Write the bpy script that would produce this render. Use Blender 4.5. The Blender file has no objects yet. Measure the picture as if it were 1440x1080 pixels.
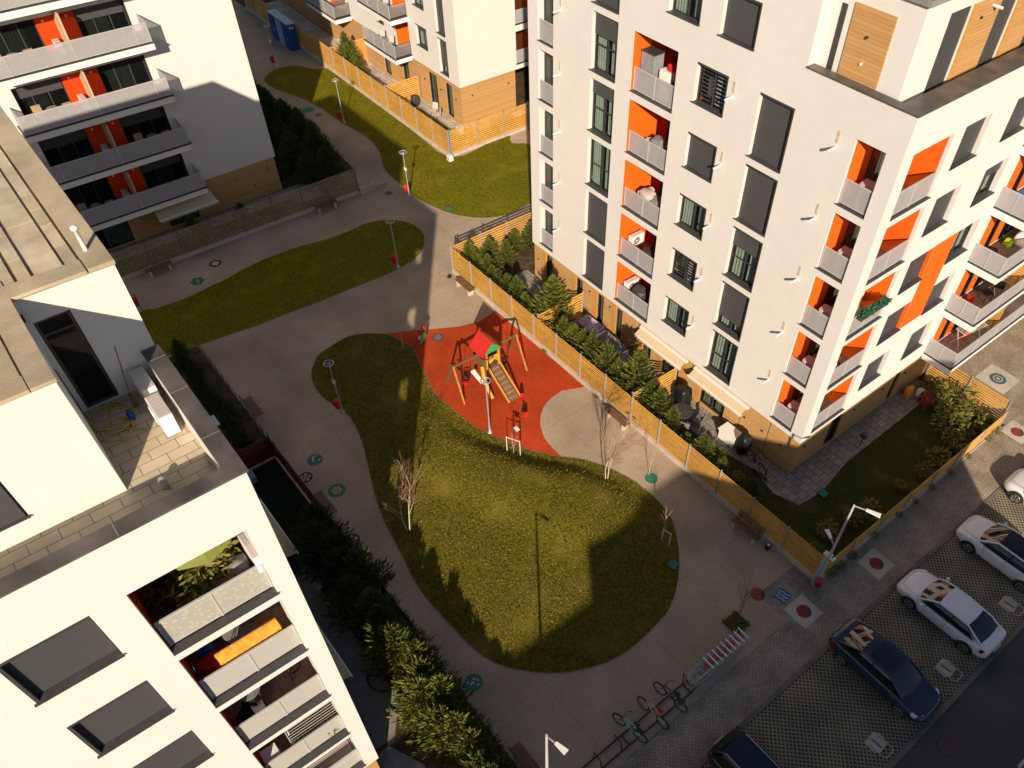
import bpy, math, random
from mathutils import Vector, Matrix, noise
R = random.Random(11)
scene = bpy.context.scene
COL = scene.collection
rad = math.radians
# ------------------------------------------------------------------ camera
FOC, PX, PY, CH = 1111.72, 801.54, 634.23, 31.0
def cam_axes():
    p, r, y = rad(49.3193), rad(-1.5946), rad(49.3461)
    f = Vector((0, math.cos(p), -math.sin(p))); ri = Vector((1, 0, 0)); d = f.cross(ri)
    r2 = ri * math.cos(r) + d * math.sin(r); d2 = -ri * math.sin(r) + d * math.cos(r)
    Z = Matrix.Rotation(y, 3, 'Z')
    return Z @ r2, Z @ d2, Z @ f
CR, CD, CF = cam_axes()
def G(px, py, z=0.0):
    "where the sight line through a photo pixel meets the horizontal plane z"
    d = CR * ((px - PX) / FOC) + CD * ((py - PY) / FOC) + CF
    t = (z - CH) / d.z
    return Vector((0, 0, CH)) + d * t
cd = bpy.data.cameras.new('camera'); cam = bpy.data.objects.new('camera', cd); COL.objects.link(cam)
M = Matrix((CR, -CD, -CF)).transposed().to_4x4(); M.translation = (0, 0, CH)
cam.matrix_world = M
cd.sensor_width = 36; cd.lens = FOC / 1440 * 36
cd.shift_x = (720 - PX) / 1440; cd.shift_y = (PY - 540) / 1440
cd.clip_start = 0.1; cd.clip_end = 2000
scene.camera = cam
# ------------------------------------------------------------------ light
SUNV = Vector((1.665, -1.21, 1.0)).normalized()       # towards the sun
w = bpy.data.worlds.new('World'); scene.world = w; w.use_nodes = True
nt = w.node_tree; bg = nt.nodes['Background']
sky = nt.nodes.new('ShaderNodeTexSky'); sky.sky_type = 'NISHITA'; sky.sun_disc = False
sky.ozone_density = 2.5; sky.sun_elevation = math.asin(SUNV.z); sky.sun_rotation = math.atan2(SUNV.x, SUNV.y)
nt.links.new(sky.outputs[0], bg.inputs[0]); bg.inputs[1].default_value = 0.05
ld = bpy.data.lights.new('sun', 'SUN'); ld.energy = 5.0; ld.angle = rad(0.5); ld.color = (1.0, 0.82, 0.63)
lo = bpy.data.objects.new('sun', ld); COL.objects.link(lo)
lo.rotation_euler = SUNV.to_track_quat('Z', 'Y').to_euler(); lo.location = (40, -30, 60)
scene.view_settings.view_transform = 'Standard'; scene.view_settings.look = 'None'
scene.view_settings.exposure = 0.44; scene.view_settings.gamma = 1; scene.view_settings.use_curve_mapping = False
# ------------------------------------------------------------------ materials
def newmat(name):
    m = bpy.data.materials.new(name); m.use_nodes = True
    return m, m.node_tree, m.node_tree.nodes['Principled BSDF']
def mat(name, c, rough=0.7, amp=0.12, scale=6.0, bump=0.0, bscale=None, metal=0.0, spec=0.4, detail=4, amp2=0.0, scale2=0.4):
    m, t, b = newmat(name); N = t.nodes; L = t.links
    b.inputs['Roughness'].default_value = rough; b.inputs['Metallic'].default_value = metal
    b.inputs['Specular IOR Level'].default_value = spec
    tc = N.new('ShaderNodeTexCoord')
    n = N.new('ShaderNodeTexNoise'); n.inputs['Scale'].default_value = scale; n.inputs['Detail'].default_value = detail
    L.new(tc.outputs['Object'], n.inputs['Vector'])
    mr = N.new('ShaderNodeMapRange'); mr.inputs[1].default_value = 0.3; mr.inputs[2].default_value = 0.7
    mr.inputs[3].default_value = 1 - amp; mr.inputs[4].default_value = 1 + amp
    L.new(n.outputs[0], mr.inputs[0]); fac = mr.outputs[0]
    if amp2:
        n2 = N.new('ShaderNodeTexNoise'); n2.inputs['Scale'].default_value = scale2; n2.inputs['Detail'].default_value = 5
        L.new(tc.outputs['Object'], n2.inputs['Vector'])
        m2 = N.new('ShaderNodeMapRange'); m2.inputs[1].default_value = 0.3; m2.inputs[2].default_value = 0.7
        m2.inputs[3].default_value = 1 - amp2; m2.inputs[4].default_value = 1 + amp2
        L.new(n2.outputs[0], m2.inputs[0])
        mu = N.new('ShaderNodeMath'); mu.operation = 'MULTIPLY'; L.new(fac, mu.inputs[0]); L.new(m2.outputs[0], mu.inputs[1]); fac = mu.outputs[0]
    vm = N.new('ShaderNodeVectorMath'); vm.operation = 'SCALE'; vm.inputs[0].default_value = c[:3]; L.new(fac, vm.inputs['Scale'])
    L.new(vm.outputs[0], b.inputs['Base Color'])
    if bump:
        n3 = N.new('ShaderNodeTexNoise'); n3.inputs['Scale'].default_value = bscale or scale * 4; n3.inputs['Detail'].default_value = 3
        L.new(tc.outputs['Object'], n3.inputs['Vector'])
        bp = N.new('ShaderNodeBump'); bp.inputs['Strength'].default_value = bump; bp.inputs['Distance'].default_value = 0.05
        L.new(n3.outputs[0], bp.inputs['Height']); L.new(bp.outputs[0], b.inputs['Normal'])
    return m
def coords(t):
    N = t.nodes; tc = N.new('ShaderNodeTexCoord'); s = N.new('ShaderNodeSeparateXYZ'); t.links.new(tc.outputs['Object'], s.inputs[0])
    return tc, s
def math_(t, op, a, b=None):
    n = t.nodes.new('ShaderNodeMath'); n.operation = op
    for i, v in enumerate((a, b)):
        if v is None: continue
        if isinstance(v, (int, float)): n.inputs[i].default_value = v
        else: t.links.new(v, n.inputs[i])
    return n.outputs[0]
def plank(name, c1, c2, axis='Z', pitch=0.12, gap=0.08, rough=0.6, along=(0.3, 0.3, 6), brd=3.0):
    "boards running across an axis, dark joints, per-board tone, stretched grain"
    m, t, b = newmat(name); N = t.nodes; L = t.links
    tc, s = coords(t); q = math_(t, 'DIVIDE', s.outputs[axis], pitch)
    fr = math_(t, 'FRACT', q); fl = math_(t, 'FLOOR', q)
    wn = N.new('ShaderNodeTexWhiteNoise'); wn.noise_dimensions = '1D'; L.new(fl, wn.inputs['W'])
    mp = N.new('ShaderNodeMapping'); mp.inputs['Scale'].default_value = along; L.new(tc.outputs['Object'], mp.inputs[0])
    no = N.new('ShaderNodeTexNoise'); no.inputs['Scale'].default_value = brd; no.inputs['Detail'].default_value = 6; L.new(mp.outputs[0], no.inputs['Vector'])
    f = math_(t, 'MULTIPLY', math_(t, 'ADD', wn.outputs[0], math_(t, 'MULTIPLY', no.outputs[0], 1.6)), 0.42)
    mx = N.new('ShaderNodeMix'); mx.data_type = 'RGBA'; L.new(f, mx.inputs[0])
    mx.inputs[6].default_value = (*c1, 1); mx.inputs[7].default_value = (*c2, 1)
    g = math_(t, 'LESS_THAN', fr, gap)
    m2 = N.new('ShaderNodeMix'); m2.data_type = 'RGBA'; L.new(g, m2.inputs[0]); L.new(mx.outputs[2], m2.inputs[6])
    m2.inputs[7].default_value = (c1[0] * .35, c1[1] * .3, c1[2] * .25, 1)
    L.new(m2.outputs[2], b.inputs['Base Color']); b.inputs['Roughness'].default_value = rough
    bp = N.new('ShaderNodeBump'); bp.inputs['Strength'].default_value = .5; bp.inputs['Distance'].default_value = .02
    L.new(math_(t, 'SUBTRACT', 1.0, g), bp.inputs['Height']); L.new(bp.outputs[0], b.inputs['Normal'])
    return m
def brickmat(name, c1, c2, mortar, w, h, msize, rot=0.0, rough=0.85, amp=0.25, offset=.5, gloss=.3):
    m, t, b = newmat(name); N = t.nodes; L = t.links
    tc = N.new('ShaderNodeTexCoord'); mp = N.new('ShaderNodeMapping'); mp.inputs['Rotation'].default_value = (0, 0, rot)
    L.new(tc.outputs['Object'], mp.inputs[0])
    br = N.new('ShaderNodeTexBrick'); br.inputs['Color1'].default_value = (*c1, 1); br.inputs['Color2'].default_value = (*c2, 1)
    br.inputs['Mortar'].default_value = (*mortar, 1); br.inputs['Scale'].default_value = 1; br.inputs['Mortar Size'].default_value = msize
    br.inputs['Brick Width'].default_value = w; br.inputs['Row Height'].default_value = h; br.offset = offset
    L.new(mp.outputs[0], br.inputs[0])
    n = N.new('ShaderNodeTexNoise'); n.inputs['Scale'].default_value = .9; n.inputs['Detail'].default_value = 8; L.new(tc.outputs['Object'], n.inputs['Vector'])
    mr = N.new('ShaderNodeMapRange'); mr.inputs[1].default_value = .3; mr.inputs[2].default_value = .7; mr.inputs[3].default_value = 1 - amp; mr.inputs[4].default_value = 1 + amp
    L.new(n.outputs[0], mr.inputs[0])
    vm = N.new('ShaderNodeVectorMath'); vm.operation = 'SCALE'; L.new(br.outputs[0], vm.inputs[0]); L.new(mr.outputs[0], vm.inputs['Scale'])
    L.new(vm.outputs[0], b.inputs['Base Color']); b.inputs['Roughness'].default_value = rough; b.inputs['Specular IOR Level'].default_value = gloss
    bp = N.new('ShaderNodeBump'); bp.inputs['Strength'].default_value = .4; bp.inputs['Distance'].default_value = .01; bp.invert = True
    L.new(br.outputs['Fac'], bp.inputs['Height']); L.new(bp.outputs[0], b.inputs['Normal'])
    return m
def seethrough(name, c, opacity, rough=.5, metal=0.0):
    "perforated sheet: holes too fine to resolve, so an even share of the light passes"
    m, t, b = newmat(name); N = t.nodes; L = t.links
    b.inputs['Base Color'].default_value = (*c, 1); b.inputs['Roughness'].default_value = rough; b.inputs['Metallic'].default_value = metal
    tr = N.new('ShaderNodeBsdfTransparent'); mx = N.new('ShaderNodeMixShader')
    mx.inputs[0].default_value = opacity
    tc = N.new('ShaderNodeTexCoord'); n = N.new('ShaderNodeTexNoise'); n.inputs['Scale'].default_value = 2.5; n.inputs['Detail'].default_value = 6
    L.new(tc.outputs['Object'], n.inputs['Vector'])
    mr = N.new('ShaderNodeMapRange'); mr.inputs[1].default_value = .3; mr.inputs[2].default_value = .7; mr.inputs[3].default_value = opacity - .035; mr.inputs[4].default_value = opacity + .035
    L.new(n.outputs[0], mr.inputs[0]); L.new(mr.outputs[0], mx.inputs[0])
    L.new(tr.outputs[0], mx.inputs[1]); L.new(b.outputs[0], mx.inputs[2]); L.new(mx.outputs[0], t.nodes['Material Output'].inputs[0])
    return m
def glassmat(name, tint=(.55, .68, .62), clear=.55):
    m, t, b = newmat(name); N = t.nodes; L = t.links
    b.inputs['Base Color'].default_value = (.012, .015, .016, 1); b.inputs['Roughness'].default_value = .04; b.inputs['Specular IOR Level'].default_value = .7
    tr = N.new('ShaderNodeBsdfTransparent'); tr.inputs[0].default_value = (*tint, 1); mx = N.new('ShaderNodeMixShader'); mx.inputs[0].default_value = 1 - clear
    L.new(tr.outputs[0], mx.inputs[1]); L.new(b.outputs[0], mx.inputs[2]); L.new(mx.outputs[0], N['Material Output'].inputs[0])
    return m
def grassmat(name, c1, c2, c3):
    m, t, b = newmat(name); N = t.nodes; L = t.links
    tc = N.new('ShaderNodeTexCoord')
    def nz(s, d=6, r=.6):
        n = N.new('ShaderNodeTexNoise'); n.inputs['Scale'].default_value = s; n.inputs['Detail'].default_value = d; n.inputs['Roughness'].default_value = r
        L.new(tc.outputs['Object'], n.inputs['Vector']); return n.outputs[0]
    a = N.new('ShaderNodeValToRGB'); a.color_ramp.elements[0].position = .37; a.color_ramp.elements[1].position = .64
    a.color_ramp.elements[0].color = (*c1, 1); a.color_ramp.elements[1].color = (*c2, 1)
    L.new(nz(9, 8, .75), a.inputs[0])
    mx = N.new('ShaderNodeMix'); mx.data_type = 'RGBA'; mx.inputs[7].default_value = (*c3, 1)
    mr = N.new('ShaderNodeMapRange'); mr.inputs[1].default_value = .52; mr.inputs[2].default_value = .72; L.new(nz(.6, 6), mr.inputs[0])
    L.new(mr.outputs[0], mx.inputs[0]); L.new(a.outputs[0], mx.inputs[6]); L.new(mx.outputs[2], b.inputs['Base Color'])
    b.inputs['Roughness'].default_value = .9; b.inputs['Specular IOR Level'].default_value = .1
    bp = N.new('ShaderNodeBump'); bp.inputs['Strength'].default_value = 1; bp.inputs['Distance'].default_value = .10
    L.new(nz(10, 8, .75), bp.inputs['Height']); L.new(bp.outputs[0], b.inputs['Normal'])
    return m
def leafmat(name, c1, c2):
    m, t, b = newmat(name); N = t.nodes; L = t.links
    ge = N.new('ShaderNodeNewGeometry'); oi = N.new('ShaderNodeObjectInfo')
    f = math_(t, 'ADD', math_(t, 'MULTIPLY', ge.outputs['Random Per Island'], .75), math_(t, 'MULTIPLY', oi.outputs['Random'], .25))
    mx = N.new('ShaderNodeMix'); mx.data_type = 'RGBA'; L.new(f, mx.inputs[0]); mx.inputs[6].default_value = (*c1, 1); mx.inputs[7].default_value = (*c2, 1)
    L.new(mx.outputs[2], b.inputs['Base Color']); b.inputs['Roughness'].default_value = .7; b.inputs['Specular IOR Level'].default_value = .2
    return m
def stucco_mat():
    m = mat('white_stucco', (.68, .665, .64), .9, .02, 1.5, .2, 60, spec=.2, amp2=.018, scale2=.25); t = m.node_tree; N = t.nodes; L = t.links; b = N['Principled BSDF']
    src = b.inputs['Base Color'].links[0].from_socket; tc = N.new('ShaderNodeTexCoord'); mp = N.new('ShaderNodeMapping'); mp.inputs['Scale'].default_value = (2.2, 2.2, .10)
    L.new(tc.outputs['Object'], mp.inputs[0]); n = N.new('ShaderNodeTexNoise'); n.inputs['Scale'].default_value = 1.6; n.inputs['Detail'].default_value = 7; L.new(mp.outputs[0], n.inputs['Vector'])
    mr = N.new('ShaderNodeMapRange'); mr.inputs[1].default_value = .35; mr.inputs[2].default_value = .7; mr.inputs[3].default_value = 1.005; mr.inputs[4].default_value = .988; L.new(n.outputs[0], mr.inputs[0])
    vm = N.new('ShaderNodeVectorMath'); vm.operation = 'SCALE'; L.new(src, vm.inputs[0]); L.new(mr.outputs[0], vm.inputs['Scale']); L.new(vm.outputs[0], b.inputs['Base Color'])
    return m
m_stucco = stucco_mat()
m_white = mat('white_paint', (.8, .79, .76), .5, .03)
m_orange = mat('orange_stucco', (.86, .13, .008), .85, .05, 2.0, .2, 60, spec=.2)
m_red = mat('red_stucco', (.30, .016, .007), .85, .06, 2.0, .2, 60, spec=.2)  # red darkened for the shade at the back of the loggias
m_dark = mat('anthracite_metal', (.045, .046, .05), .5, .1, 4)
m_sill = mat('grey_sill_metal', (.055, .056, .06), .45, .15, 5)
m_blind = plank('grey_roller_slats', (.058, .06, .066), (.07, .072, .078), 'Z', .055, .14, .5)
m_orange_shade = mat('shade_reddened_orange', (.74, .055, .005), .85, .05, 2.0, .2, 60, spec=.2)  # the orange paint made redder, its shade put into the colour
m_rail = mat('pale_grey_metal', (.45, .45, .45), .45, .06)
m_panel = seethrough('perforated_sheet', (.50, .50, .52), .52)
m_frost = seethrough('frosted_panel', (.50, .50, .46), .78)
def frost_mat():
    m = seethrough('patterned_frosted_panel', (.50, .50, .46), .8); t = m.node_tree; N = t.nodes; L = t.links; b = N['Principled BSDF']
    tc = N.new('ShaderNodeTexCoord'); v = N.new('ShaderNodeTexVoronoi'); v.inputs['Scale'].default_value = 9; L.new(tc.outputs['Object'], v.inputs['Vector'])
    r = N.new('ShaderNodeValToRGB'); r.color_ramp.elements[0].position = .25; r.color_ramp.elements[1].position = .42
    r.color_ramp.elements[0].color = (.58, .55, .38, 1); r.color_ramp.elements[1].color = (.44, .44, .40, 1); L.new(v.outputs['Distance'], r.inputs[0]); L.new(r.outputs[0], b.inputs['Base Color'])
    return m
m_frostp = frost_mat()
m_glass = glassmat('window_glass', (.74, .8, .78), .72)
m_dglass = glassmat('dark_door_glass', (.5, .58, .56), .62)
m_curtain = mat('pale_green_curtain', (.5, .56, .49), .9, .1, 3)
m_beige = mat('beige_curtain', (.6, .56, .45), .9, .12, 3)
m_tile = brickmat('balcony_tiles', (.25, .185, .145), (.29, .22, .175), (.15, .11, .09), .4, .4, .010)
m_clad = plank('wood_cladding', (.40, .215, .075), (.58, .35, .14), 'Z', .14, .05)
m_cladpost = mat('wood_trim', (.5, .26, .07), .6, .2, 8)
m_slat = mat('fence_wood', (.60, .325, .07), .65, .12, 3, .1, amp2=.14, scale2=.5)
m_slatg = mat('weathered_fence_wood', (.36, .28, .17), .7, .25, 5, amp2=.15)
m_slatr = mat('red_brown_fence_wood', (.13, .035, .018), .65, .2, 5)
m_post = mat('grey_post_metal', (.28, .28, .29), .5, .1)
m_concrete = mat('pale_concrete', (.48, .43, .36), .9, .12, 3, .2, amp2=.12)
m_kerb = mat('dark_kerb_stone', (.155, .14, .125), .95, .2, 5, .2, amp2=.3, scale2=.6)
m_apron = mat('stained_concrete', (.25, .215, .18), .95, .2, 4, .2, amp2=.4, scale2=.8)
m_conc2 = mat('grey_concrete', (.26, .25, .23), .9, .14, 3, .2, amp2=.15)
m_soil = mat('garden_soil', (.085, .06, .035), 1, .4, 3, .8, 12, spec=.1, amp2=.4, scale2=.8)
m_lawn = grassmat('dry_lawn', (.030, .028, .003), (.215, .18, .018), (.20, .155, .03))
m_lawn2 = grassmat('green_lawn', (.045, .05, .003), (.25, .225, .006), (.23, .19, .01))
m_lawn3 = grassmat('garden_grass', (.018, .025, .005), (.07, .075, .015), (.10, .08, .03))  # grass toned down for the shade lying over the gardens
m_rubber = mat('red_rubber', (.40, .050, .012), .9, .16, 10, .3, 50, spec=.15, amp2=.2, scale2=.4)
m_asphalt = mat('asphalt', (.085, .079, .073), .95, .3, 30, .3, 90, spec=.2, amp2=.2, scale2=.35)
m_brick = brickmat('paving_bricks', (.29, .24, .185), (.38, .315, .245), (.12, .10, .08), .2, .1, .012, rad(90))
m_tiles = brickmat('concrete_slabs', (.46, .395, .285), (.53, .455, .335), (.19, .16, .12), .62, .31, .010, rad(90))
m_patio = brickmat('patio_slabs', (.22, .195, .165), (.29, .255, .21), (.10, .085, .07), .45, .45, .02)  # slabs darkened for the shadow and soil over the tower patio
m_patio2 = brickmat('light_patio_slabs', (.44, .39, .32), (.52, .46, .38), (.2, .17, .13), .45, .45, .02)  # paler copy of the patio slabs for the sunlit back patio
m_roof = mat('roof_slab_stone', (.46, .38, .26), .9, .1, 2.5, .2, 30, amp2=.2, scale2=.7)
m_roof2 = mat('pale_roof_slab', (.56, .475, .34), .9, .12, 3, .2, 30, amp2=.22, scale2=1.1)
m_coping = mat('coping_metal', (.095, .085, .078), .4, .2, 1.5, amp2=.2, scale2=1.5)
m_metal = mat('galvanised_metal', (.40, .41, .42), .45, .12, 5, metal=.3)
m_black = mat('black_paint', (.012, .012, .013), .4, .1)
m_tyre = mat('tyre_rubber', (.015, .015, .016), .85, .2, 20)
m_binred = mat('red_plastic', (.55, .018, .012), .35, .08)
m_pink = mat('pinkish_red_plastic', (.5, .02, .05), .35, .08)
m_yellow = mat('yellow_wood', (.62, .34, .04), .5, .12, 6)
m_green = mat('green_plastic', (.02, .34, .1), .4, .08)
m_blue = mat('blue_paint', (.008, .055, .30), .45, .1, 3)
m_lblue = mat('pale_blue_paint', (.30, .40, .55), .5, .08)
m_grey = mat('mid_grey_fabric', (.20, .19, .20), .9, .2, 12)
m_brown = mat('brown_wood', (.17, .085, .035), .7, .25, 7)
m_bark = mat('bark', (.10, .07, .045), .9, .3, 12)
m_birch = mat('birch_bark', (.55, .44, .33), .8, .3, 10)
m_twig = mat('birch_twigs', (.30, .17, .10), .8, .2, 10)
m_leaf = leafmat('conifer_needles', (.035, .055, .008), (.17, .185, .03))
m_leaf_shade = leafmat('shaded_conifer_needles', (.03, .05, .012), (.09, .115, .03))  # darker copy of the needles, shade put into the colour
m_shrub = leafmat('shrub_leaves', (.06, .075, .012), (.24, .22, .045))
m_tan = mat('tan_canvas', (.55, .44, .28), .8, .06)
m_cloth = mat('orange_cloth', (.72, .30, .03), .85, .3, 5)
m_purple = mat('mauve_fabric', (.32, .24, .33), .9, .3, 14)
m_teal = mat('teal_paint', (.03, .15, .13), .7, .2, 8)
m_bluep = mat('blue_ground_paint', (.012, .09, .30), .7, .2, 8)
m_whitep = mat('white_ground_paint', (.42, .41, .40), .7, .2, 8)
m_redp = mat('red_ground_paint', (.30, .035, .03), .8, .25, 8)
m_greenp = mat('green_ground_paint', (.03, .18, .10), .7, .15, 8)
m_yellowp = mat('yellow_ground_paint', (.45, .33, .06), .7, .2, 8)
m_purplep = mat('violet_ground_paint', (.10, .06, .2), .7, .2, 8)
m_blackp = mat('dark_ground_paint', (.04, .035, .035), .8, .2, 8)
m_rim = mat('alloy_rim', (.42, .42, .43), .3, .1, metal=.7)
m_carglass = mat('car_glass', (.010, .012, .014), .03, 0, spec=1.0)
m_light = mat('lamp_lens', (.7, .7, .68), .15, .05)
m_tail = mat('tail_light', (.25, .006, .008), .2, .1)
def carpaint(name, c, rough=.25):
    m = mat(name, c, rough, .02); b = m.node_tree.nodes['Principled BSDF']; b.inputs['Coat Weight'].default_value = .7; b.inputs['Coat Roughness'].default_value = .04
    return m
def path_mat():
    m = mat('exposed_aggregate_concrete', (.385, .30, .22), .92, .14, 14, .3, 60, spec=.15, amp2=.22, scale2=.3)
    t = m.node_tree; N = t.nodes; L = t.links; b = N['Principled BSDF']
    src = b.inputs['Base Color'].links[0].from_socket
    tc, s = coords(t)
    # saw-cut joints every few metres
    jx = math_(t, 'LESS_THAN', math_(t, 'FRACT', math_(t, 'DIVIDE', s.outputs['X'], 3.7)), .012)
    jy = math_(t, 'LESS_THAN', math_(t, 'FRACT', math_(t, 'DIVIDE', math_(t, 'ADD', s.outputs['Y'], 1.3), 4.9)), .009)
    j = math_(t, 'MAXIMUM', jx, jy)
    mx = N.new('ShaderNodeMix'); mx.data_type = 'RGBA'; L.new(math_(t, 'MULTIPLY', j, .22), mx.inputs[0]); L.new(src, mx.inputs[6]); mx.inputs[7].default_value = (.08, .06, .05, 1)
    L.new(mx.outputs[2], b.inputs['Base Color'])
    return m
m_path = path_mat()
def paver_mat():
    m, t, b = newmat('grass_pavers'); N = t.nodes; L = t.links
    tc = N.new('ShaderNodeTexCoord'); mp = N.new('ShaderNodeMapping'); mp.inputs['Rotation'].default_value = (0, 0, rad(45)); mp.inputs['Scale'].default_value = (6.6, 6.6, 1)
    L.new(tc.outputs['Object'], mp.inputs[0]); s = N.new('ShaderNodeSeparateXYZ'); L.new(mp.outputs[0], s.inputs[0])
    def tri(o): return math_(t, 'ABSOLUTE', math_(t, 'SUBTRACT', math_(t, 'FRACT', o), .5))
    h = math_(t, 'LESS_THAN', math_(t, 'MAXIMUM', tri(s.outputs['X']), tri(s.outputs['Y'])), .30)
    n = N.new('ShaderNodeTexNoise'); n.inputs['Scale'].default_value = .8; n.inputs['Detail'].default_value = 8; L.new(tc.outputs['Object'], n.inputs['Vector'])
    g = N.new('ShaderNodeValToRGB'); g.color_ramp.elements[0].color = (.018, .016, .012, 1); g.color_ramp.elements[1].color = (.045, .045, .015, 1)
    g.color_ramp.elements[0].position = .42; g.color_ramp.elements[1].position = .6; L.new(n.outputs[0], g.inputs[0])
    c = N.new('ShaderNodeValToRGB'); c.color_ramp.elements[0].color = (.19, .162, .112, 1); c.color_ramp.elements[1].color = (.30, .255, .18, 1)
    c.color_ramp.elements[0].position = .35; c.color_ramp.elements[1].position = .65; L.new(n.outputs[0], c.inputs[0])
    mx = N.new('ShaderNodeMix'); mx.data_type = 'RGBA'; L.new(h, mx.inputs[0]); L.new(c.outputs[0], mx.inputs[6]); L.new(g.outputs[0], mx.inputs[7])
    L.new(mx.outputs[2], b.inputs['Base Color']); b.inputs['Roughness'].default_value = .95
    bp = N.new('ShaderNodeBump'); bp.inputs['Strength'].default_value = .6; bp.inputs['Distance'].default_value = .03; bp.invert = True
    L.new(h, bp.inputs['Height']); L.new(bp.outputs[0], b.inputs['Normal'])
    return m
m_paver = paver_mat()
# ------------------------------------------------------------------ mesh helpers
def V(*a): return Vector(a)
class MB:
    def __init__(s): s.v = []; s.f = []; s.m = []; s.sm = []
    def add(s, vs, fs, m, smooth=False):
        o = len(s.v); s.v += [tuple(x) for x in vs]
        for f in fs: s.f.append([i + o for i in f]); s.m.append(m); s.sm.append(smooth)
        return s
    def quad(s, a, b, c, d, m): return s.add([a, b, c, d], [(0, 1, 2, 3)], m)
    def poly(s, pts, m): return s.add(pts, [tuple(range(len(pts)))], m)
    def hexa(s, p, m):      # 8 corners: bottom 0-3, top 4-7
        return s.add(p, [(3, 2, 1, 0), (4, 5, 6, 7), (0, 1, 5, 4), (1, 2, 6, 5), (2, 3, 7, 6), (3, 0, 4, 7)], m)
    def box(s, a, b, m):
        x0, x1 = sorted((a[0], b[0])); y0, y1 = sorted((a[1], b[1])); z0, z1 = sorted((a[2], b[2]))
        return s.hexa([(x0, y0, z0), (x1, y0, z0), (x1, y1, z0), (x0, y1, z0), (x0, y0, z1), (x1, y0, z1), (x1, y1, z1), (x0, y1, z1)], m)
    def pbox(s, P, u0, u1, z0, z1, d0, d1, m):
        return s.hexa([P(u0, z0, d0), P(u1, z0, d0), P(u1, z0, d1), P(u0, z0, d1), P(u0, z1, d0), P(u1, z1, d0), P(u1, z1, d1), P(u0, z1, d1)], m)
    def bar(s, p, q, w, h, m, up=(0, 0, 1)):
        p, q = Vector(p), Vector(q); t = (q - p)
        if t.length < 1e-6: return s
        t.normalize(); a = t.cross(Vector(up))
        if a.length < 1e-3: a = t.cross(Vector((1, 0, 0)))
        a.normalize(); b = a.cross(t)
        a *= w / 2; b *= h / 2
        return s.hexa([p - a - b, p + a - b, p + a + b, p - a + b, q - a - b, q + a - b, q + a + b, q - a + b], m)
    def tube(s, p, q, r0, r1=None, n=8, m=None, caps=True, smooth=True):
        p, q = Vector(p), Vector(q); r1 = r0 if r1 is None else r1
        t = (q - p)
        if t.length < 1e-6: return s
        t.normalize(); a = t.orthogonal().normalized(); b = t.cross(a)
        vs = []
        for c, r in ((p, r0), (q, r1)):
            for i in range(n):
                g = 2 * math.pi * i / n; vs.append(c + a * (r * math.cos(g)) + b * (r * math.sin(g)))
        s.add(vs, [(i, (i + 1) % n, n + (i + 1) % n, n + i) for i in range(n)], m, smooth)
        if caps and n > 3: s.add(vs[:n], [tuple(range(n))[::-1]], m); s.add(vs[n:], [tuple(range(n))], m)
        return s
    def path(s, pts, r, n=6, m=None, closed=False):
        pts = [Vector(p) for p in pts]; k = len(pts)
        rings = []
        prev = None
        for i in range(k):
            if closed: t = pts[(i + 1) % k] - pts[i - 1]
            else: t = pts[min(i + 1, k - 1)] - pts[max(i - 1, 0)]
            t.normalize()
            a = t.orthogonal() if prev is None else prev - t * prev.dot(t)
            if a.length < 1e-4: a = t.orthogonal()
            a.normalize(); prev = a; b = t.cross(a)
            rr = r[i] if isinstance(r, (list, tuple)) else r
            rings.append([pts[i] + a * (rr * math.cos(2 * math.pi * j / n)) + b * (rr * math.sin(2 * math.pi * j / n)) for j in range(n)])
        vs = [v for ring in rings for v in ring]; fs = []
        for i in range(k if closed else k - 1):
            i2 = (i + 1) % k
            for j in range(n): fs.append((i * n + j, i * n + (j + 1) % n, i2 * n + (j + 1) % n, i2 * n + j))
        return s.add(vs, fs, m, True)
    def ring(s, c, axis, R_, r, m, n=24, k=8):
        axis = Vector(axis).normalized(); a = axis.orthogonal().normalized(); b = axis.cross(a); c = Vector(c)
        return s.path([c + a * (R_ * math.cos(2 * math.pi * i / n)) + b * (R_ * math.sin(2 * math.pi * i / n)) for i in range(n)], r, k, m, True)
    def lathe(s, c, prof, m, n=14, smooth=True, axis=None):
        c = Vector(c); vs = []; k = len(prof)
        ax = Vector(axis or (0, 0, 1)).normalized(); a = ax.orthogonal().normalized(); b = ax.cross(a)
        for r, z in prof:
            for i in range(n):
                g = 2 * math.pi * i / n; vs.append(c + a * (r * math.cos(g)) + b * (r * math.sin(g)) + ax * z)
        fs = [(i * n + j, i * n + (j + 1) % n, (i + 1) * n + (j + 1) % n, (i + 1) * n + j) for i in range(k - 1) for j in range(n)]
        s.add(vs, fs, m, smooth)
        s.add(vs[:n], [tuple(range(n))[::-1]], m); s.add(vs[-n:], [tuple(range(n))], m)
        return s
    def prism(s, pts, z0, z1, m):
        n = len(pts); vs = [(p[0], p[1], z0) for p in pts] + [(p[0], p[1], z1) for p in pts]
        return s.add(vs, [tuple(range(n))[::-1], tuple(range(n, 2 * n))] + [(i, (i + 1) % n, n + (i + 1) % n, n + i) for i in range(n)], m)
    def disc(s, c, r, z0, z1, m, n=20, ry=None):
        return s.prism([(c[0] + r * math.cos(2 * math.pi * i / n), c[1] + (ry or r) * math.sin(2 * math.pi * i / n)) for i in range(n)], z0, z1, m)
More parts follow.
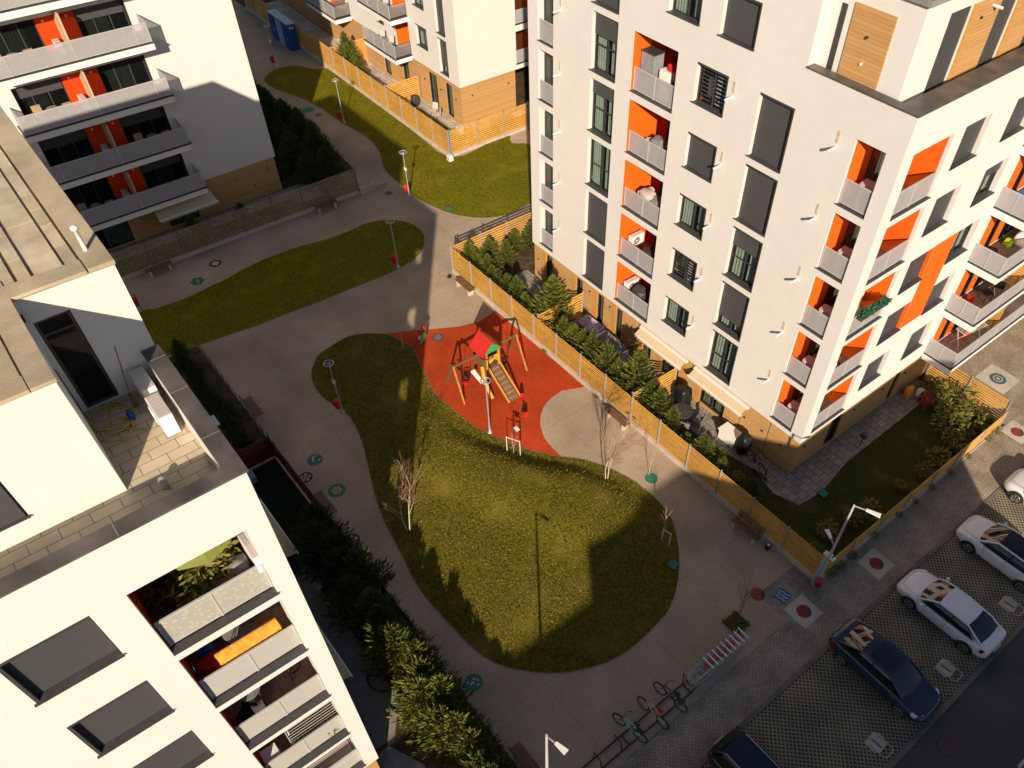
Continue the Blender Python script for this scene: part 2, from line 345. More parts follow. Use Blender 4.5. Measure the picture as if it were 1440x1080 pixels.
    def build(s, name, parent=None, at=None, label=None, cat=None, group=None, kind=None):
        off = Vector((0, 0, 0))
        if parent is not None:
            p = parent
            while p is not None: off += Vector(p.location); p = p.parent
        elif at is not None: off = Vector(at)
        me = bpy.data.meshes.new(name)
        me.from_pydata([(x[0] - off.x, x[1] - off.y, x[2] - off.z) for x in s.v], [], s.f)
        mats = []
        idx = []
        for m in s.m:
            if m not in mats: mats.append(m)
            idx.append(mats.index(m))
        for m in mats: me.materials.append(m)
        me.polygons.foreach_set('material_index', idx); me.polygons.foreach_set('use_smooth', s.sm)
        me.update()
        o = bpy.data.objects.new(name, me); COL.objects.link(o)
        if parent is not None: o.parent = parent
        elif at is not None: o.location = at
        return tag(o, label, cat, group, kind)
def tag(o, label=None, cat=None, group=None, kind=None):
    if label: o['label'] = label
    if cat: o['category'] = cat
    if group: o['group'] = group
    if kind: o['kind'] = kind
    return o
def thing(name, label, cat, loc=(0, 0, 0), rz=0, group=None):
    o = bpy.data.objects.new(name, None); o.empty_display_size = .3; COL.objects.link(o); o.location = loc; o.rotation_euler = (0, 0, rz)
    return tag(o, label, cat, group)
def dup(root, loc, rz=None, label=None, scale=None, group=None):
    def rec(o, par):
        c = o.copy(); COL.objects.link(c)
        if par is not None: c.parent = par
        for k in o.children: rec(k, c)
        return c
    r = rec(root, None); r.location = loc
    if rz is not None: r.rotation_euler = (0, 0, rz)
    if scale is not None: r.scale = scale if isinstance(scale, tuple) else (scale,) * 3
    if label: r['label'] = label
    if group: r['group'] = group
    return r
def smooth(pts, k=4, closed=True):
    out = []; n = len(pts)
    for i in range(n if closed else n - 1):
        g = (lambda j: pts[j % n]) if closed else (lambda j: pts[min(max(j, 0), n - 1)])
        p0, p1, p2, p3 = (Vector(g(i + d)) for d in (-1, 0, 1, 2))
        for j in range(k):
            t = j / k
            out.append(.5 * ((2 * p1) + (p2 - p0) * t + (2 * p0 - 5 * p1 + 4 * p2 - p3) * t * t + (3 * p1 - p0 - 3 * p2 + p3) * t ** 3))
    if not closed: out.append(Vector(pts[-1]))
    return out
def sheet(name, pts, z, m, label=None, thick=.03):
    "a flat area with a thin edge, triangulated"
    from mathutils.geometry import tessellate_polygon
    p = [Vector((q[0], q[1], z)) for q in pts]; b = MB(); n = len(p)
    tri = tessellate_polygon([p])
    vs = p + [Vector((q.x, q.y, z - thick)) for q in p]
    fs = []
    for t in tri:
        a, c, d = (p[i] for i in t)
        fs.append(tuple(t) if (c - a).cross(d - a).z > 0 else tuple(t)[::-1])
    b.add(vs, fs + [(i, (i + 1) % n, n + (i + 1) % n, n + i) for i in range(n)], m)
    return b.build(name, kind='structure', label=label)
def edging(mb, pts, w, z0, z1, m, closed=True):
    n = len(pts); P = [Vector((p[0], p[1], 0)) for p in pts]
    L_, R_ = [], []
    for i in range(n):
        a = P[i - 1] if (closed or i) else P[i]; c = P[(i + 1) % n] if (closed or i < n - 1) else P[i]
        t = (c - a).normalized(); nn = Vector((-t.y, t.x, 0)) * (w / 2); L_.append(P[i] + nn); R_.append(P[i] - nn)
    for i in range(n if closed else n - 1):
        j = (i + 1) % n
        mb.hexa([(R_[i].x, R_[i].y, z0), (R_[j].x, R_[j].y, z0), (L_[j].x, L_[j].y, z0), (L_[i].x, L_[i].y, z0), (R_[i].x, R_[i].y, z1), (R_[j].x, R_[j].y, z1), (L_[j].x, L_[j].y, z1), (L_[i].x, L_[i].y, z1)], m)
# ------------------------------------------------------------------ building helpers
def facade(b, P, u0, u1, z0, z1, holes, m, dep=.3, mrev=None):
    us = sorted({u0, u1, *[h[0] for h in holes], *[h[1] for h in holes]}); us = [u for u in us if u0 - 1e-6 <= u <= u1 + 1e-6]
    zs = sorted({z0, z1, *[h[2] for h in holes], *[h[3] for h in holes]}); zs = [z for z in zs if z0 - 1e-6 <= z <= z1 + 1e-6]
    for i in range(len(us) - 1):
        for j in range(len(zs) - 1):
            cu, cz = (us[i] + us[i + 1]) / 2, (zs[j] + zs[j + 1]) / 2
            if any(h[0] < cu < h[1] and h[2] < cz < h[3] for h in holes): continue
            b.quad(P(us[i], zs[j], 0), P(us[i + 1], zs[j], 0), P(us[i + 1], zs[j + 1], 0), P(us[i], zs[j + 1], 0), m)
    for h in holes:
        a0, a1, c0, c1 = h[:4]; d = h[4] if len(h) > 4 else dep; r = mrev or m
        b.quad(P(a0, c0, 0), P(a0, c1, 0), P(a0, c1, d), P(a0, c0, d), r); b.quad(P(a1, c0, 0), P(a1, c1, 0), P(a1, c1, d), P(a1, c0, d), r)
        b.quad(P(a0, c0, 0), P(a1, c0, 0), P(a1, c0, d), P(a0, c0, d), r); b.quad(P(a0, c1, 0), P(a1, c1, 0), P(a1, c1, d), P(a0, c1, d), r)
def frame_bars(b, P, u0, u1, z0, z1, d0, d1, t, m, mull=(), trans=()):
    e = .004
    b.pbox(P, u0 + e, u0 + t, z0 + e, z1 - e, d0, d1, m); b.pbox(P, u1 - t, u1 - e, z0 + e, z1 - e, d0, d1, m)
    b.pbox(P, u0 + t, u1 - t, z0 + e, z0 + t, d0, d1, m); b.pbox(P, u0 + t, u1 - t, z1 - t, z1 - e, d0, d1, m)
    us = [u0 + t] + [u0 + (u1 - u0) * q for q in mull] + [u1 - t]
    for q in mull: u = u0 + (u1 - u0) * q; b.pbox(P, u - t * .6, u + t * .6, z0 + t, z1 - t, d0 + .006, d1 - .006, m)
    for q in trans:
        z = z0 + (z1 - z0) * q
        for k in range(len(us) - 1):
            a = us[k] + (t * .6 if k else 0); c = us[k + 1] - (t * .6 if k < len(us) - 2 else 0)
            b.pbox(P, a, c, z - t * .45, z + t * .45, d0 + .009, d1 - .009, m)
def curtain(b, P, u0, u1, z0, z1, d, m, amp=.035, per=.16):
    n = max(4, int((u1 - u0) / per * 6)); vs = []
    for i in range(n + 1):
        u = u0 + (u1 - u0) * i / n; dd = d + amp * math.sin(2 * math.pi * (u - u0) / per + math.sin(u * 3)) 
        vs += [P(u, z0, dd), P(u, z1, dd)]
    b.add(vs, [(2 * i, 2 * i + 2, 2 * i + 3, 2 * i + 1) for i in range(n)], m, True)
def window(bld, P, u0, u1, z0, z1, kind='blind', dep=.3, mull=(.5,), trans=(), casing=0, label=None, sill=True, cm=None, gl=None):
    b = MB(); frame_bars(b, P, u0, u1, z0, z1, dep - .07, dep - .005, .06, m_dark, mull, trans)
    if casing:
        u = u1 if casing > 0 else u0; s_ = -casing
        b.pbox(P, u + s_ * .004, u + s_ * .07, z0 + .035, z1 - .095, .004, dep - .08, m_dark)
        b.pbox(P, u0 + .004, u1 - .004, z1 - .09, z1 - .004, .004, dep - .08, m_dark)
    w_ = b.build('window', bld, label=label)
    q = MB(); q.quad(P(u0 + .02, z0 + .02, dep - .04), P(u1 - .02, z0 + .02, dep - .04), P(u1 - .02, z1 - .02, dep - .04), P(u0 + .02, z1 - .02, dep - .04), gl or m_glass); q.build('glass', w_)
    if sill:
        q = MB(); q.pbox(P, u0 - .05, u1 + .02, z0 + .004, z0 + .032, -.07, dep - .075, m_sill); q.build('sill', w_)
    zb = {'blind': z0 + .04, 'half': z0 + (z1 - z0) * .62, 'most': z0 + (z1 - z0) * .22, 'third': z0 + (z1 - z0) * .72}.get(kind)
    if zb:
        q = MB(); q.pbox(P, u0 + .05, u1 - .05, zb, z1 - .045, dep - .13, dep - .105, m_blind); q.build('roller_blind', w_)
    if kind in ('half', 'glass', 'most', 'third'):
        q = MB(); cc = cm or m_curtain
        curtain(q, P, u0 + .05, u0 + (u1 - u0) * .47, z0 + .03, z1 - .05, dep + .1, cc); curtain(q, P, u0 + (u1 - u0) * .56, u1 - .04, z0 + .03, z1 - .05, dep + .15, cc)
        q.build('curtain', w_)
    if kind in ('half', 'glass', 'most', 'third', 'zebra') and dep > .2:
        q = MB(); q.pbox(P, u0 - .3, u1 + .3, z0 - .05, z1 + .1, dep + .75, dep + .8, m_grey); q.build('room_wall', w_)
    if kind == 'zebra':
        q = MB(); n = int((z1 - z0) / .16)
        for i in range(n): q.pbox(P, u0 + (u1 - u0) * .52, u1 - .07, z1 - .08 - i * .16, z1 - .02 - i * .16 - .005, dep + .05, dep + .06, m_white)
        for i in range(n): q.pbox(P, u0 + .07, u0 + (u1 - u0) * .48, z1 - .08 - i * .16, z1 - .04 - i * .16, dep + .05, dep + .06, m_grey)
        q.build('striped_blind', w_)
    return w_
def railing(bld, P, u0, u1, z0, z1, d, mp=None, posts=(.5,), label=None):
    b = MB(); t = .04; e = .01
    b.pbox(P, u0 + e, u1 - e, z1 - .045, z1, d - .025, d + .025, m_rail); b.pbox(P, u0 + e, u1 - e, z0 + .05, z0 + .085, d - .015, d + .015, m_rail)
    for q in (0, *posts, 1):
        u = u0 + e + .02 + (u1 - u0 - .06) * q; b.pbox(P, u - .02, u + .02, z0 + .02, z1 - .046, d - .022, d + .022, m_rail)
    r = b.build('railing', bld, label=label)
    q = MB(); q.pbox(P, u0 + .03, u1 - .03, z0 + .09, z1 - .05, d - .004, d + .004, mp or m_panel); q.build('infill_panel', r)
    return r
def room(bld, P, u0, u1, z0, z1, depth, ml, mb_, mr, mfl=None, mceil=None, door=None, name='loggia', openl=False, openr=False, sill=.2, d0=.0):
    e = .004; b = MB(); a0, a1, c0, c1 = u0 - e, u1 + e, z0 + .0, z1 + e
    if not openl: b.quad(P(a0, c0, d0), P(a0, c1, d0), P(a0, c1, depth), P(a0, c0, depth), ml)
    if not openr: b.quad(P(a1, c0, d0), P(a1, c1, d0), P(a1, c1, depth), P(a1, c0, depth), mr)
    b.quad(P(a0, c1, d0), P(a1, c1, d0), P(a1, c1, depth), P(a0, c1, depth), mceil or m_stucco)
    b.quad(P(a0, c0, depth), P(a1, c0, depth), P(a1, c1, depth), P(a0, c1, depth), mb_)
    o = b.build(name, bld)
    f = MB(); f.pbox(P, a0 + .006, a1 - .006, c0 + .006, c0 + .03, d0 + .004, depth - .004, mfl or m_tile); f.build('floor', o)
    if sill:
        q = MB(); q.pbox(P, u0 - .04, u1 + .02, z0 + .034, z0 + .06, -.05, sill, m_sill); q.build('sill', o)
    if door:
        d = depth - .006; q = MB(); frame_bars(q, P, door[0], door[1], z0 + .04, z0 + 2.25, d - .06, d, .07, m_dark, (.5,)); dd = q.build('glazed_door', o)
        q = MB(); q.quad(P(door[0] + .03, z0 + .06, d - .03), P(door[1] - .03, z0 + .06, d - .03), P(door[1] - .03, z0 + 2.2, d - .03), P(door[0] + .03, z0 + 2.2, d - .03), m_dglass); q.build('glass', dd)
        q = MB(); curtain(q, P, door[0] + .06, door[0] + (door[1] - door[0]) * .45, z0 + .08, z0 + 2.18, d - .012, m_beige, .008); q.build('curtain', dd)
    return o
def vent(bld, P, u, z):
    b = MB(); b.tube(P(u, z - .28, 0), P(u, z - .28, -.42), .055, n=8, m=m_white)
    v = b.build('vent_pipe', bld)
    b = MB(); b.pbox(P, u - .05, u + .05, z - .1, z + .12, -.025, -.003, m_tan); b.pbox(P, u - .05, u + .05, z + .15, z + .34, -.025, -.003, m_tan); b.build('vent_cover', v)
ST = 2.937
# ================================================================== right tower (five storeys over a wood-clad base)
RX, RY, RL, RB_, RT = -12.01, 24.91, -33.08, 2.52, 18.72
PF = lambda u, z, d: Vector((u, RY + d, z))           # facade towards the playground
PR = lambda u, z, d: Vector((RX - d, u, z))           # facade towards the car park
tower = thing('apartment_building', 'tall white apartment block beside the playground, with orange loggias on two facades', 'building', (-22, 40, 0))
S0 = 2.83
b = MB(); hf = []; hr = []
C1, C2, C3, C4, C5, C6, C7, C8, C9 = (-32.3, -31.1), (-28.3, -26.57), (-25.53, -22.87), (-21.78, -20.06), (-18.43, -16.72), (-13.95, -12.67), (25.6, 28.12), (28.85, 30.62), (32.38, 34.2)
for k in range(5):
    s = S0 + k * ST; t = s + 2.6
    hf += [(*C1, s, t, .01), (*C2, s, t), (*C3, s, t, .01), (*C4, s + .95, t), (*C5, s, t), (*C6, s, t, .15)]
    hr += [(*C7, s, t, .15), (*C8, s + .9, t), (*C9, s + .9, t)]
s5 = S0 + 5 * ST
hf2 = [(-23.7, -21.95, s5 + .95, s5 + 2.6), (-20.88, -19.1, s5 + .95, s5 + 2.6), (-28.3, -26.57, s5, s5 + 2.6)]
facade(b, PF, RL, RX, RB_, RT, hf, m_stucco)
facade(b, PF, RL, -16.64, RT, 24, [h for h in hf2 if h[2] >= RT], m_stucco) if 0 else None
# upper storey: its windows start just under the parapet height, so cut both strips
b2 = MB()
hfall = hf + hf2
b = MB()
facade(b, PF, RL, -16.64, RB_, 24.2, [h for h in hfall if h[1] < -16.64], m_stucco)
facade(b, PF, -16.64, RX, RB_, RT, [h for h in hfall if h[0] > -16.64], m_stucco)
facade(b, PR, RY, 62, RB_, RT, hr + [(35.4, 61.5, S0 + k * ST, S0 + k * ST + 2.5, .01) for k in range(5)], m_stucco)
b.quad(V(RL, RY, RB_), V(RL, 62, RB_), V(RL, 62, 24.2), V(RL, RY, 24.2), m_stucco)
b.quad(V(RL, 62, RB_), V(RX, 62, RB_), V(RX, 62, RT), V(RL, 62, RT), m_stucco)
b.quad(V(RL, RY, 24.2), V(-16.64, RY, 24.2), V(-16.64, 62, 24.2), V(RL, 62, 24.2), m_stucco)
b.quad(V(-16.64, RY + .32, RT - .3), V(-16.64, 62, RT - .3), V(-16.64, 62, 24.2), V(-16.64, RY + .32, 24.2), m_stucco)
b.quad(V(-16.64, RY, RT + .003), V(-16.64, RY + .32, RT + .003), V(-16.64, RY + .32, 24.2), V(-16.64, RY, 24.2), m_stucco)
b.quad(V(RL, RY, RB_), V(RX, RY, RB_), V(RX, 62, RB_), V(RL, 62, RB_), m_stucco)
b.build('wall', tower)
b = MB(); b.box((-16.63, RY + .02, RT - .5), (RX - .02, 61.9, RT - .42), m_tiles); b.build('terrace_floor', tower)
b = MB(); b.box((-16.63, RY - .06, RT + .004), (RX + .06, RY + .36, RT + .06), m_coping); b.box((RX - .8, RY + .363, RT + .004), (RX + .06, 61.9, RT + .06), m_coping)
b.box((RX - .8, RY + .36, RT - .42), (RX - .6, 61.8, RT + .003), m_stucco); b.build('parapet_coping', tower)
# setback penthouse
PP = lambda u, z, d: Vector((u, 25.5 + d, z)); PQ = lambda u, z, d: Vector((-13.2 - d, u, z))
b = MB(); zt = 21.62
facade(b, PP, -16.63, -13.2, RT - .41, zt, [], m_stucco)
facade(b, PQ, 25.5, 61, RT - .41, zt, [(27.1, 28.35, RT - .35, 21.05), (30.35, 31.5, RT - .35, 21.05), (33.3, 34.6, RT - .35, 21.05)], m_stucco, .15)
b.build('penthouse_wall', tower)
b = MB(); b.box((-16.63, 25.35, zt + .004), (-13.05, 61, zt + .2), m_conc2); b.build('penthouse_roof', tower)
b = MB(); b.pbox(PP, -15.72, -14.1, RT - .3, 21.02, -.06, -.004, m_clad); wp = b.build('wood_panel', tower)
b = MB(); b.lathe(PP(-14.95, 20.15, -.065), [(.05, 0), (.05, .07)], m_dark, 10, axis=(0, -1, 0)); b.lathe(PP(-14.9, 19.3, -.065), [(.05, 0), (.05, .06)], m_white, 10, axis=(0, -1, 0)); b.build('wall_light', wp)
b = MB(); b.pbox(PP, -16.25, -16.02, RT - .3, 20.85, -.02, -.004, m_dark); b.build('narrow_window', tower)
for u0, u1 in ((28.42, 30.28), (31.56, 33.22), (34.7, 36.5)):
    b = MB(); b.pbox(PQ, u0, u1, RT - .36, 21.05, -.05, -.004, m_clad); b.pbox(PQ, u0 - .0, u0 + .3, RT - .36, 21.04, -.075, -.053, m_cladpost); wp = b.build('wood_panel', tower)
    b = MB(); b.lathe(PQ(u0 + .7, 20.5, -.055), [(.05, 0), (.05, .06)], m_dark, 10, axis=(1, 0, 0)); b.build('wall_light', wp); b = MB(); b.tube(PQ(u0 + 1.3, 20.75, -.05), PQ(u0 + 1.3, 20.75, -.4), .05, n=8, m=m_white); b.build('vent_pipe', wp)
for u0, u1 in ((27.1, 28.35), (30.35, 31.5), (33.3, 34.6)): window(tower, PQ, u0, u1, RT - .35, 21.05, 'blind', .15, sill=False)
kinds2 = ['blind', 'blind', 'glass', 'third', 'half']; kinds4 = ['glass', 'zebra', 'glass', 'blind', 'zebra']; kinds5 = ['glass', 'most', 'half', 'blind', 'blind']
for k in range(5):
    s = S0 + k * ST; t = s + 2.6
    window(tower, PF, *C2, s, t, kinds2[k], trans=(.45,)); window(tower, PF, *C4, s + .95, t, kinds4[k], casing=1)
    window(tower, PF, *C5, s, t, kinds5[k], casing=1, trans=(.4,)); 
    window(tower, PR, *C8, s + .9, t, ['blind', 'blind', 'blind', 'blind', 'blind'][k]); window(tower, PR, *C9, s + .9, t, ['blind', 'blind', 'glass', 'half', 'blind'][k])
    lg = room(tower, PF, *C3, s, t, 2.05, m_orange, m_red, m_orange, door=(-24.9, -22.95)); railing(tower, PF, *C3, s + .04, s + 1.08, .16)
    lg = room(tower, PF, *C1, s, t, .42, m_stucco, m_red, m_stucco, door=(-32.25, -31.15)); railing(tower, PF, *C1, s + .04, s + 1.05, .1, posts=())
    # corner loggia, open to both sides round the pillar
    b = MB(); x0, x1, y0, y1 = C6[0] - .003, RX - .151, RY + .151, C7[1] + .003
    b.quad(V(x0, y0, s), V(x0, y1, s), V(x0, y1, t), V(x0, y0, t), m_orange); b.quad(V(x0, y1, s), V(x1, y1, s), V(x1, y1, t), V(x0, y1, t), m_orange)
    b.quad(V(x0, RY + .01, t + .003), V(RX - .01, RY + .01, t + .003), V(RX - .01, y1, t + .003), V(x0, y1, t + .003), m_stucco)
    lg = b.build('corner_loggia', tower)
    b = MB(); b.box((x0 + .01, RY + .01, s - .03), (RX - .01, y1 - .01, s - .004), m_tile); b.build('floor', lg)
    b = MB(); b.pbox(PF, C6[0] - .04, C6[1] + .02, s + .004, s + .03, -.05, .149, m_sill); b.pbox(PR, C7[0] - .03, C7[1] + .03, s + .004, s + .03, -.05, .149, m_sill); b.build('sill', lg)
    b = MB(); PD = lambda u, z, d: Vector((x0 + d, u, z)); frame_bars(b, PD, 26.35, 27.9, s + .02, s + 2.3, .004, .07, .07, m_dark, (.5,)); dd = b.build('glazed_door', lg)
    b = MB(); b.quad(PD(26.4, s + .05, .03), PD(27.85, s + .05, .03), PD(27.85, s + 2.25, .03), PD(26.4, s + 2.25, .03), m_dglass); curtain(b, PD, 26.9, 27.6, s + .06, s + 2.2, .018, m_curtain, .006); b.build('glass', dd)
    b = MB(); b.box((C6[1] + .002, RY + .152, s - .003), (RX - .152, C7[0] - .002, t + .002), m_stucco); b.build('pillar', lg)
    railing(tower, PF, C6[0] + .02, C6[1], s + .03, s + 1.05, .1, posts=()); railing(tower, PR, C7[0], C7[1] - .02, s + .03, s + 1.05, .1)
for u0, u1, z0, z1 in [h[:4] for h in hf2]: window(tower, PF, u0, u1, z0, z1, 'glass' if u0 < -22 and u0 > -25 else 'blind', casing=1)
for k in range(6):
    z = S0 + k * ST
    if k < 5: vent(tower, PF, -14.65, z + 2.25)
    vent(tower, PF, -30.55, z + 2.2)
    if k < 5: vent(tower, PF, -19.72, z + 2.2)
# orange vertical panel between the windows on the car-park side
b = MB(); zp0, zp1 = S0 + ST + .92, S0 + 2 * ST + 2.62
b.pbox(PR, C8[1] + .004, C9[0] - .02, zp0, zp1, -.012, -.003, m_orange); b.build('orange_panel', tower)
for k in (1, 2):
    s = S0 + k * ST; b = MB(); b.pbox(PR, C8[1] - .02, C8[1] - .004, s + .95, s + 2.59, .004, .22, m_orange); b.build('orange_reveal', tower)
# far balconies wrapping the car-park side
for k in range(5):
    s = 2.3 + k * ST
    b = MB(); b.box((RX + .004, 35.05, s), (RX + 1.65, 52, s + .38), m_white); b.box((RX + .02, 35.0, s + .384), (RX + 1.7, 52, s + .44), m_dark); b.box((RX + .004, 35.07, s + .443), (RX + 1.6, 51.9, s + .46), m_tile)
    bal = b.build('balcony', tower)
    PB = lambda u, z, d: Vector((RX + 1.6 - d, u, z)); PE = lambda u, z, d: Vector((u, 35.08 + d, z))
    railing(tower, PB, 35.1, 52, s + .4, s + 1.42, 0, posts=(.12, .24, .36, .48, .6, .72, .84)); railing(tower, PE, RX + .02, RX + 1.58, s + .4, s + 1.42, 0)
    P2_ = lambda u, z, d: Vector((RX - .012 - d, u, z))
    for (u0, u1, mm) in ((35.4, 36.2, m_orange), (36.9, 37.5, m_orange), (40.2, 41.5, m_orange)):
        b = MB(); b.pbox(P2_, u0, u1, s + .48, s + 2.9, .0, .08, mm); b.build('orange_panel', tower)
    b = MB(); frame_bars(b, P2_, 36.25, 36.88, s + .48, s + 2.9, .02, .08, .06, m_dark, ()); frame_bars(b, P2_, 37.55, 40.15, s + .48, s + 2.9, .02, .08, .06, m_dark, (.33, .66)); b.pbox(P2_, 41.52, 61, s + .48, s + 2.9, .0, .05, m_stucco)
    dd = b.build('glazed_door', tower)
    b = MB(); b.pbox(P2_, 36.3, 36.85, s + .5, s + 2.85, .04, .05, m_dglass); b.pbox(P2_, 37.6, 40.1, s + .5, s + 2.85, .04, .05, m_dglass); b.build('glass', dd)
    b = MB(); b.bar((RX + .3, 39.4, s + .5), (RX + .3, 39.4, s + 2.4), .05, .05, m_brown)
    for i in range(14): b.box((RX + .05, 39.44, s + .5 + i * .14), (RX + 1.4, 39.47, s + .6 + i * .14), m_slat)
    b.build('balcony_divider', tower)
# wood-clad ground floor
holes = [(-31.87, -31.25, .2, 2.3), (-29.0, -28.4, .2, 2.3), (-27.06, -26.5, .2, 2.3), (-25.4, -24.9, .2, 2.3), (-23.1, -22.4, .2, 2.3), (-21.5, -20.2, .2, 2.3), (-18.5, -16.75, .2, 2.1)]
b = MB(); PFb = lambda u, z, d: Vector((u, RY + .1 + d, z)); PRb = lambda u, z, d: Vector((RX - .1 - d, u, z))
hb = [(27.6, 28.6, .2, 2.3), (33.0, 33.5, .2, 2.3)]
facade(b, PFb, RL + .05, RX - .1, 0, RB_ - .004, holes, m_clad, .15, m_cladpost); facade(b, PRb, RY + .1, 61, 0, RB_ - .004, hb, m_clad, .15, m_cladpost)
b.quad(V(RL + .05, RY + .1, 0), V(RL + .05, 61, 0), V(RL + .05, 61, RB_), V(RL + .05, RY + .1, RB_), m_clad)
b.build('base_wall', tower)
for h in holes: 
    w_ = window(tower, PFb, *h[:4], 'glass', .15, mull=() if h[1] - h[0] < 1 else (.5,), sill=False, cm=m_beige, gl=m_dglass)
    b = MB(); b.pbox(PFb, h[0] - .32, h[0] - .01, .0, RB_ - .01, -.025, -.003, m_cladpost); b.build('door_trim', w_)
for h in hb: window(tower, PRb, *h[:4], 'glass', .15, mull=(), sill=False, gl=m_dglass)
b = MB()
for u in (-32.6, -30.0, -27.7, -25.9, -24.6, -22.1, -19.6, -15.4, -14.2, -13.0): b.lathe(PFb(u, 2.0 if int(u * 10) % 2 else 1.5, 0), [(.05, -.002), (.05, .08)], m_dark, 8, axis=(0, -1, 0))
for u in (25.6, 29.6, 32, 34): b.lathe(PRb(u, 1.8, 0), [(.05, -.002), (.05, .08)], m_dark, 8, axis=(1, 0, 0))
b.build('wall_light', tower)
for i, u in enumerate((-13.9, -15.7)):
    b = MB(); b.pbox(PFb, u, u + .035, 0.05, RB_ - .05, -.006, -.002, m_dark); b.build('cladding_joint', tower)
# ================================================================== near block, lower left
NX, NY, NT, NB = -11.87, 1.54, 18.45, 2.15
PN = lambda u, z, d: Vector((NX - d, u, z)); PS = lambda u, z, d: Vector((u, NY - d, z))
near = thing('apartment_building', 'nearest white apartment block with stone-paved roof, terrace and corner loggias of frosted railings', 'building', (-18, -6, 0))
N0 = 14.19 - 4 * 2.95
LF = (-1.52, 1.04); LS = (-13.9, -12.55)
hn = []; hs = []
for k in range(5):
    s = N0 + k * 2.95; t = s + 2.63
    hn += [(*LF, s, t, .2), (-4.0, -2.25, s + .95, t)]; hs += [(*LS, s, t, .2)]
    hs += [(-17.9, -16.2, s + .95, t), (-21.5, -19.8, s, t), (-25.5, -23, s, t)]
    hn += [(-9, -7.3, s, t), (-13, -11.3, s + .95, t)]
b = MB()
facade(b, PN, -24, NY, NB, NT, hn, m_stucco); facade(b, PS, -34, NX, NB, NT, hs, m_stucco)
b.quad(V(-34, -24, NB), V(-34, NY, NB), V(-34, NY, 19.15), V(-34, -24, 19.15), m_stucco); b.quad(V(-34, -24, NB), V(NX, -24, NB), V(NX, -24, NT), V(-34, -24, NT), m_stucco)
b.quad(V(-34, NY, NB), V(NX, NY, NB), V(NX, -24, NB), V(-34, -24, NB), m_stucco)
b.box((-34, NY - .4, NT + .004), (-28.05, NY, 19.15), m_stucco); b.box((-34, -24, NT + .004), (-33.6, NY - .404, 19.15), m_stucco)
b.box((NX - .33, -23.9, 17.5), (NX - .003, NY - .34, NT - .003), m_stucco); b.box((-16.6, NY - .35, 17.5), (NX - .003, NY - .003, NT - .003), m_stucco)
b.build('wall', near)
b = MB(); b.box((NX - .34, -24, NT + .004), (NX + .05, NY + .05, NT + .05), m_coping); b.box((-16.66, NY - .36, NT + .004), (NX - .343, NY + .05, NT + .05), m_coping); b.build('parapet_coping', near)
b = MB()
for x in (-13.2, -14.9, -16.2): b.box((x - .006, NY - .355, NT + .0505), (x + .006, NY + .045, NT + .053), m_metal)
for y in (-1.0, -3.6, -6.2): b.box((NX - .335, y - .006, NT + .0505), (NX + .045, y + .006, NT + .053), m_metal)
b.build('coping_joint', near)
b = MB(); b.box((-33.6, -23.9, 17.45), (NX - .335, NY - .355, 17.55), m_tiles); b.build('terrace_floor', near)
ZR = 20.77
PA = lambda u, z, d: Vector((-16.67 - d, u, z)); PB2 = lambda u, z, d: Vector((-13.78 - d, u, z))
b = MB(); facade(b, PA, -.52, NY - .02, 17.552, ZR, [(-.39, .345, 17.58, 20.14)], m_stucco, .12); facade(b, PB2, -12, -.52, 17.552, ZR, [(-4.2, -2.22, 18.1, 20.3)], m_stucco, .12)
b.quad(V(-16.67, -.52, 17.552), V(-13.78, -.52, 17.552), V(-13.78, -.52, ZR), V(-16.67, -.52, ZR), m_stucco)
b.quad(V(-28, NY - .02, 17.552), V(-16.67, NY - .02, 17.552), V(-16.67, NY - .02, ZR), V(-28, NY - .02, ZR), m_stucco)
b.quad(V(-28, -12, 17.552), V(-28, NY - .02, 17.552), V(-28, NY - .02, ZR), V(-28, -12, ZR), m_stucco); b.quad(V(-28, -12, 17.552), V(-13.78, -12, 17.552), V(-13.78, -12, ZR), V(-28, -12, ZR), m_stucco)
b.build('penthouse_wall', near)
window(near, PB2, -4.2, -2.22, 18.1, 20.3, 'blind', .12)
b = MB(); frame_bars(b, PA, -.39, .345, 17.58, 20.14, .04, .11, .07, m_dark, (), (.84,)); dd = b.build('glazed_door', near)
b = MB(); b.pbox(PA, -.36, .32, 17.6, 20.1, .08, .09, m_dglass); b.build('glass', dd)
b = MB(); b.box((-16.66, -.515, 17.6), (-16.5, -.50, 18.9), m_dark); b.box((-16.62, -.515, 20.3), (-16.55, -.46, 20.45), m_dark); b.build('drain_pipe', near)
# roof: stone slabs laid round a rim, dark gaps between the rows
b = MB(); b.box((-28, -.515, ZR + .002), (-16.63, NY, ZR + .04), m_apron); b.box((-28, -12, ZR + .002), (-13.74, -.518, ZR + .04), m_apron); roof = b.build('roof', near)
b = MB()
def slabrow(x0, x1, y0, y1, ln, z=ZR + .041, h=.05):
    x = x1
    while x > x0 + .05:
        l = min(ln * R.uniform(.8, 1.15), x - x0); dz = R.uniform(-.006, .006)
        b.box((x - l + .018, y0 + .012, z), (x, y1 - .012, z + h + dz), m_roof2 if R.random() < .55 else m_roof); x -= l
slabrow(-28, -16.6, 1.0, 1.56, 9, h=.09); b.box((-17.08, -.5, ZR + .041), (-16.6, .98, ZR + .115), m_roof)
slabrow(-28, -17.1, .70, .965, .9); slabrow(-28, -17.12, .10, .67, 2.2); slabrow(-28, -17.1, -.22, .055, 1.0); slabrow(-28, -17.12, -.50, -.26, 2.0)
b.box((-14.15, -12, ZR + .041), (-13.7, -.95, ZR + .115), m_roof); b.box((-17.3, -.93, ZR + .041), (-13.7, -.49, ZR + .116), m_roof)
for i, y in enumerate((-.96, -1.52, -1.85, -2.5, -3.1, -3.8)): slabrow(-28, -14.2, y - (.53, .30, .62, .57, .67, .7)[i], y, 1.6)
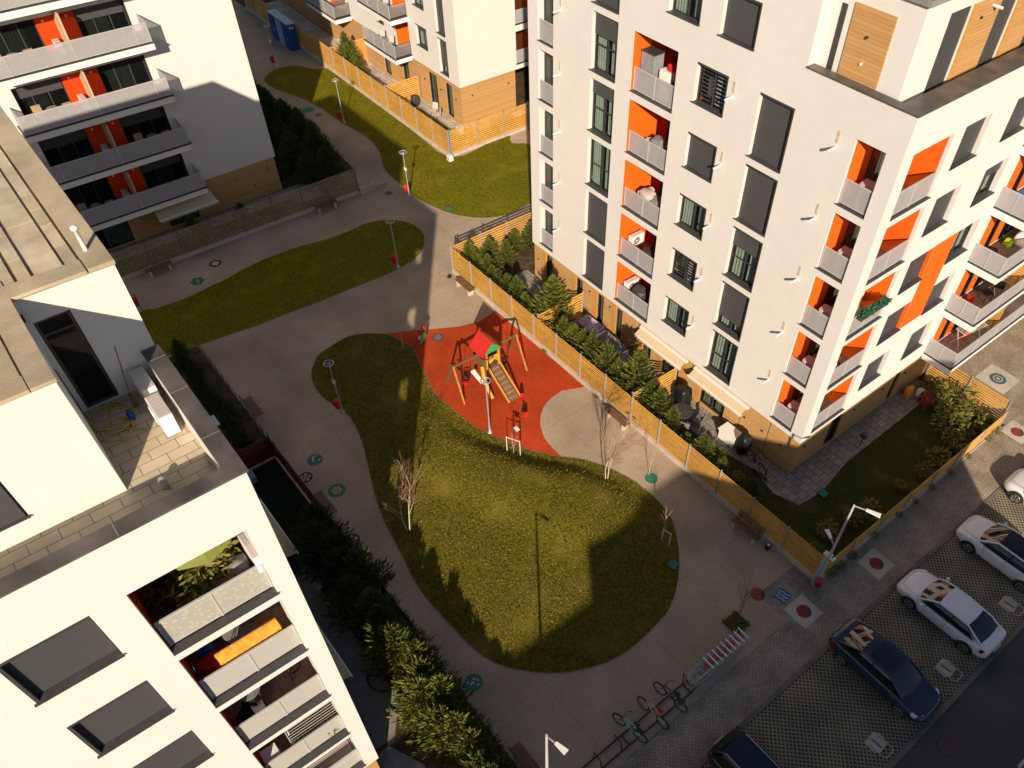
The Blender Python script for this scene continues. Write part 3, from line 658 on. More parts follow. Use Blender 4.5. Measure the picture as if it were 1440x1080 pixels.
b.build('roof_slabs', roof)
for k in range(5):
    s = N0 + k * 2.95; t = s + 2.63
    b = MB(); x0, x1, y0, y1 = LS[0] - .003, NX - .201, LF[0] - .003, NY - .201
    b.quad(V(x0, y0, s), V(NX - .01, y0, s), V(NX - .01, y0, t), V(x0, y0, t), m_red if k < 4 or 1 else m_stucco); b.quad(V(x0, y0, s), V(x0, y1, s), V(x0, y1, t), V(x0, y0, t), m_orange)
    b.quad(V(x0, y0, t + .003), V(NX - .01, y0, t + .003), V(NX - .01, NY - .01, t + .003), V(x0, NY - .01, t + .003), m_stucco)
    lg = b.build('corner_loggia', near)
    b = MB(); b.box((x0 + .01, y0 + .01, s - .03), (NX - .012, NY - .012, s - .004), m_tile); b.build('floor', lg)
    b = MB(); b.pbox(PN, LF[0], LF[1] + .03, s + .004, s + .03, -.06, .2, m_sill); b.pbox(PS, LS[0], LS[1], s + .004, s + .03, -.06, .199, m_sill); b.build('sill', lg)
    b = MB(); b.box((LS[1] + .002, LF[1] + .002, s - .003), (NX - .202, NY - .202, t + .002), m_stucco); b.build('pillar', lg)
    b = MB(); PD = lambda u, z, d: Vector((x0 + d, u, z)); frame_bars(b, PD, y0 + .3, y1 - .3, s + .02, s + 2.3, .004, .07, .07, m_dark, (.5,)); dd = b.build('glazed_door', lg)
    b = MB(); b.quad(PD(y0 + .35, s + .05, .03), PD(y1 - .35, s + .05, .03), PD(y1 - .35, s + 2.25, .03), PD(y0 + .35, s + 2.25, .03), m_dglass); b.build('glass', dd)
    railing(near, PN, LF[0] + .03, LF[1], s + .03, s + 1.06, .22, m_frostp if k == 4 else m_frost); railing(near, PS, LS[0] + .02, LS[1] - .02, s + .03, s + 1.06, .2, m_frost, posts=())
    window(near, PN, -4.0, -2.25, s + .95, t, 'blind', casing=-1); window(near, PN, -9, -7.3, s, t, 'half'); window(near, PN, -13, -11.3, s + .95, t, 'blind')
    window(near, PS, -17.9, -16.2, s + .95, t, 'blind'); window(near, PS, -21.5, -19.8, s, t, 'glass'); window(near, PS, -25.5, -23, s, t, 'half')
b = MB(); facade(b, lambda u, z, d: Vector((NX - .1 - d, u, z)), -24, NY - .1, 0, NB - .004, [], m_clad); facade(b, lambda u, z, d: Vector((u, NY - .1 - d, z)), -34, NX - .1, 0, NB - .004, [], m_clad); b.build('base_wall', near)
# ================================================================== upper-left block with long balconies
UX, UY, UB = -51.93, 17.07, 2.53
PU = lambda u, z, d: Vector((UX - d, u, z))
ul = thing('apartment_building', 'white apartment block with long grey balconies and orange-red recesses, half in shadow at upper left', 'building', (-58, 6, 0))
b = MB(); hu = [(4.02, 11.22, 2.5 + 3.0 * k - .0 + (.45 if k else .45), 4.79 + 3.0 * k, .5) for k in range(5)]
facade(b, PU, -16, UY, UB, 18.9, hu, m_stucco, mrev=m_dark)
b.quad(V(UX, UY, UB), V(-68, UY, UB), V(-68, UY, 18.9), V(UX, UY, 18.9), m_stucco); b.quad(V(-68, -16, UB), V(-68, UY, UB), V(-68, UY, 18.9), V(-68, -16, 18.9), m_stucco); b.quad(V(UX, -16, UB), V(-68, -16, UB), V(-68, -16, 18.9), V(UX, -16, 18.9), m_stucco)
b.quad(V(UX, UY, 18.9), V(-68, UY, 18.9), V(-68, -16, 18.9), V(UX, -16, 18.9), m_roof); b.quad(V(UX, UY, UB), V(-68, UY, UB), V(-68, -16, UB), V(UX, -16, UB), m_stucco)
b.build('wall', ul)
for k in range(5):
    z0, z1 = hu[k][2], hu[k][3]
    for j, (u0, u1, ml) in enumerate(((4.03, 6.62, (.33, .66)), (8.6, 11.2, (.33, .66)))):
        b = MB(); frame_bars(b, PU, u0, u1, z0 + .03, z1, .4, .46, .06, m_dark, ml); b.pbox(PU, u0 + .07, u1 - .07, z1 - (.75 if (k + j) % 3 else .1), z1 - .065, .37, .39, m_blind); dd = b.build('glazed_door', ul)
        b = MB(); b.pbox(PU, u0 + .04, u1 - .04, z0 + .05, z1 - .04, .43, .436, m_dglass); b.build('glass', dd)
        b = MB(); a = u0 + .15 + R.random() * .4; curtain(b, PU, a, a + R.uniform(.8, 1.5), z0 + .06, z1 - .07, .52, m_beige, .03); b.build('curtain', dd)
    b = MB(); b.pbox(PU, 6.63, 8.59, z0 + .03, z1 - .002, .3, .49, m_orange_shade); b.build('shade_reddened_wall', ul)  # orange recess wall, shade painted in as a deeper red
    b = MB()
    for i in range(13): b.box((UX - .28, 7.56, z0 + .1 + i * .165), (UX + 1.35, 7.6, z0 + .21 + i * .165), m_tan)
    b.box((UX + 1.3, 7.54, z0 + .05), (UX + 1.36, 7.62, z0 + 2.2), m_tan); b.box((UX - .28, 7.54, z0 + 2.21), (UX + 1.36, 7.62, z0 + 2.27), m_tan); b.build('privacy_screen', ul)
    b = MB(); b.lathe(PU(7.0, z0 + 1.55, .296), [(.07, 0), (.06, .05)], m_white, 10, axis=(1, 0, 0)); b.lathe(PU(8.2, z0 + 1.55, .296), [(.07, 0), (.06, .05)], m_white, 10, axis=(1, 0, 0)); b.build('wall_light', ul)
    zs = 2.5 + 3.0 * k - .02
    b = MB(); b.box((UX + .004, 3.5, zs), (UX + 1.5, 11.65, zs + .36), m_white); b.box((UX + .004, 3.45, zs + .364), (UX + 1.56, 11.72, zs + .43), m_dark); b.box((UX + .006, 3.6, zs + .433), (UX + 1.45, 11.55, zs + .45), m_tile); b.build('balcony', ul)
    PBu = lambda u, z, d: Vector((UX + 1.48 - d, u, z)); PEu = lambda u, z, d: Vector((u, 11.62 - d, z)); PEl = lambda u, z, d: Vector((u, 3.55 + d, z))
    railing(ul, PBu, 3.55, 11.62, zs + .4, zs + 1.45, 0, posts=(.09, .5, .91)); railing(ul, PEu, UX + .02, UX + 1.45, zs + .4, zs + 1.45, 0, posts=()); railing(ul, PEl, UX + .02, UX + 1.45, zs + .4, zs + 1.45, 0, posts=())
b = MB(); PUb = lambda u, z, d: Vector((UX - .1 - d, u, z))
facade(b, PUb, -16, UY - .1, 0, UB - .004, [(3.0, 6.6, .1, 2.2), (9.0, 11, .1, 2.2)], m_clad, .15)
b.quad(V(UX - .1, UY - .1, 0), V(-68, UY - .1, 0), V(-68, UY - .1, UB), V(UX - .1, UY - .1, UB), m_clad); b.build('base_wall', ul)
window(ul, PUb, 3.0, 6.6, .1, 2.2, 'glass', .15, mull=(.33, .66), sill=False, gl=m_dglass); window(ul, PUb, 9, 11, .1, 2.2, 'glass', .15, sill=False, gl=m_dglass)
b = MB()
for u, z in ((14.0, 1.9), (16.3, 1.9), (15.2, 1.0)): b.lathe(PUb(u, z, 0), [(.05, -.002), (.05, .09)], m_dark, 8, axis=(1, 0, 0))
b.build('wall_light', ul)
def awning(bld, P, u0, u1, z, out, drop, name='awning', label=None):
    b = MB(); b.pbox(P, u0, u1, z - .08, z + .08, -.17, -.02, m_white); 
    a = b.build(name, bld, label=label)
    b = MB(); p0, p1, p2, p3 = P(u0 + .05, z - .02, -.17), P(u1 - .05, z - .02, -.17), P(u1 - .05, z - drop, -out), P(u0 + .05, z - drop, -out)
    t = Vector((0, 0, .01)); b.hexa([p0 - t, p1 - t, p2 - t, p3 - t, p0 + t, p1 + t, p2 + t, p3 + t], m_tan); b.build('canvas', a)
    b = MB(); b.pbox(P, u0, u1, z - drop - .035, z - drop + .035, -out - .05, -out + .01, m_white); b.build('front_bar', a)
    b = MB(); n = max(6, int((u1 - u0) / .09)); vs = []
    for i in range(n + 1):
        u = u0 + .05 + (u1 - u0 - .1) * i / n; vs += [P(u, z - drop - .036, -out - .02), P(u, z - drop - .15 - .045 * abs(math.sin(i * .9)), -out - .02)]
    b.add(vs, [(2 * i, 2 * i + 2, 2 * i + 3, 2 * i + 1) for i in range(n)], m_tan); b.build('valance', a)
    return a
awning(ul, PU, 8.1, 12.0, 2.38, 1.75, .5)
awning(tower, PFb, -23.3, -19.65, 2.3, .55, .25); awning(tower, PFb, -19.1, -15.3, 2.3, .55, .25)
awning(near, lambda u, z, d: Vector((u, NY - .1 - d, z)), -25.8, -21.98, 2.05, 1.93, .4); awning(near, lambda u, z, d: Vector((u, NY - .1 - d, z)), -18.4, -15.4, 2.05, .92, .3)
# ================================================================== background block
BX, BY, BB = -51.68, 32.28, 3.08
PG = lambda u, z, d: Vector((u, BY + d, z)); PH = lambda u, z, d: Vector((BX - d, u, z))
back = thing('apartment_building', 'white apartment block behind the back lawn, with golden wood ground floor', 'building', (-66, 42, 0))
hg = []; hh = []
for k in range(5):
    s = 3.4 + k * 2.94
    hg += [(-54.27, -53.08, s, s + 2.62), (-57.4, -55.8, s + 1.05, s + 2.65), (-60.6, -58.5, s - .1, s + 2.4, .02), (-72, -69, s - .1, s + 2.4, .02), (-63.5, -62.5, s + .9, s + 2.6)]
    hh += [(37.7, 40.4, s - .0, s + 2.5, .02)]
b = MB(); facade(b, PG, -84, BX, BB, 19, hg, m_stucco); facade(b, PH, BY, 52, BB, 19, hh, m_stucco)
b.quad(V(-84, BY, BB), V(-84, 52, BB), V(-84, 52, 19), V(-84, BY, 19), m_stucco); b.quad(V(-84, 52, BB), V(BX, 52, BB), V(BX, 52, 19), V(-84, 52, 19), m_stucco); b.quad(V(-84, BY, 19), V(BX, BY, 19), V(BX, 52, 19), V(-84, 52, 19), m_roof); b.quad(V(-84, BY, BB), V(BX, BY, BB), V(BX, 52, BB), V(-84, 52, BB), m_stucco)
b.build('wall', back)
for k in range(5):
    s = 3.4 + k * 2.94
    window(back, PG, -54.27, -53.08, s, s + 2.62, 'blind' if k % 2 else 'most', casing=1); window(back, PG, -57.4, -55.8, s + 1.05, s + 2.65, 'third', casing=1); window(back, PG, -63.5, -62.5, s + .9, s + 2.6, 'blind')
    room(back, PH, 37.7, 40.4, s, s + 2.5, 1.5, m_stucco, m_orange, m_stucco, door=(37.9, 39.6)); railing(back, PH, 37.7, 40.4, s + .05, s + 1.05, .1)
    for (u0, u1, w0, w1) in ((-60.6, -58.5, -63.4, -58.4), (-72, -69, -73.6, -68.3)):
        room(back, PG, u0, u1, s - .1, s + 2.4, 1.2, m_orange, m_dark, m_orange, door=(u0 + .2, u1 - .8), sill=0)
        b = MB(); b.pbox(PG, u1 - .75, u1 - .02, s - .05, s + 2.38, 1.02, 1.18, m_orange); b.build('orange_panel', back)
        b = MB(); b.pbox(PG, w0, w1, s - .5, s - .16, -1.55, -.004, m_white); b.pbox(PG, w0 - .03, w1 + .03, s - .156, s - .1, -1.6, -.004, m_dark); b.build('balcony', back)
        railing(back, PG, w0, w1, s - .08, s + .95, -1.52, posts=(.33, .66)); railing(back, lambda u, z, d: Vector((w1 - .05, BY - u, z)), .03, 1.5, s - .08, s + .95, 0, posts=())
b = MB(); PGb = lambda u, z, d: Vector((u, BY + .1 + d, z)); PHb = lambda u, z, d: Vector((BX - .1 - d, u, z))
hgb = [(-56.4, -55.2, .1, 2.75), (-53.95, -53.05, .1, 2.75), (-60.5, -59.5, .1, 2.6), (-63.6, -62.6, .1, 2.6)]
facade(b, PGb, -84, BX - .1, 0, BB - .004, hgb, m_clad, .15); facade(b, PHb, BY + .1, 37.6, 0, BB - .004, [], m_clad); b.build('base_wall', back)
for h in hgb: window(back, PGb, *h[:4], 'glass', .15, sill=False, gl=m_dglass, mull=() if h[1] - h[0] < 1.1 else (.5,))
b = MB()
for u in (-57, -54.6, -52.5): b.lathe(PGb(u, 1.9, 0), [(.06, -.002), (.06, .09)], m_dark, 8, axis=(0, -1, 0))
for u in (33.4, 36.9): b.lathe(PHb(u, 2.2, 0), [(.06, -.002), (.06, .09)], m_dark, 8, axis=(1, 0, 0))
b.build('wall_light', back)
# ================================================================== block across the road (out of the picture; it shades the corner of the lawn)
ac = thing('apartment_building', 'white apartment block across the road, its roof line shading the corner of the lawn', 'building', (24, 4, 0))
PX_ = lambda u, z, d: Vector((16.2 + d, u, z))
b = MB(); hx = [(u, u + 1.7, 3.2 + k * 2.94, 5.3 + k * 2.94) for k in range(5) for u in (-18, -14, -10, -5, -1, 4, 9, 13)]
facade(b, PX_, -40, 16.0, 0, 17.6, hx, m_stucco); b.prism([(16.51, -40), (30, -40), (30, 5.6), (16.51, 15.7)], 0, 17.59, m_stucco)
b.prism([(16.2, -8.6), (30, -8.6), (30, 5.8), (16.2, 16.0)], 17.603, 19.2, m_stucco); b.build('wall', ac)
for h in hx: window(ac, PX_, *h[:4], 'blind')
# ================================================================== ground
def px(*pts, z=0): return [G(a, c, z) for a, c in pts]
b = MB(); b.quad(V(-300, -300, -.02), V(300, -300, -.02), V(300, 300, -.02), V(-300, 300, -.02), m_soil); b.build('ground', kind='structure')
hb_ = [G(*p) for p in ((385, 137), (430, 171), (466, 207), (497, 237))]
path_pts = [(-6.66, 5.6), (-6.66, 21.05), (-36.6, 21.05), (-36.6, 70), (-48.35, 70), (-48.35, 28.8), (-130, 28.8), (-130, 21.0), (-72, 21.0)] + [(p.x, p.y) for p in hb_] + [(-48.2, 21.0), (-48.55, 4.3), (-48.6, -22), (-39.8, -22), (-39.8, 5.62)]
sheet('path', path_pts, .02, m_path)
sheet('courtyard_pavement', [(-90, -40), (-130, -40), (-130, 20.9), (-72.1, 20.9), (-72.1, 19), (-90, 10)], .016, m_asphalt)
sheet('pavement', [(-6.65, -20), (-4.86, -20), (-4.86, 70), (-7.03, 70), (-7.03, 21.07), (-6.65, 21.07)], .022, m_brick)
sheet('concrete_apron', px((1062, 838), (1118, 880), (1166, 835), (1150, 818), (1118, 795)), .026, m_apron)
sheet('far_pavement', [(-7.04, 36.9), (-7.04, 70), (-11.8, 70), (-11.8, 36.9)], .020, m_brick)
b = MB(); b.box((-4.855, -20, -.01), (-4.66, 70, .05), m_kerb); b.box((-.12, -20, -.01), (.08, 70, .055), m_kerb); b.box((-7.075, 21.25, -.01), (-7.033, 36.5, .12), m_concrete); b.box((-6.71, -20, -.01), (-6.61, 18.8, .032), m_apron); b.build('kerb', kind='structure')
sheet('parking_lot', [(-4.658, -20), (-.122, -20), (-.122, 70), (-4.658, 70)], .012, m_paver)
sheet('road', [(.082, -40), (9, -40), (9, 90), (.082, 90)], .010, m_asphalt)
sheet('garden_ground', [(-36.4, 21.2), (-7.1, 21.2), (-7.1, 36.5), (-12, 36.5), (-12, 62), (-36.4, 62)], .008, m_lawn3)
sheet('bare_soil', [(-36.2, 21.4), (-24.5, 21.4), (-14, 21.4), (-13.5, 22.3), (-20, 23), (-29, 23.0), (-32.5, 23.6), (-33.5, 27), (-33.4, 36), (-36.2, 36)], .012, m_soil)
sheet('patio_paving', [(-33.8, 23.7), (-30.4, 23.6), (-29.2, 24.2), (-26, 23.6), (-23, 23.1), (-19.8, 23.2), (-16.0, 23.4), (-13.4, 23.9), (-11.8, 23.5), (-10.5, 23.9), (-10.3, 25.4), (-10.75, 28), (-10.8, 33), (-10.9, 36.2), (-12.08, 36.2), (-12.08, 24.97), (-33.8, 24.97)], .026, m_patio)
sheet('back_garden_grass', [(-84, 28.95), (-48.5, 28.95), (-48.5, 42), (-51.5, 42), (-51.5, 32.3), (-84, 32.3)], .02, m_lawn2)
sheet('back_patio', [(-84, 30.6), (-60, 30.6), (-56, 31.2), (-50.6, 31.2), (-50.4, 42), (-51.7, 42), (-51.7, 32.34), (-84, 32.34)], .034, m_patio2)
sheet('front_garden_paving', [(-51.95, 4), (-50.6, 4), (-50.6, 16.9), (-49.6, 17.4), (-49.6, 19), (-51.95, 19)], .012, m_conc2)
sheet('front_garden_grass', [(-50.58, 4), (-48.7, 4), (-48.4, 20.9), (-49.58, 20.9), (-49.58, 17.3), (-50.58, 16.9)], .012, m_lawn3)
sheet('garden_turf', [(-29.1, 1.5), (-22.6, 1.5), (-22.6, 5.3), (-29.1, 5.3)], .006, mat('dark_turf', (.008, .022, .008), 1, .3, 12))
sheet('garden_patio', [(-22.3, 1.5), (-13.1, 1.5), (-13.1, 2.6), (-14.2, 3.4), (-16, 3.6), (-22.3, 3.4)], .006, m_conc2)
sheet('corner_paving', [(-12.9, -3), (-9.4, -3), (-9.4, 2.2), (-11.4, 2.9), (-12.9, 2.2)], .012, m_conc2)
# the lawns: real mounds cut from their outlines
def in_dist(p, poly):
    best = 1e9
    for i in range(len(poly)):
        a, c = poly[i - 1], poly[i]; ab = (c[0] - a[0], c[1] - a[1]); l = ab[0] ** 2 + ab[1] ** 2 or 1e-9
        t = max(0, min(1, ((p[0] - a[0]) * ab[0] + (p[1] - a[1]) * ab[1]) / l)); best = min(best, (p[0] - a[0] - ab[0] * t) ** 2 + (p[1] - a[1] - ab[1] * t) ** 2)
    return math.sqrt(best)
def sstep(a, c, x): t = max(0, min(1, (x - a) / (c - a))); return t * t * (3 - 2 * t)
def lawn(name, pts, m, amp, step=.35, ridge=None, z=.045):
    poly = [(p[0], p[1]) for p in smooth([(p[0], p[1], 0) for p in pts], 3)]
    bm = bmesh.new(); bm.faces.new([bm.verts.new((p[0], p[1], 0)) for p in poly])
    xs = [p[0] for p in poly]; ys = [p[1] for p in poly]
    for ax, lo_, hi_ in ((0, min(xs), max(xs)), (1, min(ys), max(ys))):
        v = lo_ + step
        while v < hi_ - .05:
            co = (v, 0, 0) if ax == 0 else (0, v, 0); no = (1, 0, 0) if ax == 0 else (0, 1, 0)
            bmesh.ops.bisect_plane(bm, geom=bm.verts[:] + bm.edges[:] + bm.faces[:], plane_co=co, plane_no=no, dist=1e-4); v += step
    for v in bm.verts:
        d = in_dist(v.co, poly); h = amp * sstep(.0, 3.0, d) + .05 * noise.noise((v.co.x * .5, v.co.y * .5, 3)) * sstep(0, 1, d)
        if ridge:
            a, c, wd, hh = ridge; ab = Vector(c) - Vector(a); t = max(0, min(1, (Vector((v.co.x, v.co.y)) - Vector(a)).dot(ab) / ab.length_squared))
            dd = (Vector((v.co.x, v.co.y)) - Vector(a) - ab * t).length
            h += hh * sstep(.35, 1.9, d) * (1 - sstep(wd * .4, wd, dd)) * (.45 + .55 * math.sin(math.pi * (.1 + .8 * t)))
        v.co.z = z + h
    me = bpy.data.meshes.new(name); bm.normal_update(); bm.to_mesh(me); bm.free(); me.materials.append(m)
    for p in me.polygons: p.use_smooth = True
    o = bpy.data.objects.new(name, me); COL.objects.link(o); tag(o, kind='structure')
    e = MB(); edging(e, poly, .045, -.01, z - .005, m_conc2); e.build('lawn_edging', kind='structure')
    return poly
import bmesh
main_px = [(438, 526), (441, 515), (448, 500), (462, 490), (480, 479), (496, 472), (517, 469.5), (537, 470), (552, 473), (567, 482), (580, 490), (589, 509), (599, 530), (611, 553), (638, 578), (665, 599), (690, 612), (717, 623), (748, 635), (791, 643.5), (819, 647), (851, 657), (877, 669), (902, 685), (928, 708), (944, 730), (952, 759), (955, 788), (952, 823), (941, 855), (918, 883), (883, 915), (840, 936), (780, 947), (720, 940), (682, 924), (653, 899), (618, 861), (589, 826), (561, 772), (541, 733), (529, 701), (519, 660), (511, 628), (500, 599), (488, 582), (473, 572), (453, 558), (443, 544)]
MAINP = lawn('lawn', px(*main_px), m_lawn, .12, ridge=((-25.5, 12.3), (-15.5, 16.2), 3.2, .62))
lawn('side_lawn', px((195, 441), (215.6, 435.6), (236, 429), (257, 421.7), (279, 412), (299, 402), (320, 392.5), (339, 381), (380, 362), (420, 348), (460, 337), (490, 326), (515, 315), (545, 310), (575, 314), (592, 325), (597, 340), (590, 358), (570, 373), (540, 388), (500, 404), (450, 424), (400, 443), (360, 459), (320, 472), (284, 485), (232, 502), (150, 528), (100, 500)), m_lawn2, .1, .5)
lawn('back_lawn', px((372, 114), (378, 104), (393, 96), (418, 93), (442, 98), (467, 99.5), (520, 139), (580, 184), (634, 222.5), (690, 200), (715, 190), (720, 202), (748, 206), (760, 250), (752, 282), (745, 287), (717, 301), (687, 307), (656, 305.5), (625.5, 298), (595, 284), (576.7, 272), (561, 258), (546, 244), (538.5, 232), (534, 214), (518.6, 195.6), (500, 183), (482, 174), (457.5, 156), (436, 143.6), (411.7, 134), (387, 125)), m_lawn2, .1, .6)
pg = px((537, 470.5), (582, 465), (613, 463), (644, 460), (673, 453), (686, 445), (696, 437)); pg = [(p.x, p.y) for p in pg[:-1]] + [(pg[-1].x, 20.96)]
c_ = px((790, 550), (769, 566), (760, 587), (762, 607), (771, 624), (790, 643)); e0 = G(821, 545)
pg2 = pg + [(e0.x, 20.96)] + [(p.x, p.y) for p in smooth([tuple(q) for q in c_], 3, False)]
mp_ = px(*main_px[7:20]); pg2 += [(p.x, p.y) for p in mp_[::-1]]
sheet('playground_surface', pg2, .03, m_rubber)
# a ragged fringe of blades over the main lawn, too many to count
def tufts(name, poly, n, m, hmin, hmax, z):
    rr = random.Random(5); b = MB(); xs = [p[0] for p in poly]; ys = [p[1] for p in poly]; k = 0
    dep = bpy.context.evaluated_depsgraph_get()
    lw = bpy.data.objects[z]; dep.update()
    vs = []; fs = []
    while k < n:
        x, y = rr.uniform(min(xs), max(xs)), rr.uniform(min(ys), max(ys))
        if noise.noise((x * 1.6, y * 1.6, 1)) < -.15 and rr.random() < .6: continue
        hit, co, no, fi = lw.ray_cast((x, y, 5), (0, 0, -1))
        if not hit: continue
        a = rr.uniform(0, 6.28); w_ = rr.uniform(.012, .03); h = rr.uniform(hmin, hmax); dx, dy = math.cos(a) * w_, math.sin(a) * w_
        lx, ly = rr.gauss(0, .05), rr.gauss(0, .05); i = len(vs)
        vs += [(x - dx, y - dy, co.z - .01), (x + dx, y + dy, co.z - .01), (x + lx, y + ly, co.z + h)]; fs.append((i, i + 1, i + 2)); k += 1
    b.add(vs, fs, m); return b.build(name, kind='stuff', label='ragged short grass blades over the pear-shaped lawn')
m_blade = leafmat('grass_blades', (.06, .06, .006), (.28, .235, .035))
tufts('grass', MAINP, 30000, m_blade, .03, .09, 'lawn')
# ------------------------------------------------------------------ fences
def fence(p0, p1, label, h=1.95, m=None, bay=2.15, n=10, plinth=.24, gap=.42, post=True, name='slat_fence', solid=False, pm=None):
    m = m or m_slat; p0, p1 = Vector((*p0, 0)), Vector((*p1, 0)); d = p1 - p0; L_ = d.length; t = d.normalized(); nrm = Vector((-t.y, t.x, 0))
    f = thing(name, label, 'fence', p0); k = max(1, round(L_ / bay)); s = L_ / k
    if plinth:
        b = MB(); b.bar(p0 + Vector((0, 0, plinth / 2)), p1 + Vector((0, 0, plinth / 2)), .2, plinth, m_concrete); b.build('plinth', f)
    pitch = (h - plinth - .04) / n; sl = pitch * (1 - gap)
    for i in range(k):
        a = p0 + t * (s * i + .03); c = p0 + t * (s * (i + 1) - .03); b = MB()
        for j in range(n):
            z = plinth + .04 + pitch * j + sl / 2 + R.uniform(-.004, .004); tw = nrm * R.uniform(-.004, .004)
            b.bar(a + tw + Vector((0, 0, z)), c + tw + Vector((0, 0, z)), .024, sl, m)
        b.build('slat_panel', f)
    for i in range(k + 1):
        a = p0 + t * (s * i); b = MB(); b.bar(a + Vector((0, 0, plinth - .02)), a + Vector((0, 0, h + .04)), .055, .07, pm or m_post, up=tuple(t)); 
        if post: b.bar(a - nrm * .045 + Vector((0, 0, plinth)), a - nrm * .045 + Vector((0, 0, h)), .05, .03, m_post, up=tuple(t))
        b.build('post', f)
    return f
fence((-36.5, 21.12), (-7.2, 21.14), 'long golden wooden slat fence between the playground and the garden of the tower', bay=2.1, n=11, gap=.46)
fence((-36.52, 21.3), (-36.52, 44), 'wooden slat fence running back beside the green lawn, seen from its garden side')
fence((-28.0, 21.35), (-28.0, 24.7), 'short slatted garden partition by the patterned sofa cover', plinth=.04, post=False, name='garden_partition')
fence((-20.0, 21.35), (-20.0, 24.6), 'short slatted garden partition between the two beige awnings', plinth=.04, post=False, name='garden_partition')
fence((-7.16, 21.3), (-7.16, 36.4), 'low tan board fence along the brick pavement with vines poking through', h=1.25, n=11, gap=.06, plinth=.1)
fence((-11.9, 36.6), (-7.3, 36.6), 'slatted end fence behind the shrubs at the far end of the tower garden', h=1.8, gap=.45)
fence((-48.5, 4.4), (-48.25, 21.0), 'weathered slat fence with wide gaps in front of the shaded block with long balconies', m=m_slatg, gap=.5, n=13, plinth=.2, pm=m_dark)
fence((-84, 28.87), (-48.43, 28.87), 'long golden slat fence behind the back lawn, half of it in shade', bay=2.2, h=2.1, n=12, gap=.3)
fence((-48.43, 29.0), (-48.43, 46), 'bright yellow sunlit slat fence on the right of the back garden corner', bay=2.3, h=2.1, n=12, gap=.3)
fence((-57.8, 29.1), (-57.8, 32.2), 'yellow slatted partition between the two back gardens', plinth=.04, n=12, gap=.3, post=False, name='garden_partition')
fence((-66.8, 29.1), (-66.8, 33.5), 'yellow slatted partition beside the shaded terrace and the potted shrub', plinth=.04, n=12, gap=.3, post=False, name='garden_partition')
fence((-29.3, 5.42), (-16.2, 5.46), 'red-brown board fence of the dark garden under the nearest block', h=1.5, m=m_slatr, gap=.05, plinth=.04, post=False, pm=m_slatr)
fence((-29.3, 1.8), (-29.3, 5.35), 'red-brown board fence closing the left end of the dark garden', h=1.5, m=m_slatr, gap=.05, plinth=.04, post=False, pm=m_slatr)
w0 = MB(); w0.box((-48.18, 21.02, 0), (-47.95, 22.2, .5), m_concrete); w0.box((-48.12, 22.2, 0), (-48.0, 23.1, .3), m_concrete); w0.build('low_wall', at=(-48.06, 21.6, 0), label='low white wall end at the corner of the weathered fence', cat='wall')
w0 = MB(); w0.box((-48.2, 28.4, 0), (-47.8, 28.75, .45), m_white); w0.box((-48.16, 28.39, .1), (-47.84, 28.398, .4), m_concrete); w0.build('meter_box', at=(-48, 28.6, 0), label='small white meter box at the foot of the yellow fence corner', cat='box')
w0 = MB()
for i in range(14): 
    x = -39.6 + i * .8; w0.tube((x, 5.55, 0), (x, 5.55, 1.1), .02, n=6, m=m_dark)
for z in (.15, .6, 1.08): w0.tube((-39.6, 5.55, z), (-29.4, 5.5, z), .012, n=6, m=m_dark)
w0.build('wire_fence', at=(-35, 5.55, 0), label='thin dark wire fence along the hedge beside the left path', cat='fence')
# ------------------------------------------------------------------ vegetation
def conifer(name, h, r, seed, m, dens=1.0, base=.05, taper=.8):
    rr = random.Random(seed); root = thing(name, None, 'shrub', (0, 0, 0))
    b = MB(); b.tube((0, 0, 0), (rr.uniform(-.04, .04), 0, h * .9), .05 * h / 2.5, .012, 7, m_bark); b.build('trunk', root)
    b = MB(); n = int(150 * dens * h / 2.5); vs = []; fs = []
    def leaf(p, d, L_, w_):
        s = d.cross(Vector((rr.gauss(0, 1), rr.gauss(0, 1), rr.gauss(0, 1))))
        if s.length < 1e-3: return
        s = s.normalized() * w_; i = len(vs)
        vs.extend([p, p + d * L_ * .5 + s, p + d * L_, p + d * L_ * .5 - s]); fs.append((i, i + 1, i + 2, i + 3))
    n = int(n * 1.25)
    for i in range(n):
        t = base + (1 - base) * (i + rr.random()) / n; a = i * 2.399 + rr.uniform(-.5, .5)
        L_ = r * ((1 - t) ** taper * (1 if t > .1 else .8)) * rr.uniform(.6, 1.25) + .1
        el = rr.uniform(.05, .5) + .9 * t * t; d = Vector((math.cos(a) * math.cos(el), math.sin(a) * math.cos(el), math.sin(el)))
        o = Vector((0, 0, t * h * .93)); k = max(2, int(L_ / .11)); curve = rr.uniform(-.1, .6); side = Vector((-math.sin(a), math.cos(a), 0))
        for j in range(k):
            q = (j + 1) / k
            if q < .2 and L_ > .4: continue
            p = o + d * (L_ * q) + Vector((0, 0, curve * .3 * q * q * L_))
            for sg in (-1, 1, 0):
                dd = (d * .9 + side * sg * rr.uniform(.35, .8) + Vector((0, 0, rr.uniform(-.1, .55)))).normalized()
                leaf(p, dd, rr.uniform(.15, .30) * (1.1 - .3 * q), rr.uniform(.016, .032))
        leaf(o + d * L_ + Vector((0, 0, curve * .3 * L_)), (d + Vector((0, 0, .4))).normalized(), .3, .03)
    for i in range(10): leaf(Vector((0, 0, h * (.86 + .012 * i))), Vector((rr.gauss(0, .35), rr.gauss(0, .35), 1)).normalized(), .3, .025)
    b.add(vs, fs, m); b.build('crown', root)
    return root
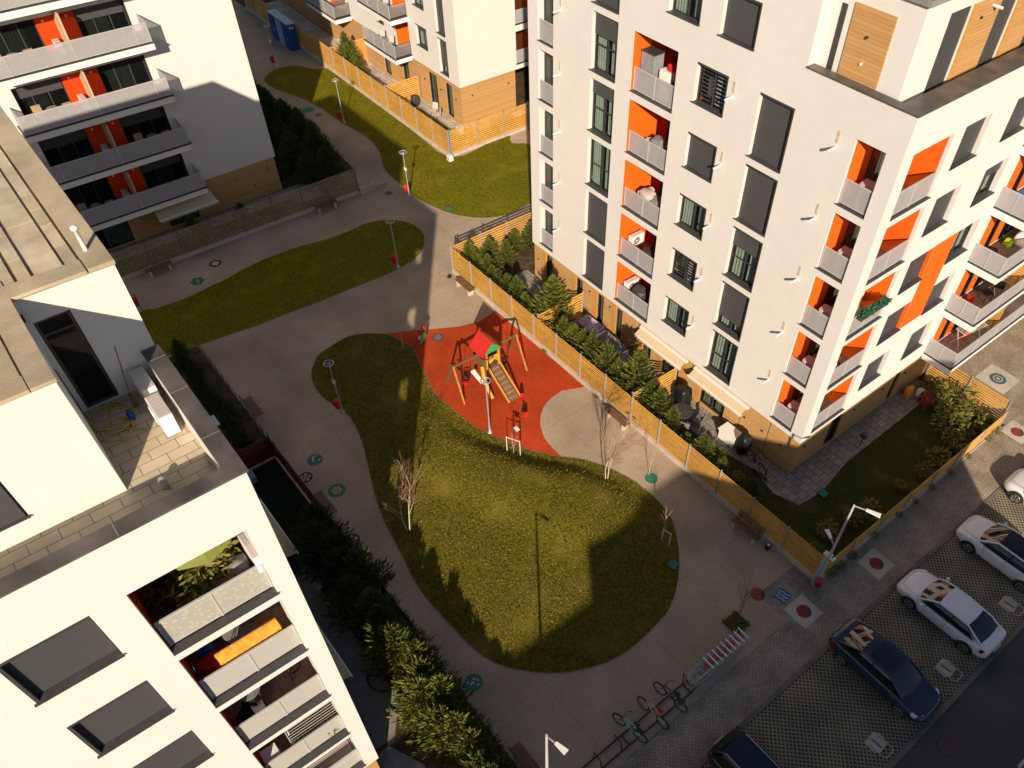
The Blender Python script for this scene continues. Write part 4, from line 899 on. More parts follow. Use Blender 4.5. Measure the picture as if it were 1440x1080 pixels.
ORD = ['first', 'second', 'third', 'fourth', 'fifth', 'sixth', 'seventh', 'eighth', 'ninth', 'tenth', 'eleventh', 'twelfth', 'thirteenth', 'fourteenth', 'fifteenth', 'sixteenth', 'seventeenth', 'eighteenth', 'nineteenth', 'twentieth', 'twenty-first', 'twenty-second', 'twenty-third', 'twenty-fourth', 'twenty-fifth', 'twenty-sixth']
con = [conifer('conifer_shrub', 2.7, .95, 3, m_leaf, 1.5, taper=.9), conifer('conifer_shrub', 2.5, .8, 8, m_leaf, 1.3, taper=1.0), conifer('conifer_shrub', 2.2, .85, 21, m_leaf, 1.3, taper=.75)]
cond = [conifer('shaded_conifer_shrub', 2.6, .95, 4, m_leaf_shade, 1.3), conifer('shaded_conifer_shrub', 2.3, .9, 18, m_leaf_shade, 1.2)]
_used = set()
def plant(protos, i, x, y, s, label, group, rz=None):
    p = protos[i % len(protos)]; rz = R.uniform(0, 6.28) if rz is None else rz
    sc = (s * R.uniform(.9, 1.12), s * R.uniform(.9, 1.12), s * R.uniform(.92, 1.1))
    if p.name not in _used: _used.add(p.name); o = p; o.location = (x, y, 0); o.rotation_euler = (0, 0, rz); o.scale = sc; o['label'] = label; o['group'] = group; return o
    return dup(p, (x, y, 0), rz, label, sc, group)
xs_ = [-22.6, -21.7, -20.8, -20.0, -19.0, -18.2, -17.4, -16.6, -15.9, -15.2, -14.5, -13.8, -13.1, -12.4, -11.7, -11.0, -10.3, -9.5, -8.7, -8.0]
for i, x in enumerate(xs_):
    dk = x < -17.8  # shade-coloured needles where the near block's shadow falls
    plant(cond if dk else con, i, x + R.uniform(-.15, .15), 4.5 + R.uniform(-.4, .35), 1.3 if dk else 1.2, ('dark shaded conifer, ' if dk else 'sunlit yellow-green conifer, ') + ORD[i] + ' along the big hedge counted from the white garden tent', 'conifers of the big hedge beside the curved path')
for i in range(16): plant(cond, i, -39.2 + i * .62, 4.5 + R.uniform(-.2, .2), .5, 'small dark hedge conifer behind the wire fence, ' + ORD[i] + ' from its far end', 'dark hedge conifers behind the wire fence')
_later = []
lx = [(-35.9, 22.1, .55), (-35.2, 22.2, .6), (-34.3, 22.2, .55), (-33.4, 22.1, .5), (-32.4, 22.2, .5), (-31.4, 22.3, .5), (-30.5, 22.2, .55), (-29.6, 22.3, .6), (-28.4, 22.6, 1.0), (-26.6, 22.0, .7), (-25.7, 22.1, .75), (-24.9, 22.0, .62), (-24.1, 22.1, .75), (-23.1, 22.0, .7), (-22.2, 22.1, .62), (-20.6, 22.3, 1.02), (-19.7, 22.3, .72), (-18.7, 22.0, .6), (-17.7, 22.0, .5), (-16.6, 21.9, .42), (-15.4, 22.0, .5), (-14.1, 22.0, .38), (-12.3, 22.2, .4)]
for i, (x, y, s) in enumerate(lx): plant(con, i + 1, x + R.uniform(-.15, .15), y + R.uniform(-.1, .25), s * R.uniform(1.15, 1.6), ('tall ' if s > .9 else 'bushy ' if s > .6 else 'low ') + 'green conifer, ' + ORD[i] + ' behind the golden fence counted from its corner by the path', 'conifers behind the playground fence')
for i in range(11): plant(con, i, -35.6 + R.uniform(-.3, .8), 23.2 + i * 1.15, R.uniform(.65, .95), 'conifer inside the fence that runs back from the corner, ' + ORD[i] + ' from the corner', 'conifers along the back garden fence of the tower')
ux = [(-50.3, 20.0), (-51.5, 20.6), (-52.8, 20.4), (-54, 20.9), (-55.2, 20.6), (-56.5, 21), (-57.6, 20.6), (-59, 20.9), (-60.2, 20.3), (-62, 20.6), (-63.5, 20.2), (-51, 18.9), (-53.3, 18.8), (-55.5, 19.2), (-57.8, 18.9), (-60.5, 18.8), (-65, 20.4), (-67, 20.2)]
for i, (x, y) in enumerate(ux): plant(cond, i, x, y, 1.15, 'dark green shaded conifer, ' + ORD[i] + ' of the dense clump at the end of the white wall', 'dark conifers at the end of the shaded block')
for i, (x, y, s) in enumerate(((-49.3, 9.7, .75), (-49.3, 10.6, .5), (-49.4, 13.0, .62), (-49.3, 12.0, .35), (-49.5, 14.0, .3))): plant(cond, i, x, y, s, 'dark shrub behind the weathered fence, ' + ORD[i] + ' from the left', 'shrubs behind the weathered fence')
bx = [(-66.0, 30.2, 1.1), (-65.2, 29.9, .95), (-64.4, 30.0, .8), (-63.6, 29.8, .65), (-62.6, 29.8, .6), (-61.6, 29.7, .55), (-60.6, 29.6, .36), (-59.6, 29.7, .36), (-58.6, 29.6, .3)]
for i, (x, y, s) in enumerate(bx): plant(con, i, x, y, s, 'green garden shrub inside the long back fence, ' + ORD[i] + ' from the left', 'shrubs inside the long back fence')
def leafy(seed, h, r, n=260):
    rr = random.Random(seed); root = thing('leafy_shrub', None, 'shrub'); b = MB()
    for i in range(5): a = rr.uniform(0, 6.28); b.tube((0, 0, 0), (math.cos(a) * r * .5, math.sin(a) * r * .5, h * .7), .015, .006, 5, m_bark)
    b.build('stems', root); b = MB(); vs = []; fs = []
    for i in range(n):
        a = rr.uniform(0, 6.28); q = math.sqrt(rr.random()); p = Vector((math.cos(a) * r * q, math.sin(a) * r * q, h * (.25 + .75 * rr.random() * (1 - .5 * q))))
        d = Vector((math.cos(a + rr.gauss(0, .6)), math.sin(a + rr.gauss(0, .6)), rr.uniform(-.5, .6))).normalized(); s = d.cross(Vector((rr.gauss(0, 1), rr.gauss(0, 1), 1))).normalized() * rr.uniform(.025, .05); L_ = rr.uniform(.14, .3); j = len(vs)
        vs += [p, p + d * L_ * .5 + s, p + d * L_, p + d * L_ * .5 - s]; fs.append((j, j + 1, j + 2, j + 3))
    b.add(vs, fs, m_shrub); b.build('leaves', root); return root
lf = [leafy(1, .9, .6), leafy(2, .7, .5, 200)]
rx = [(-8.2, 35.3, 1.5), (-8.7, 34.2, 1.6), (-9.6, 35.6, 1.7), (-10.4, 35.4, 1.5), (-8.0, 33.3, 1.0), (-7.9, 31.8, 1.0), (-7.8, 30.4, .8), (-8.1, 28.8, .6), (-8.0, 26.2, .9), (-8.3, 25.2, .8), (-8.6, 23.6, .8), (-8.2, 22.4, .7), (-9.2, 34.9, 1.3), (-11.0, 35.9, 1.1)]
for i, (x, y, s) in enumerate(rx): plant(lf, i, x, y, s, 'leafy shrub beside the low tan fence, ' + ORD[i] + ' of the row in the shaded garden', 'leafy shrubs in the shaded tower garden')
for i in range(16): plant(lf, i, -35.4 + i * 1.45 + R.uniform(-.3, .3), 22.5 + R.uniform(-.1, .5), R.uniform(.55, .95), 'loose leafy shrub among conifers behind the golden fence, ' + ORD[i] + ' from its path corner', 'leafy shrubs behind the playground fence')
vx = [(-7.02, y, s) for y, s in ((22.0, .45), (22.6, .5), (23.5, .4), (25.3, .35), (27.2, .3), (28.6, .28), (30.0, .3), (31.6, .28), (33.2, .3), (35.2, .42), (35.9, .5))]
for i, (x, y, s) in enumerate(vx): plant(lf, i, x, y, s, 'small vine poking through the tan fence onto the pavement, ' + ORD[i] + ' from the lamp post', 'vines poking through the tan fence')
for i, (x, y) in enumerate(((-26.9, 21.0), (-22.3, 21.0))): plant(lf, i, x, y, .3, ('left' if i == 0 else 'right') + ' little plant sprouting through the golden playground fence', 'plants sprouting through the playground fence')
_b = G(830, 787); plant(lf, 0, _b.x, _b.y, .45, 'small reddish bush at the shadow edge on the lawn', 'bush on the lawn')
def bare(name, label, loc, h, seed, m=m_birch, stems=1, spread=.5, r0=.035, depth=4):
    rr = random.Random(seed); t = thing(name, label, 'tree'); tb = MB(); cb = MB()
    def grow(p, d, L_, r, lev):
        n = 4; pts = [p]; q = p; dd = d
        for i in range(n):
            dd = (dd + Vector((rr.gauss(0, .09), rr.gauss(0, .09), .05))).normalized(); q = q + dd * (L_ / n); pts.append(q)
        rs = [r * (1 - .75 * i / n) + .0025 for i in range(n + 1)]
        (tb if lev == 0 else cb).path(pts, rs, 6 if lev == 0 else 3, m if lev < 2 else m_twig)
        if lev >= depth - 1: return
        k = (9 if lev == 0 else 5 if lev == 1 else 3)
        for i in range(k):
            u = .28 + .7 * (i + rr.random()) / k; j = min(n - 1, int(u * n)); o = pts[j].lerp(pts[j + 1], u * n - j); a = rr.uniform(0, 6.28)
            sd = dd.orthogonal().normalized(); sd = (Matrix.Rotation(a, 3, dd) @ sd)
            nd = (dd * rr.uniform(.75, 1.1) + sd * spread * rr.uniform(.6, 1.3)).normalized(); grow(o, nd, L_ * (.62 - .25 * u) * rr.uniform(.7, 1.2), r * (1 - .7 * u) * .5 + .002, lev + 1)
    for i in range(stems):
        a = 6.28 * i / stems + 1; grow(Vector((.05 * math.cos(a), .05 * math.sin(a), 0)) if stems > 1 else Vector((0, 0, 0)), Vector((.07 * math.cos(a), .07 * math.sin(a), 1)).normalized(), h * (1 - .12 * i), r0, 0)
    tb.build('trunk', t); cb.build('branches', t); t.location = loc; return t
bare('birch_tree', 'bare pinkish birch at the shaded left edge of the lawn', tuple(G(575, 748)), 3.7, 4, spread=.5, depth=4, stems=2)
bare('birch_tree', 'bare white-stemmed birch with twin trunks by the fence-side path', tuple(G(853, 675)), 3.6, 9, stems=2, r0=.03, depth=4)
bare('young_tree', 'thin bare sapling at the right shaded edge of the lawn', tuple(G(932, 757)), 1.6, 12, spread=.3, r0=.015, depth=3)
bare('young_tree', 'thin dark bare sapling growing in the square planting bed', (-8.02, 16.75, .03), 2.2, 16, m=m_brown, spread=.6, r0=.025, depth=3)
bare('young_tree', 'spindly bare sapling between the stakes at the edge of the red playground', tuple(G(722, 640)), 1.9, 20, spread=.15, r0=.014, depth=2)
bare('young_tree', 'leafless little sapling near the top of the pear-shaped lawn', tuple(G(568, 492)), 1.1, 23, spread=.12, r0=.012, depth=2)
bare('young_tree', 'leafless thin tree against the golden fence by the green ground circle', tuple(G(912, 668)), 1.7, 25, spread=.14, r0=.014, depth=2)
def stakes(pts, label, h=1.0):
    b = MB(); c = sum((Vector(p) for p in pts), Vector()) / len(pts)
    for p in pts: b.tube(p, (p[0], p[1], h), .022, n=6, m=m_white)
    for i in range(len(pts) - 1): b.tube((pts[i][0], pts[i][1], h - .05), (pts[i + 1][0], pts[i + 1][1], h - .05), .02, n=6, m=m_white)
    b.build('tree_stakes', at=tuple(c), label=label, cat='stakes')
g_ = G(722, 640); stakes([(g_.x - .33, g_.y - .15, .02), (g_.x + .33, g_.y + .2, .02)], 'white wooden stake frame holding the sapling at the edge of the playground', 1.25)
g_ = G(934, 765); stakes([(g_.x - .2, g_.y, .02), (g_.x + .2, g_.y + .1, .02)], 'pale stakes holding the thin sapling at the right edge of the lawn', 1.0)
b = MB(); e0 = [(-8.47, 16.22), (-7.56, 16.24), (-7.55, 17.17), (-8.46, 17.17)]; b.prism(e0, .0, .045, m_soil)
edging(b, e0, .06, -.01, .06, m_tan); tb_ = b.build('planting_bed', at=(-8, 16.7, 0), label='square planting bed with pale edging and the sapling at the end of the trolley row', cat='planter')
for i in range(9): 
    x, y = -8.3 + (i % 3) * .3, 16.4 + (i // 3) * .3; plant(lf, i, x, y, .28, 'low weedy plant in the square planting bed, ' + ORD[i] + ' of nine', 'weeds in the square planting bed')
# ================================================================== street furniture
def lamp(label, loc, h=3.3, arms=False):
    t = thing('street_lamp', label, 'street lamp', group='ring-headed path lamps')
    b = MB(); b.lathe((0, 0, 0), [(.14, 0), (.14, .02), (.06, .03), (.05, .5), (.036, 1.2), (.032, h)], m_metal, 12); b.build('pole', t)
    b = MB(); b.ring((0, 0, h + .05), (0, 0, 1), .24, .03, m_metal, 24, 8); hd = b.build('lamp_ring', t)
    b = MB()
    for a in (0, 2.09, 4.19): b.bar((0, 0, h), (.23 * math.cos(a), .23 * math.sin(a), h + .04), .03, .02, m_metal)
    b.lathe((0, 0, h - .06), [(.05, 0), (.08, .05), (.05, .1)], m_metal, 10); b.build('bracket', hd)
    if arms:
        b = MB(); b.box((-.1, -.06, h * .62), (.1, .06, h * .62 + .16), m_white); b.bar((-.2, 0, h * .66), (.2, 0, h * .66), .05, .05, m_metal); b.build('camera_box', t)
    t.location = loc; return t
lamp_spots = [((576, 277), 3.3, True, 'ring-headed lamp with white camera box and a red bin, beside the back lawn'), ((484, 173), 3.3, False, 'ring-headed lamp casting its shadow on the long back fence'), ((560, 376), 3.3, False, 'ring-headed lamp at the tip of the small shaded lawn'), ((482, 580), 3.5, True, 'ring-headed lamp at the shaded left end of the pear-shaped lawn'), ((689, 608), 3.7, False, 'ring-headed lamp on the edge of the red playground'), ((389, 94), 3.3, True, 'ring-headed lamp near the blue toilet cabins, in shade')]
for i, (p, h, ar, lb) in enumerate(lamp_spots):
    g = G(*p); lamp(lb, (g.x, g.y, .03), h, ar)
bin_proto = None
def bin_(loc, rz, label, pink=False):
    global bin_proto
    if bin_proto is None or pink:
        t = thing('litter_bin', label, 'litter bin', group='red litter bins on posts'); m = m_pink if pink else m_binred
        b = MB(); n = 12
        prof = [(.0, .0), (.13, .0), (.17, .1), (.185, .5), (.18, .58)]
        b.lathe((0, -.22, .35), [(.13, 0), (.17, .08), (.185, .5)], m, 14); b.build('body', t)
        b = MB(); b.lathe((0, -.22, .87), [(.20, 0), (.2, .04), (.16, .12), (.06, .17), (.01, .18)], m, 14); b.build('lid', t)
        b = MB(); b.box((-.12, -.42, .62), (.12, -.395, .82), m_dark); b.build('opening', t)
        b = MB(); b.box((-.04, -.06, .4), (.04, .03, .46), m_dark); b.box((-.04, -.06, .75), (.04, .03, .8), m_dark); b.build('bracket', t)
        t.location = loc; t.rotation_euler = (0, 0, rz); t.scale = (.85, .85, .92)
        if not pink: bin_proto = t
        return t
    return dup(bin_proto, loc, rz, label)
for p, lb in (((576, 277), 'red litter bin on the camera lamp beside the back lawn'), ((484, 173), 'red litter bin on the lamp by the long back fence'), ((560, 376), 'red litter bin under the lamp at the tip of the small lawn'), ((482, 580), 'red litter bin on the lamp at the left end of the pear-shaped lawn'), ((389, 94), 'red litter bin in shade near the blue toilet cabins')):
    g = G(*p); bin_((g.x, g.y, .03), rad(-35), lb)
# free-standing bins on thin posts
g = G(200, 437); bin_((g.x, g.y, .03), rad(-35), 'red litter bin on a dark post at the left edge of the small lawn')
b = MB(); b.tube((g.x, g.y, .02), (g.x, g.y, 1.3), .025, n=8, m=m_dark); b.build('bin_post', at=(g.x, g.y, .02), label='thin dark post carrying the bin at the left edge of the small lawn', cat='post')
def street_light(label, base, h, arms, rz=0, name='street_light', r=.07):
    t = thing(name, label, 'street light'); b = MB(); b.lathe((0, 0, 0), [(.17, 0), (.17, .02), (r + .02, .03), (r + .01, 1.2), (r, 1.25), (r * .6, h)], m_metal if h > 7 else m_rail, 12); b.build('pole', t)
    for (a, z, L_, rise) in arms:
        d = Vector((math.cos(a), math.sin(a), 0)); b = MB(); p = Vector((0, 0, z)); q = p + d * L_ * .45 + Vector((0, 0, rise)); b.tube(p, q, .03, n=8, m=m_metal); ar = b.build('arm', t)
        b = MB(); s = d.cross(Vector((0, 0, 1))) ; e = q + d * L_ * .55 + Vector((0, 0, rise * .3)); w1, w2 = s * .05, s * .10
        b.hexa([q - w1 - Vector((0, 0, .02)), q + w1 - Vector((0, 0, .02)), e + w2 - Vector((0, 0, .03)), e - w2 - Vector((0, 0, .03)), q - w1 + Vector((0, 0, .05)), q + w1 + Vector((0, 0, .05)), e + w2 + Vector((0, 0, .03)), e - w2 + Vector((0, 0, .03))], m_white); b.build('lamp_head', ar)
    t.location = (*base, 0); return t
sl = street_light('tall grey street light with two arms at the end of the golden fence', (-7.05, 20.95), 6.1, [(rad(20), 6.05, 1.05, .05), (rad(150), 3.2, .85, .0)])
b = MB(); b.box((-.12, -.05, 2.5), (.12, .05, 2.62), m_white); b.box((-.25, -.04, 2.32), (.25, .04, 2.4), m_white); b.tube((-.22, -.1, 2.42), (-.22, .12, 2.42), .05, n=8, m=m_white); b.tube((.22, -.1, 2.42), (.22, .12, 2.42), .05, n=8, m=m_white)
o = b.build('camera_bracket'); o.parent = sl
b = MB(); b.lathe((0, 0, .05), [(.07, 0), (.09, .02), (.085, 2.2)], m_rail, 8); o = b.build('cable_cover'); o.parent = sl; o.location = (-.12, -.1, 0)
bin_((-6.95, 20.9, .03), rad(20), 'pinkish red litter bin at the foot of the tall street light', pink=True)
street_light('white street light rising above the bottom edge of the picture', (-7.25, 5.6), 7.0, [(rad(10), 6.95, .8, .05)])
def bench(label, loc, rz, back=True):
    t = thing('park_bench', label, 'bench', group='wooden benches along the paths')
    b = MB()
    for y in (-.17, -.06, .05, .16): b.box((-.8, y - .045, .42), (.8, y + .045, .46), m_brown)
    b.build('seat', t)
    for x in (-.6, .6):
        b = MB(); b.box((x - .06, -.2, 0), (x + .06, .2, .415), m_concrete); b.build('leg', t)
    if back:
        b = MB()
        for z in (.58, .70, .82): b.bar((-.8, .26 + (z - .58) * .25, z), (.8, .26 + (z - .58) * .25, z), .03, .09, m_brown)
        b.build('backrest', t)
        b = MB()
        for x in (-.6, .6): b.bar((x, .2, .40), (x, .33, .86), .05, .04, m_dark)
        b.build('back_frame', t)
    t.location = loc; t.rotation_euler = (0, 0, rz); return t
b0 = bench('dark wooden bench at the corner of the golden fence', (-34.5, 20.65, .02), 0, False)
dup(b0, (-20.2, 20.6, .02), 0, 'wooden bench by the golden fence near the white-stemmed birch')
bk = bench('wooden bench with backrest by the shaded end of the golden fence', (-11.0, 20.55, .02), 0)
dup(bk, (-32.8, 5.95, .02), math.pi, 'slatted bench against the dark hedge on the left path')
dup(bk, (-24.7, 5.85, .02), math.pi, 'slatted bench against the red-brown fence')
dup(bk, (-8.9, 5.95, .02), math.pi, 'dark bench half hidden by the big hedge near the bike rack')
dup(b0, (-47.75, 18.2, .02), rad(90), 'grey bench against the weathered fence near its right end')
dup(b0, (-47.8, 6.6, .02), rad(90), 'grey bench against the left part of the weathered fence')
b = MB(); b.box((-.1, -.1, 0), (.1, .1, .3), m_black); b.box((-.06, -.06, .301), (.06, .06, .33), m_white); o = b.build('bait_box', label='small black box by the fence foot beside the backrest bench', cat='box'); o.location = (-9.75, 20.75, .02)
b = MB(); b.ring((0, 0, .12), (0, 0, 1), .1, .05, m_black, 14, 6); b.lathe((0, 0, 0), [(.04, 0), (.04, .12)], m_dark, 8); o = b.build('hydrant_cap', label='small black round cap by the corner of the golden fence', cat='cap'); o.location = (-36.1, 20.55, .02)
# painted figures on the ground (real paint discs, a few millimetres thick)
def painting(label, p, r, design):
    g = G(*p) if len(p) == 2 and p[1] > 45 else Vector((*p, 0)); z = .028; b = MB(); rr = random.Random(int(r * 1000) + int(p[0]))
    if design == 'ladybird':
        b.disc((0, 0), r, 0, .005, m_redp, 28); b.prism([(r * 1.02 * math.cos(a), r * 1.02 * math.sin(a)) for a in [rad(35) + rad(110) * i / 10 for i in range(11)]], .001, .008, m_blackp); b.bar((-.0, r * .75, .0075), (0.02, -r * .98, .0075), .035, .004, m_blackp)
        for x, y in ((-.5, .2), (.45, .1), (-.4, -.4), (.4, -.45)): b.disc((x * r, y * r), r * .1, .002, .0085, m_blackp, 10)
    elif design == 'flower':
        b.disc((0, 0), r, 0, .005, m_teal, 26)
        for i in range(6): a = i * 1.047; b.disc((math.cos(a) * r * .42, math.sin(a) * r * .42), r * .2, .002, .008, m_yellowp if r > .40 else m_lblue, 10)
        b.disc((0, 0), r * .17, .003, .011, m_yellowp, 10)
    elif design == 'ball':
        b.disc((0, 0), r, 0, .005, m_purplep if r > .4 else m_blackp, 26)
        for i in range(5): a = i * 1.257; b.disc((math.cos(a) * r * .55, math.sin(a) * r * .55), r * .24, .002, .008, m_whitep, 8)
        b.disc((0, 0), r * .22, .003, .0085, m_whitep, 6)
    elif design == 'green': b.disc((0, 0), r, 0, .005, m_greenp, 26)
    elif design == 'spotted':
        b.disc((0, 0), r, 0, .005, m_teal, 26)
        for i in range(7): b.disc((rr.uniform(-.6, .6) * r, rr.uniform(-.6, .6) * r), r * .17, .002 + i * .0004, .008 + i * .0007, (m_lblue, m_yellowp, m_whitep)[i % 3], 9)
    elif design == 'turtle':
        b.disc((0, 0), r, 0, .005, m_greenp, 20)
        for i in range(6): a = i * 1.047; b.disc((math.cos(a) * r * .95, math.sin(a) * r * .95), r * .28, .001, .0062 + i * .0004, m_teal, 8); 
        for i in range(5): b.disc((rr.uniform(-.5, .5) * r, rr.uniform(-.5, .5) * r), r * .15, .002, .0095 + i * .0006, m_yellowp, 8)
    elif design == 'rainbow':
        for i, m in enumerate((m_teal, m_bluep, m_yellowp, m_purplep, m_yellowp)): b.disc((0, 0), r * (1 - i * .19), .001 * i, .005 + .003 * i, m, 24)
    elif design == 'wave':
        b.box((-r, -r, 0), (r, r, .005), m_bluep)
        for i in range(3):
            pts = [(-r * .9 + 1.8 * r * j / 12, -r * .55 + i * r * .55 + .12 * r * math.sin(j * 1.1 + i), .0075 + i * .0008) for j in range(13)]
            for j in range(12): b.bar(pts[j], pts[j + 1], r * .22, .004, m_whitep)
    elif design == 'crab':
        b.disc((0, 0), r, 0, .005, m_blackp, 20); b.disc((0, 0), r * .6, .001, .008, m_tan, 14)
        for i in range(6): a = i * 1.047; b.disc((math.cos(a) * r * .8, math.sin(a) * r * .8), r * .2, .002, .009, m_redp, 8)
    o = b.build('ground_painting', label=label, cat='ground painting', group='round paintings on the ground'); o.location = (g.x, g.y, z); o.rotation_euler = (0, 0, rad(-50) if design == 'ladybird' else rad(10)); return o
for lb, p, r, d in (('red ladybird circle on the path beside the planting bed', (1065, 836), .36, 'ladybird'), ('red ladybird circle on the pale square beside the blue wave square', (1130, 860), .36, 'ladybird'), ('red ladybird circle on the pale square in the brick pavement by the white sedan', (1232, 793), .36, 'ladybird'), ('red ladybird circle in the sun at the right edge of the pavement', (1430, 608), .36, 'ladybird'), ('blue painted square with white waves beside the litter bin', (1100, 838), .34, 'wave'), ('round rainbow-like painting on a pale square beyond the end fence', (1403, 533), .5, 'rainbow'), ('plain green circle on the path under the thin tree by the fence', (916, 673), .36, 'green'), ('dark teal circle with pale spots below the pear-shaped lawn', (666, 960), .42, 'spotted'), ('teal circle with pale dots, first of three by the red-brown fence', (443, 647), .42, 'spotted'), ('dark circle with white petals touching the red-brown fence', (430, 672), .38, 'ball'), ('teal circle with a yellow star by the slatted bench', (474, 690), .46, 'flower'), ('violet ball-like circle near the end of the red-brown fence', (495, 760), .41, 'ball'), ('brown crab-like circle on the shaded path by the weathered fence', (303, 371), .42, 'crab'), ('green turtle-like painting near the edge of the small lawn', (278, 396), .4, 'turtle'), ('plain green circle on the far path beside the back lawn', (433, 155), .5, 'green')):
    painting(lb, p, r * .92, d)
b = MB(); b.disc((0, 0), .32, 0, .012, m_dark, 24); b.disc((0, 0), .24, .002, .016, m_bluep if 0 else mat('slate_lid', (.12, .14, .16), .6), 24); o = b.build('manhole_cover', label='round grey manhole cover on the red playground surface', cat='manhole cover'); g = G(616, 475); o.location = (g.x, g.y, .031)
for p, lb in (((448, 162), 'small dark drain cover on the far path'), ((547, 272), 'small grey drain cover on the path near the weathered fence')):
    b = MB(); b.disc((0, 0), .26, 0, .01, m_dark, 16); o = b.build('drain_cover', label=lb, cat='drain cover'); g = G(*p); o.location = (g.x, g.y, .022)
for p, lb in (((946, 796), 'teal green access lid set in the right edge of the lawn'), ((1156, 695), 'small pale green lid in the shaded tower garden'), ((631, 295), 'small green lid on the back lawn by the path')):
    b = MB(); b.box((-.22, -.2, 0), (.22, .2, .03), m_teal); o = b.build('access_lid', label=lb, cat='lid'); g = G(*p); o.location = (g.x, g.y, .14 if p[0] < 960 and p[1] > 700 else .09)
for i, (x, y) in enumerate(((-6.53, 19.5), (-6.02, 24.09), (-6.32, 36.91), (-9.22, 39.83))):
    s = .62 if i < 3 else .9; b = MB(); b.box((-s, -s, 0), (s, s, .004), m_concrete); o = b.build('pavement_square', kind='structure'); o.location = (x, y, .0225)
for o in list(COL.objects):
    if o.name.startswith('ground_painting') and (abs(o.location.x + 6.53) < .4 or abs(o.location.x + 6.02) < .4 or abs(o.location.x + 9.22) < .6): o.location.z = .0275
# stone sleeping-policeman style plates with hoops in the parking bays
def baystop(label, x, y):
    t = thing('parking_barrier', label, 'parking barrier', group='folded parking barriers in the bays'); b = MB(); b.prism([(-.32, -.36), (.2, -.4), (.34, -.2), (.3, .33), (-.1, .42), (-.36, .25)], 0, .035, m_concrete); b.build('base_plate', t)
    b = MB(); b.path([(-.1, -.3, .07), (.5, -.3, .07), (.62, -.2, .07), (.62, .2, .07), (.5, .3, .07), (-.1, .3, .07)], .022, 6, m_rail); b.bar((-.2, -.05, .06), (.25, -.02, .06), .03, .03, m_dark); b.build('hoop', t); t.location = (x, y, .012); return t
bs = None
for i, (p, lb) in enumerate((((1418, 850), 'folded parking barrier right of the white sedan'), ((1330, 940), 'folded parking barrier between the white sedan and the blue car'), ((1232, 1045), 'folded parking barrier between the blue car and the dark estate car'))):
    g = G(*p)
    if bs is None: bs = baystop(lb, g.x, g.y)
    else: dup(bs, (g.x, g.y, .012), 0, lb)
b = MB(); b.disc((0, 0), .36, 0, .006, mat('rusty_cover', (.10, .055, .05), .7, .3, 9), 24); b.ring((0, 0, .004), (0, 0, 1), .36, .02, m_dark, 24, 6); o = b.build('manhole_cover', label='rusty round manhole cover in the asphalt road', cat='manhole cover'); g = G(1331, 1050); o.location = (g.x, g.y, .012)
b = MB()
for i in range(6): b.box((.0 + i * .9, 0, 0), (.5 + i * .9, .1, .004), m_whitep)
g = G(1432, 1075)
b2_ = MB(); b2_.box((-.06, -2.5, 0), (.06, 2.5, .004), m_tan); o = b2_.build('road_marking', kind='structure'); o.location = (g.x + .15, g.y + 2.4, .0105); o.rotation_euler = (0, 0, rad(-2))
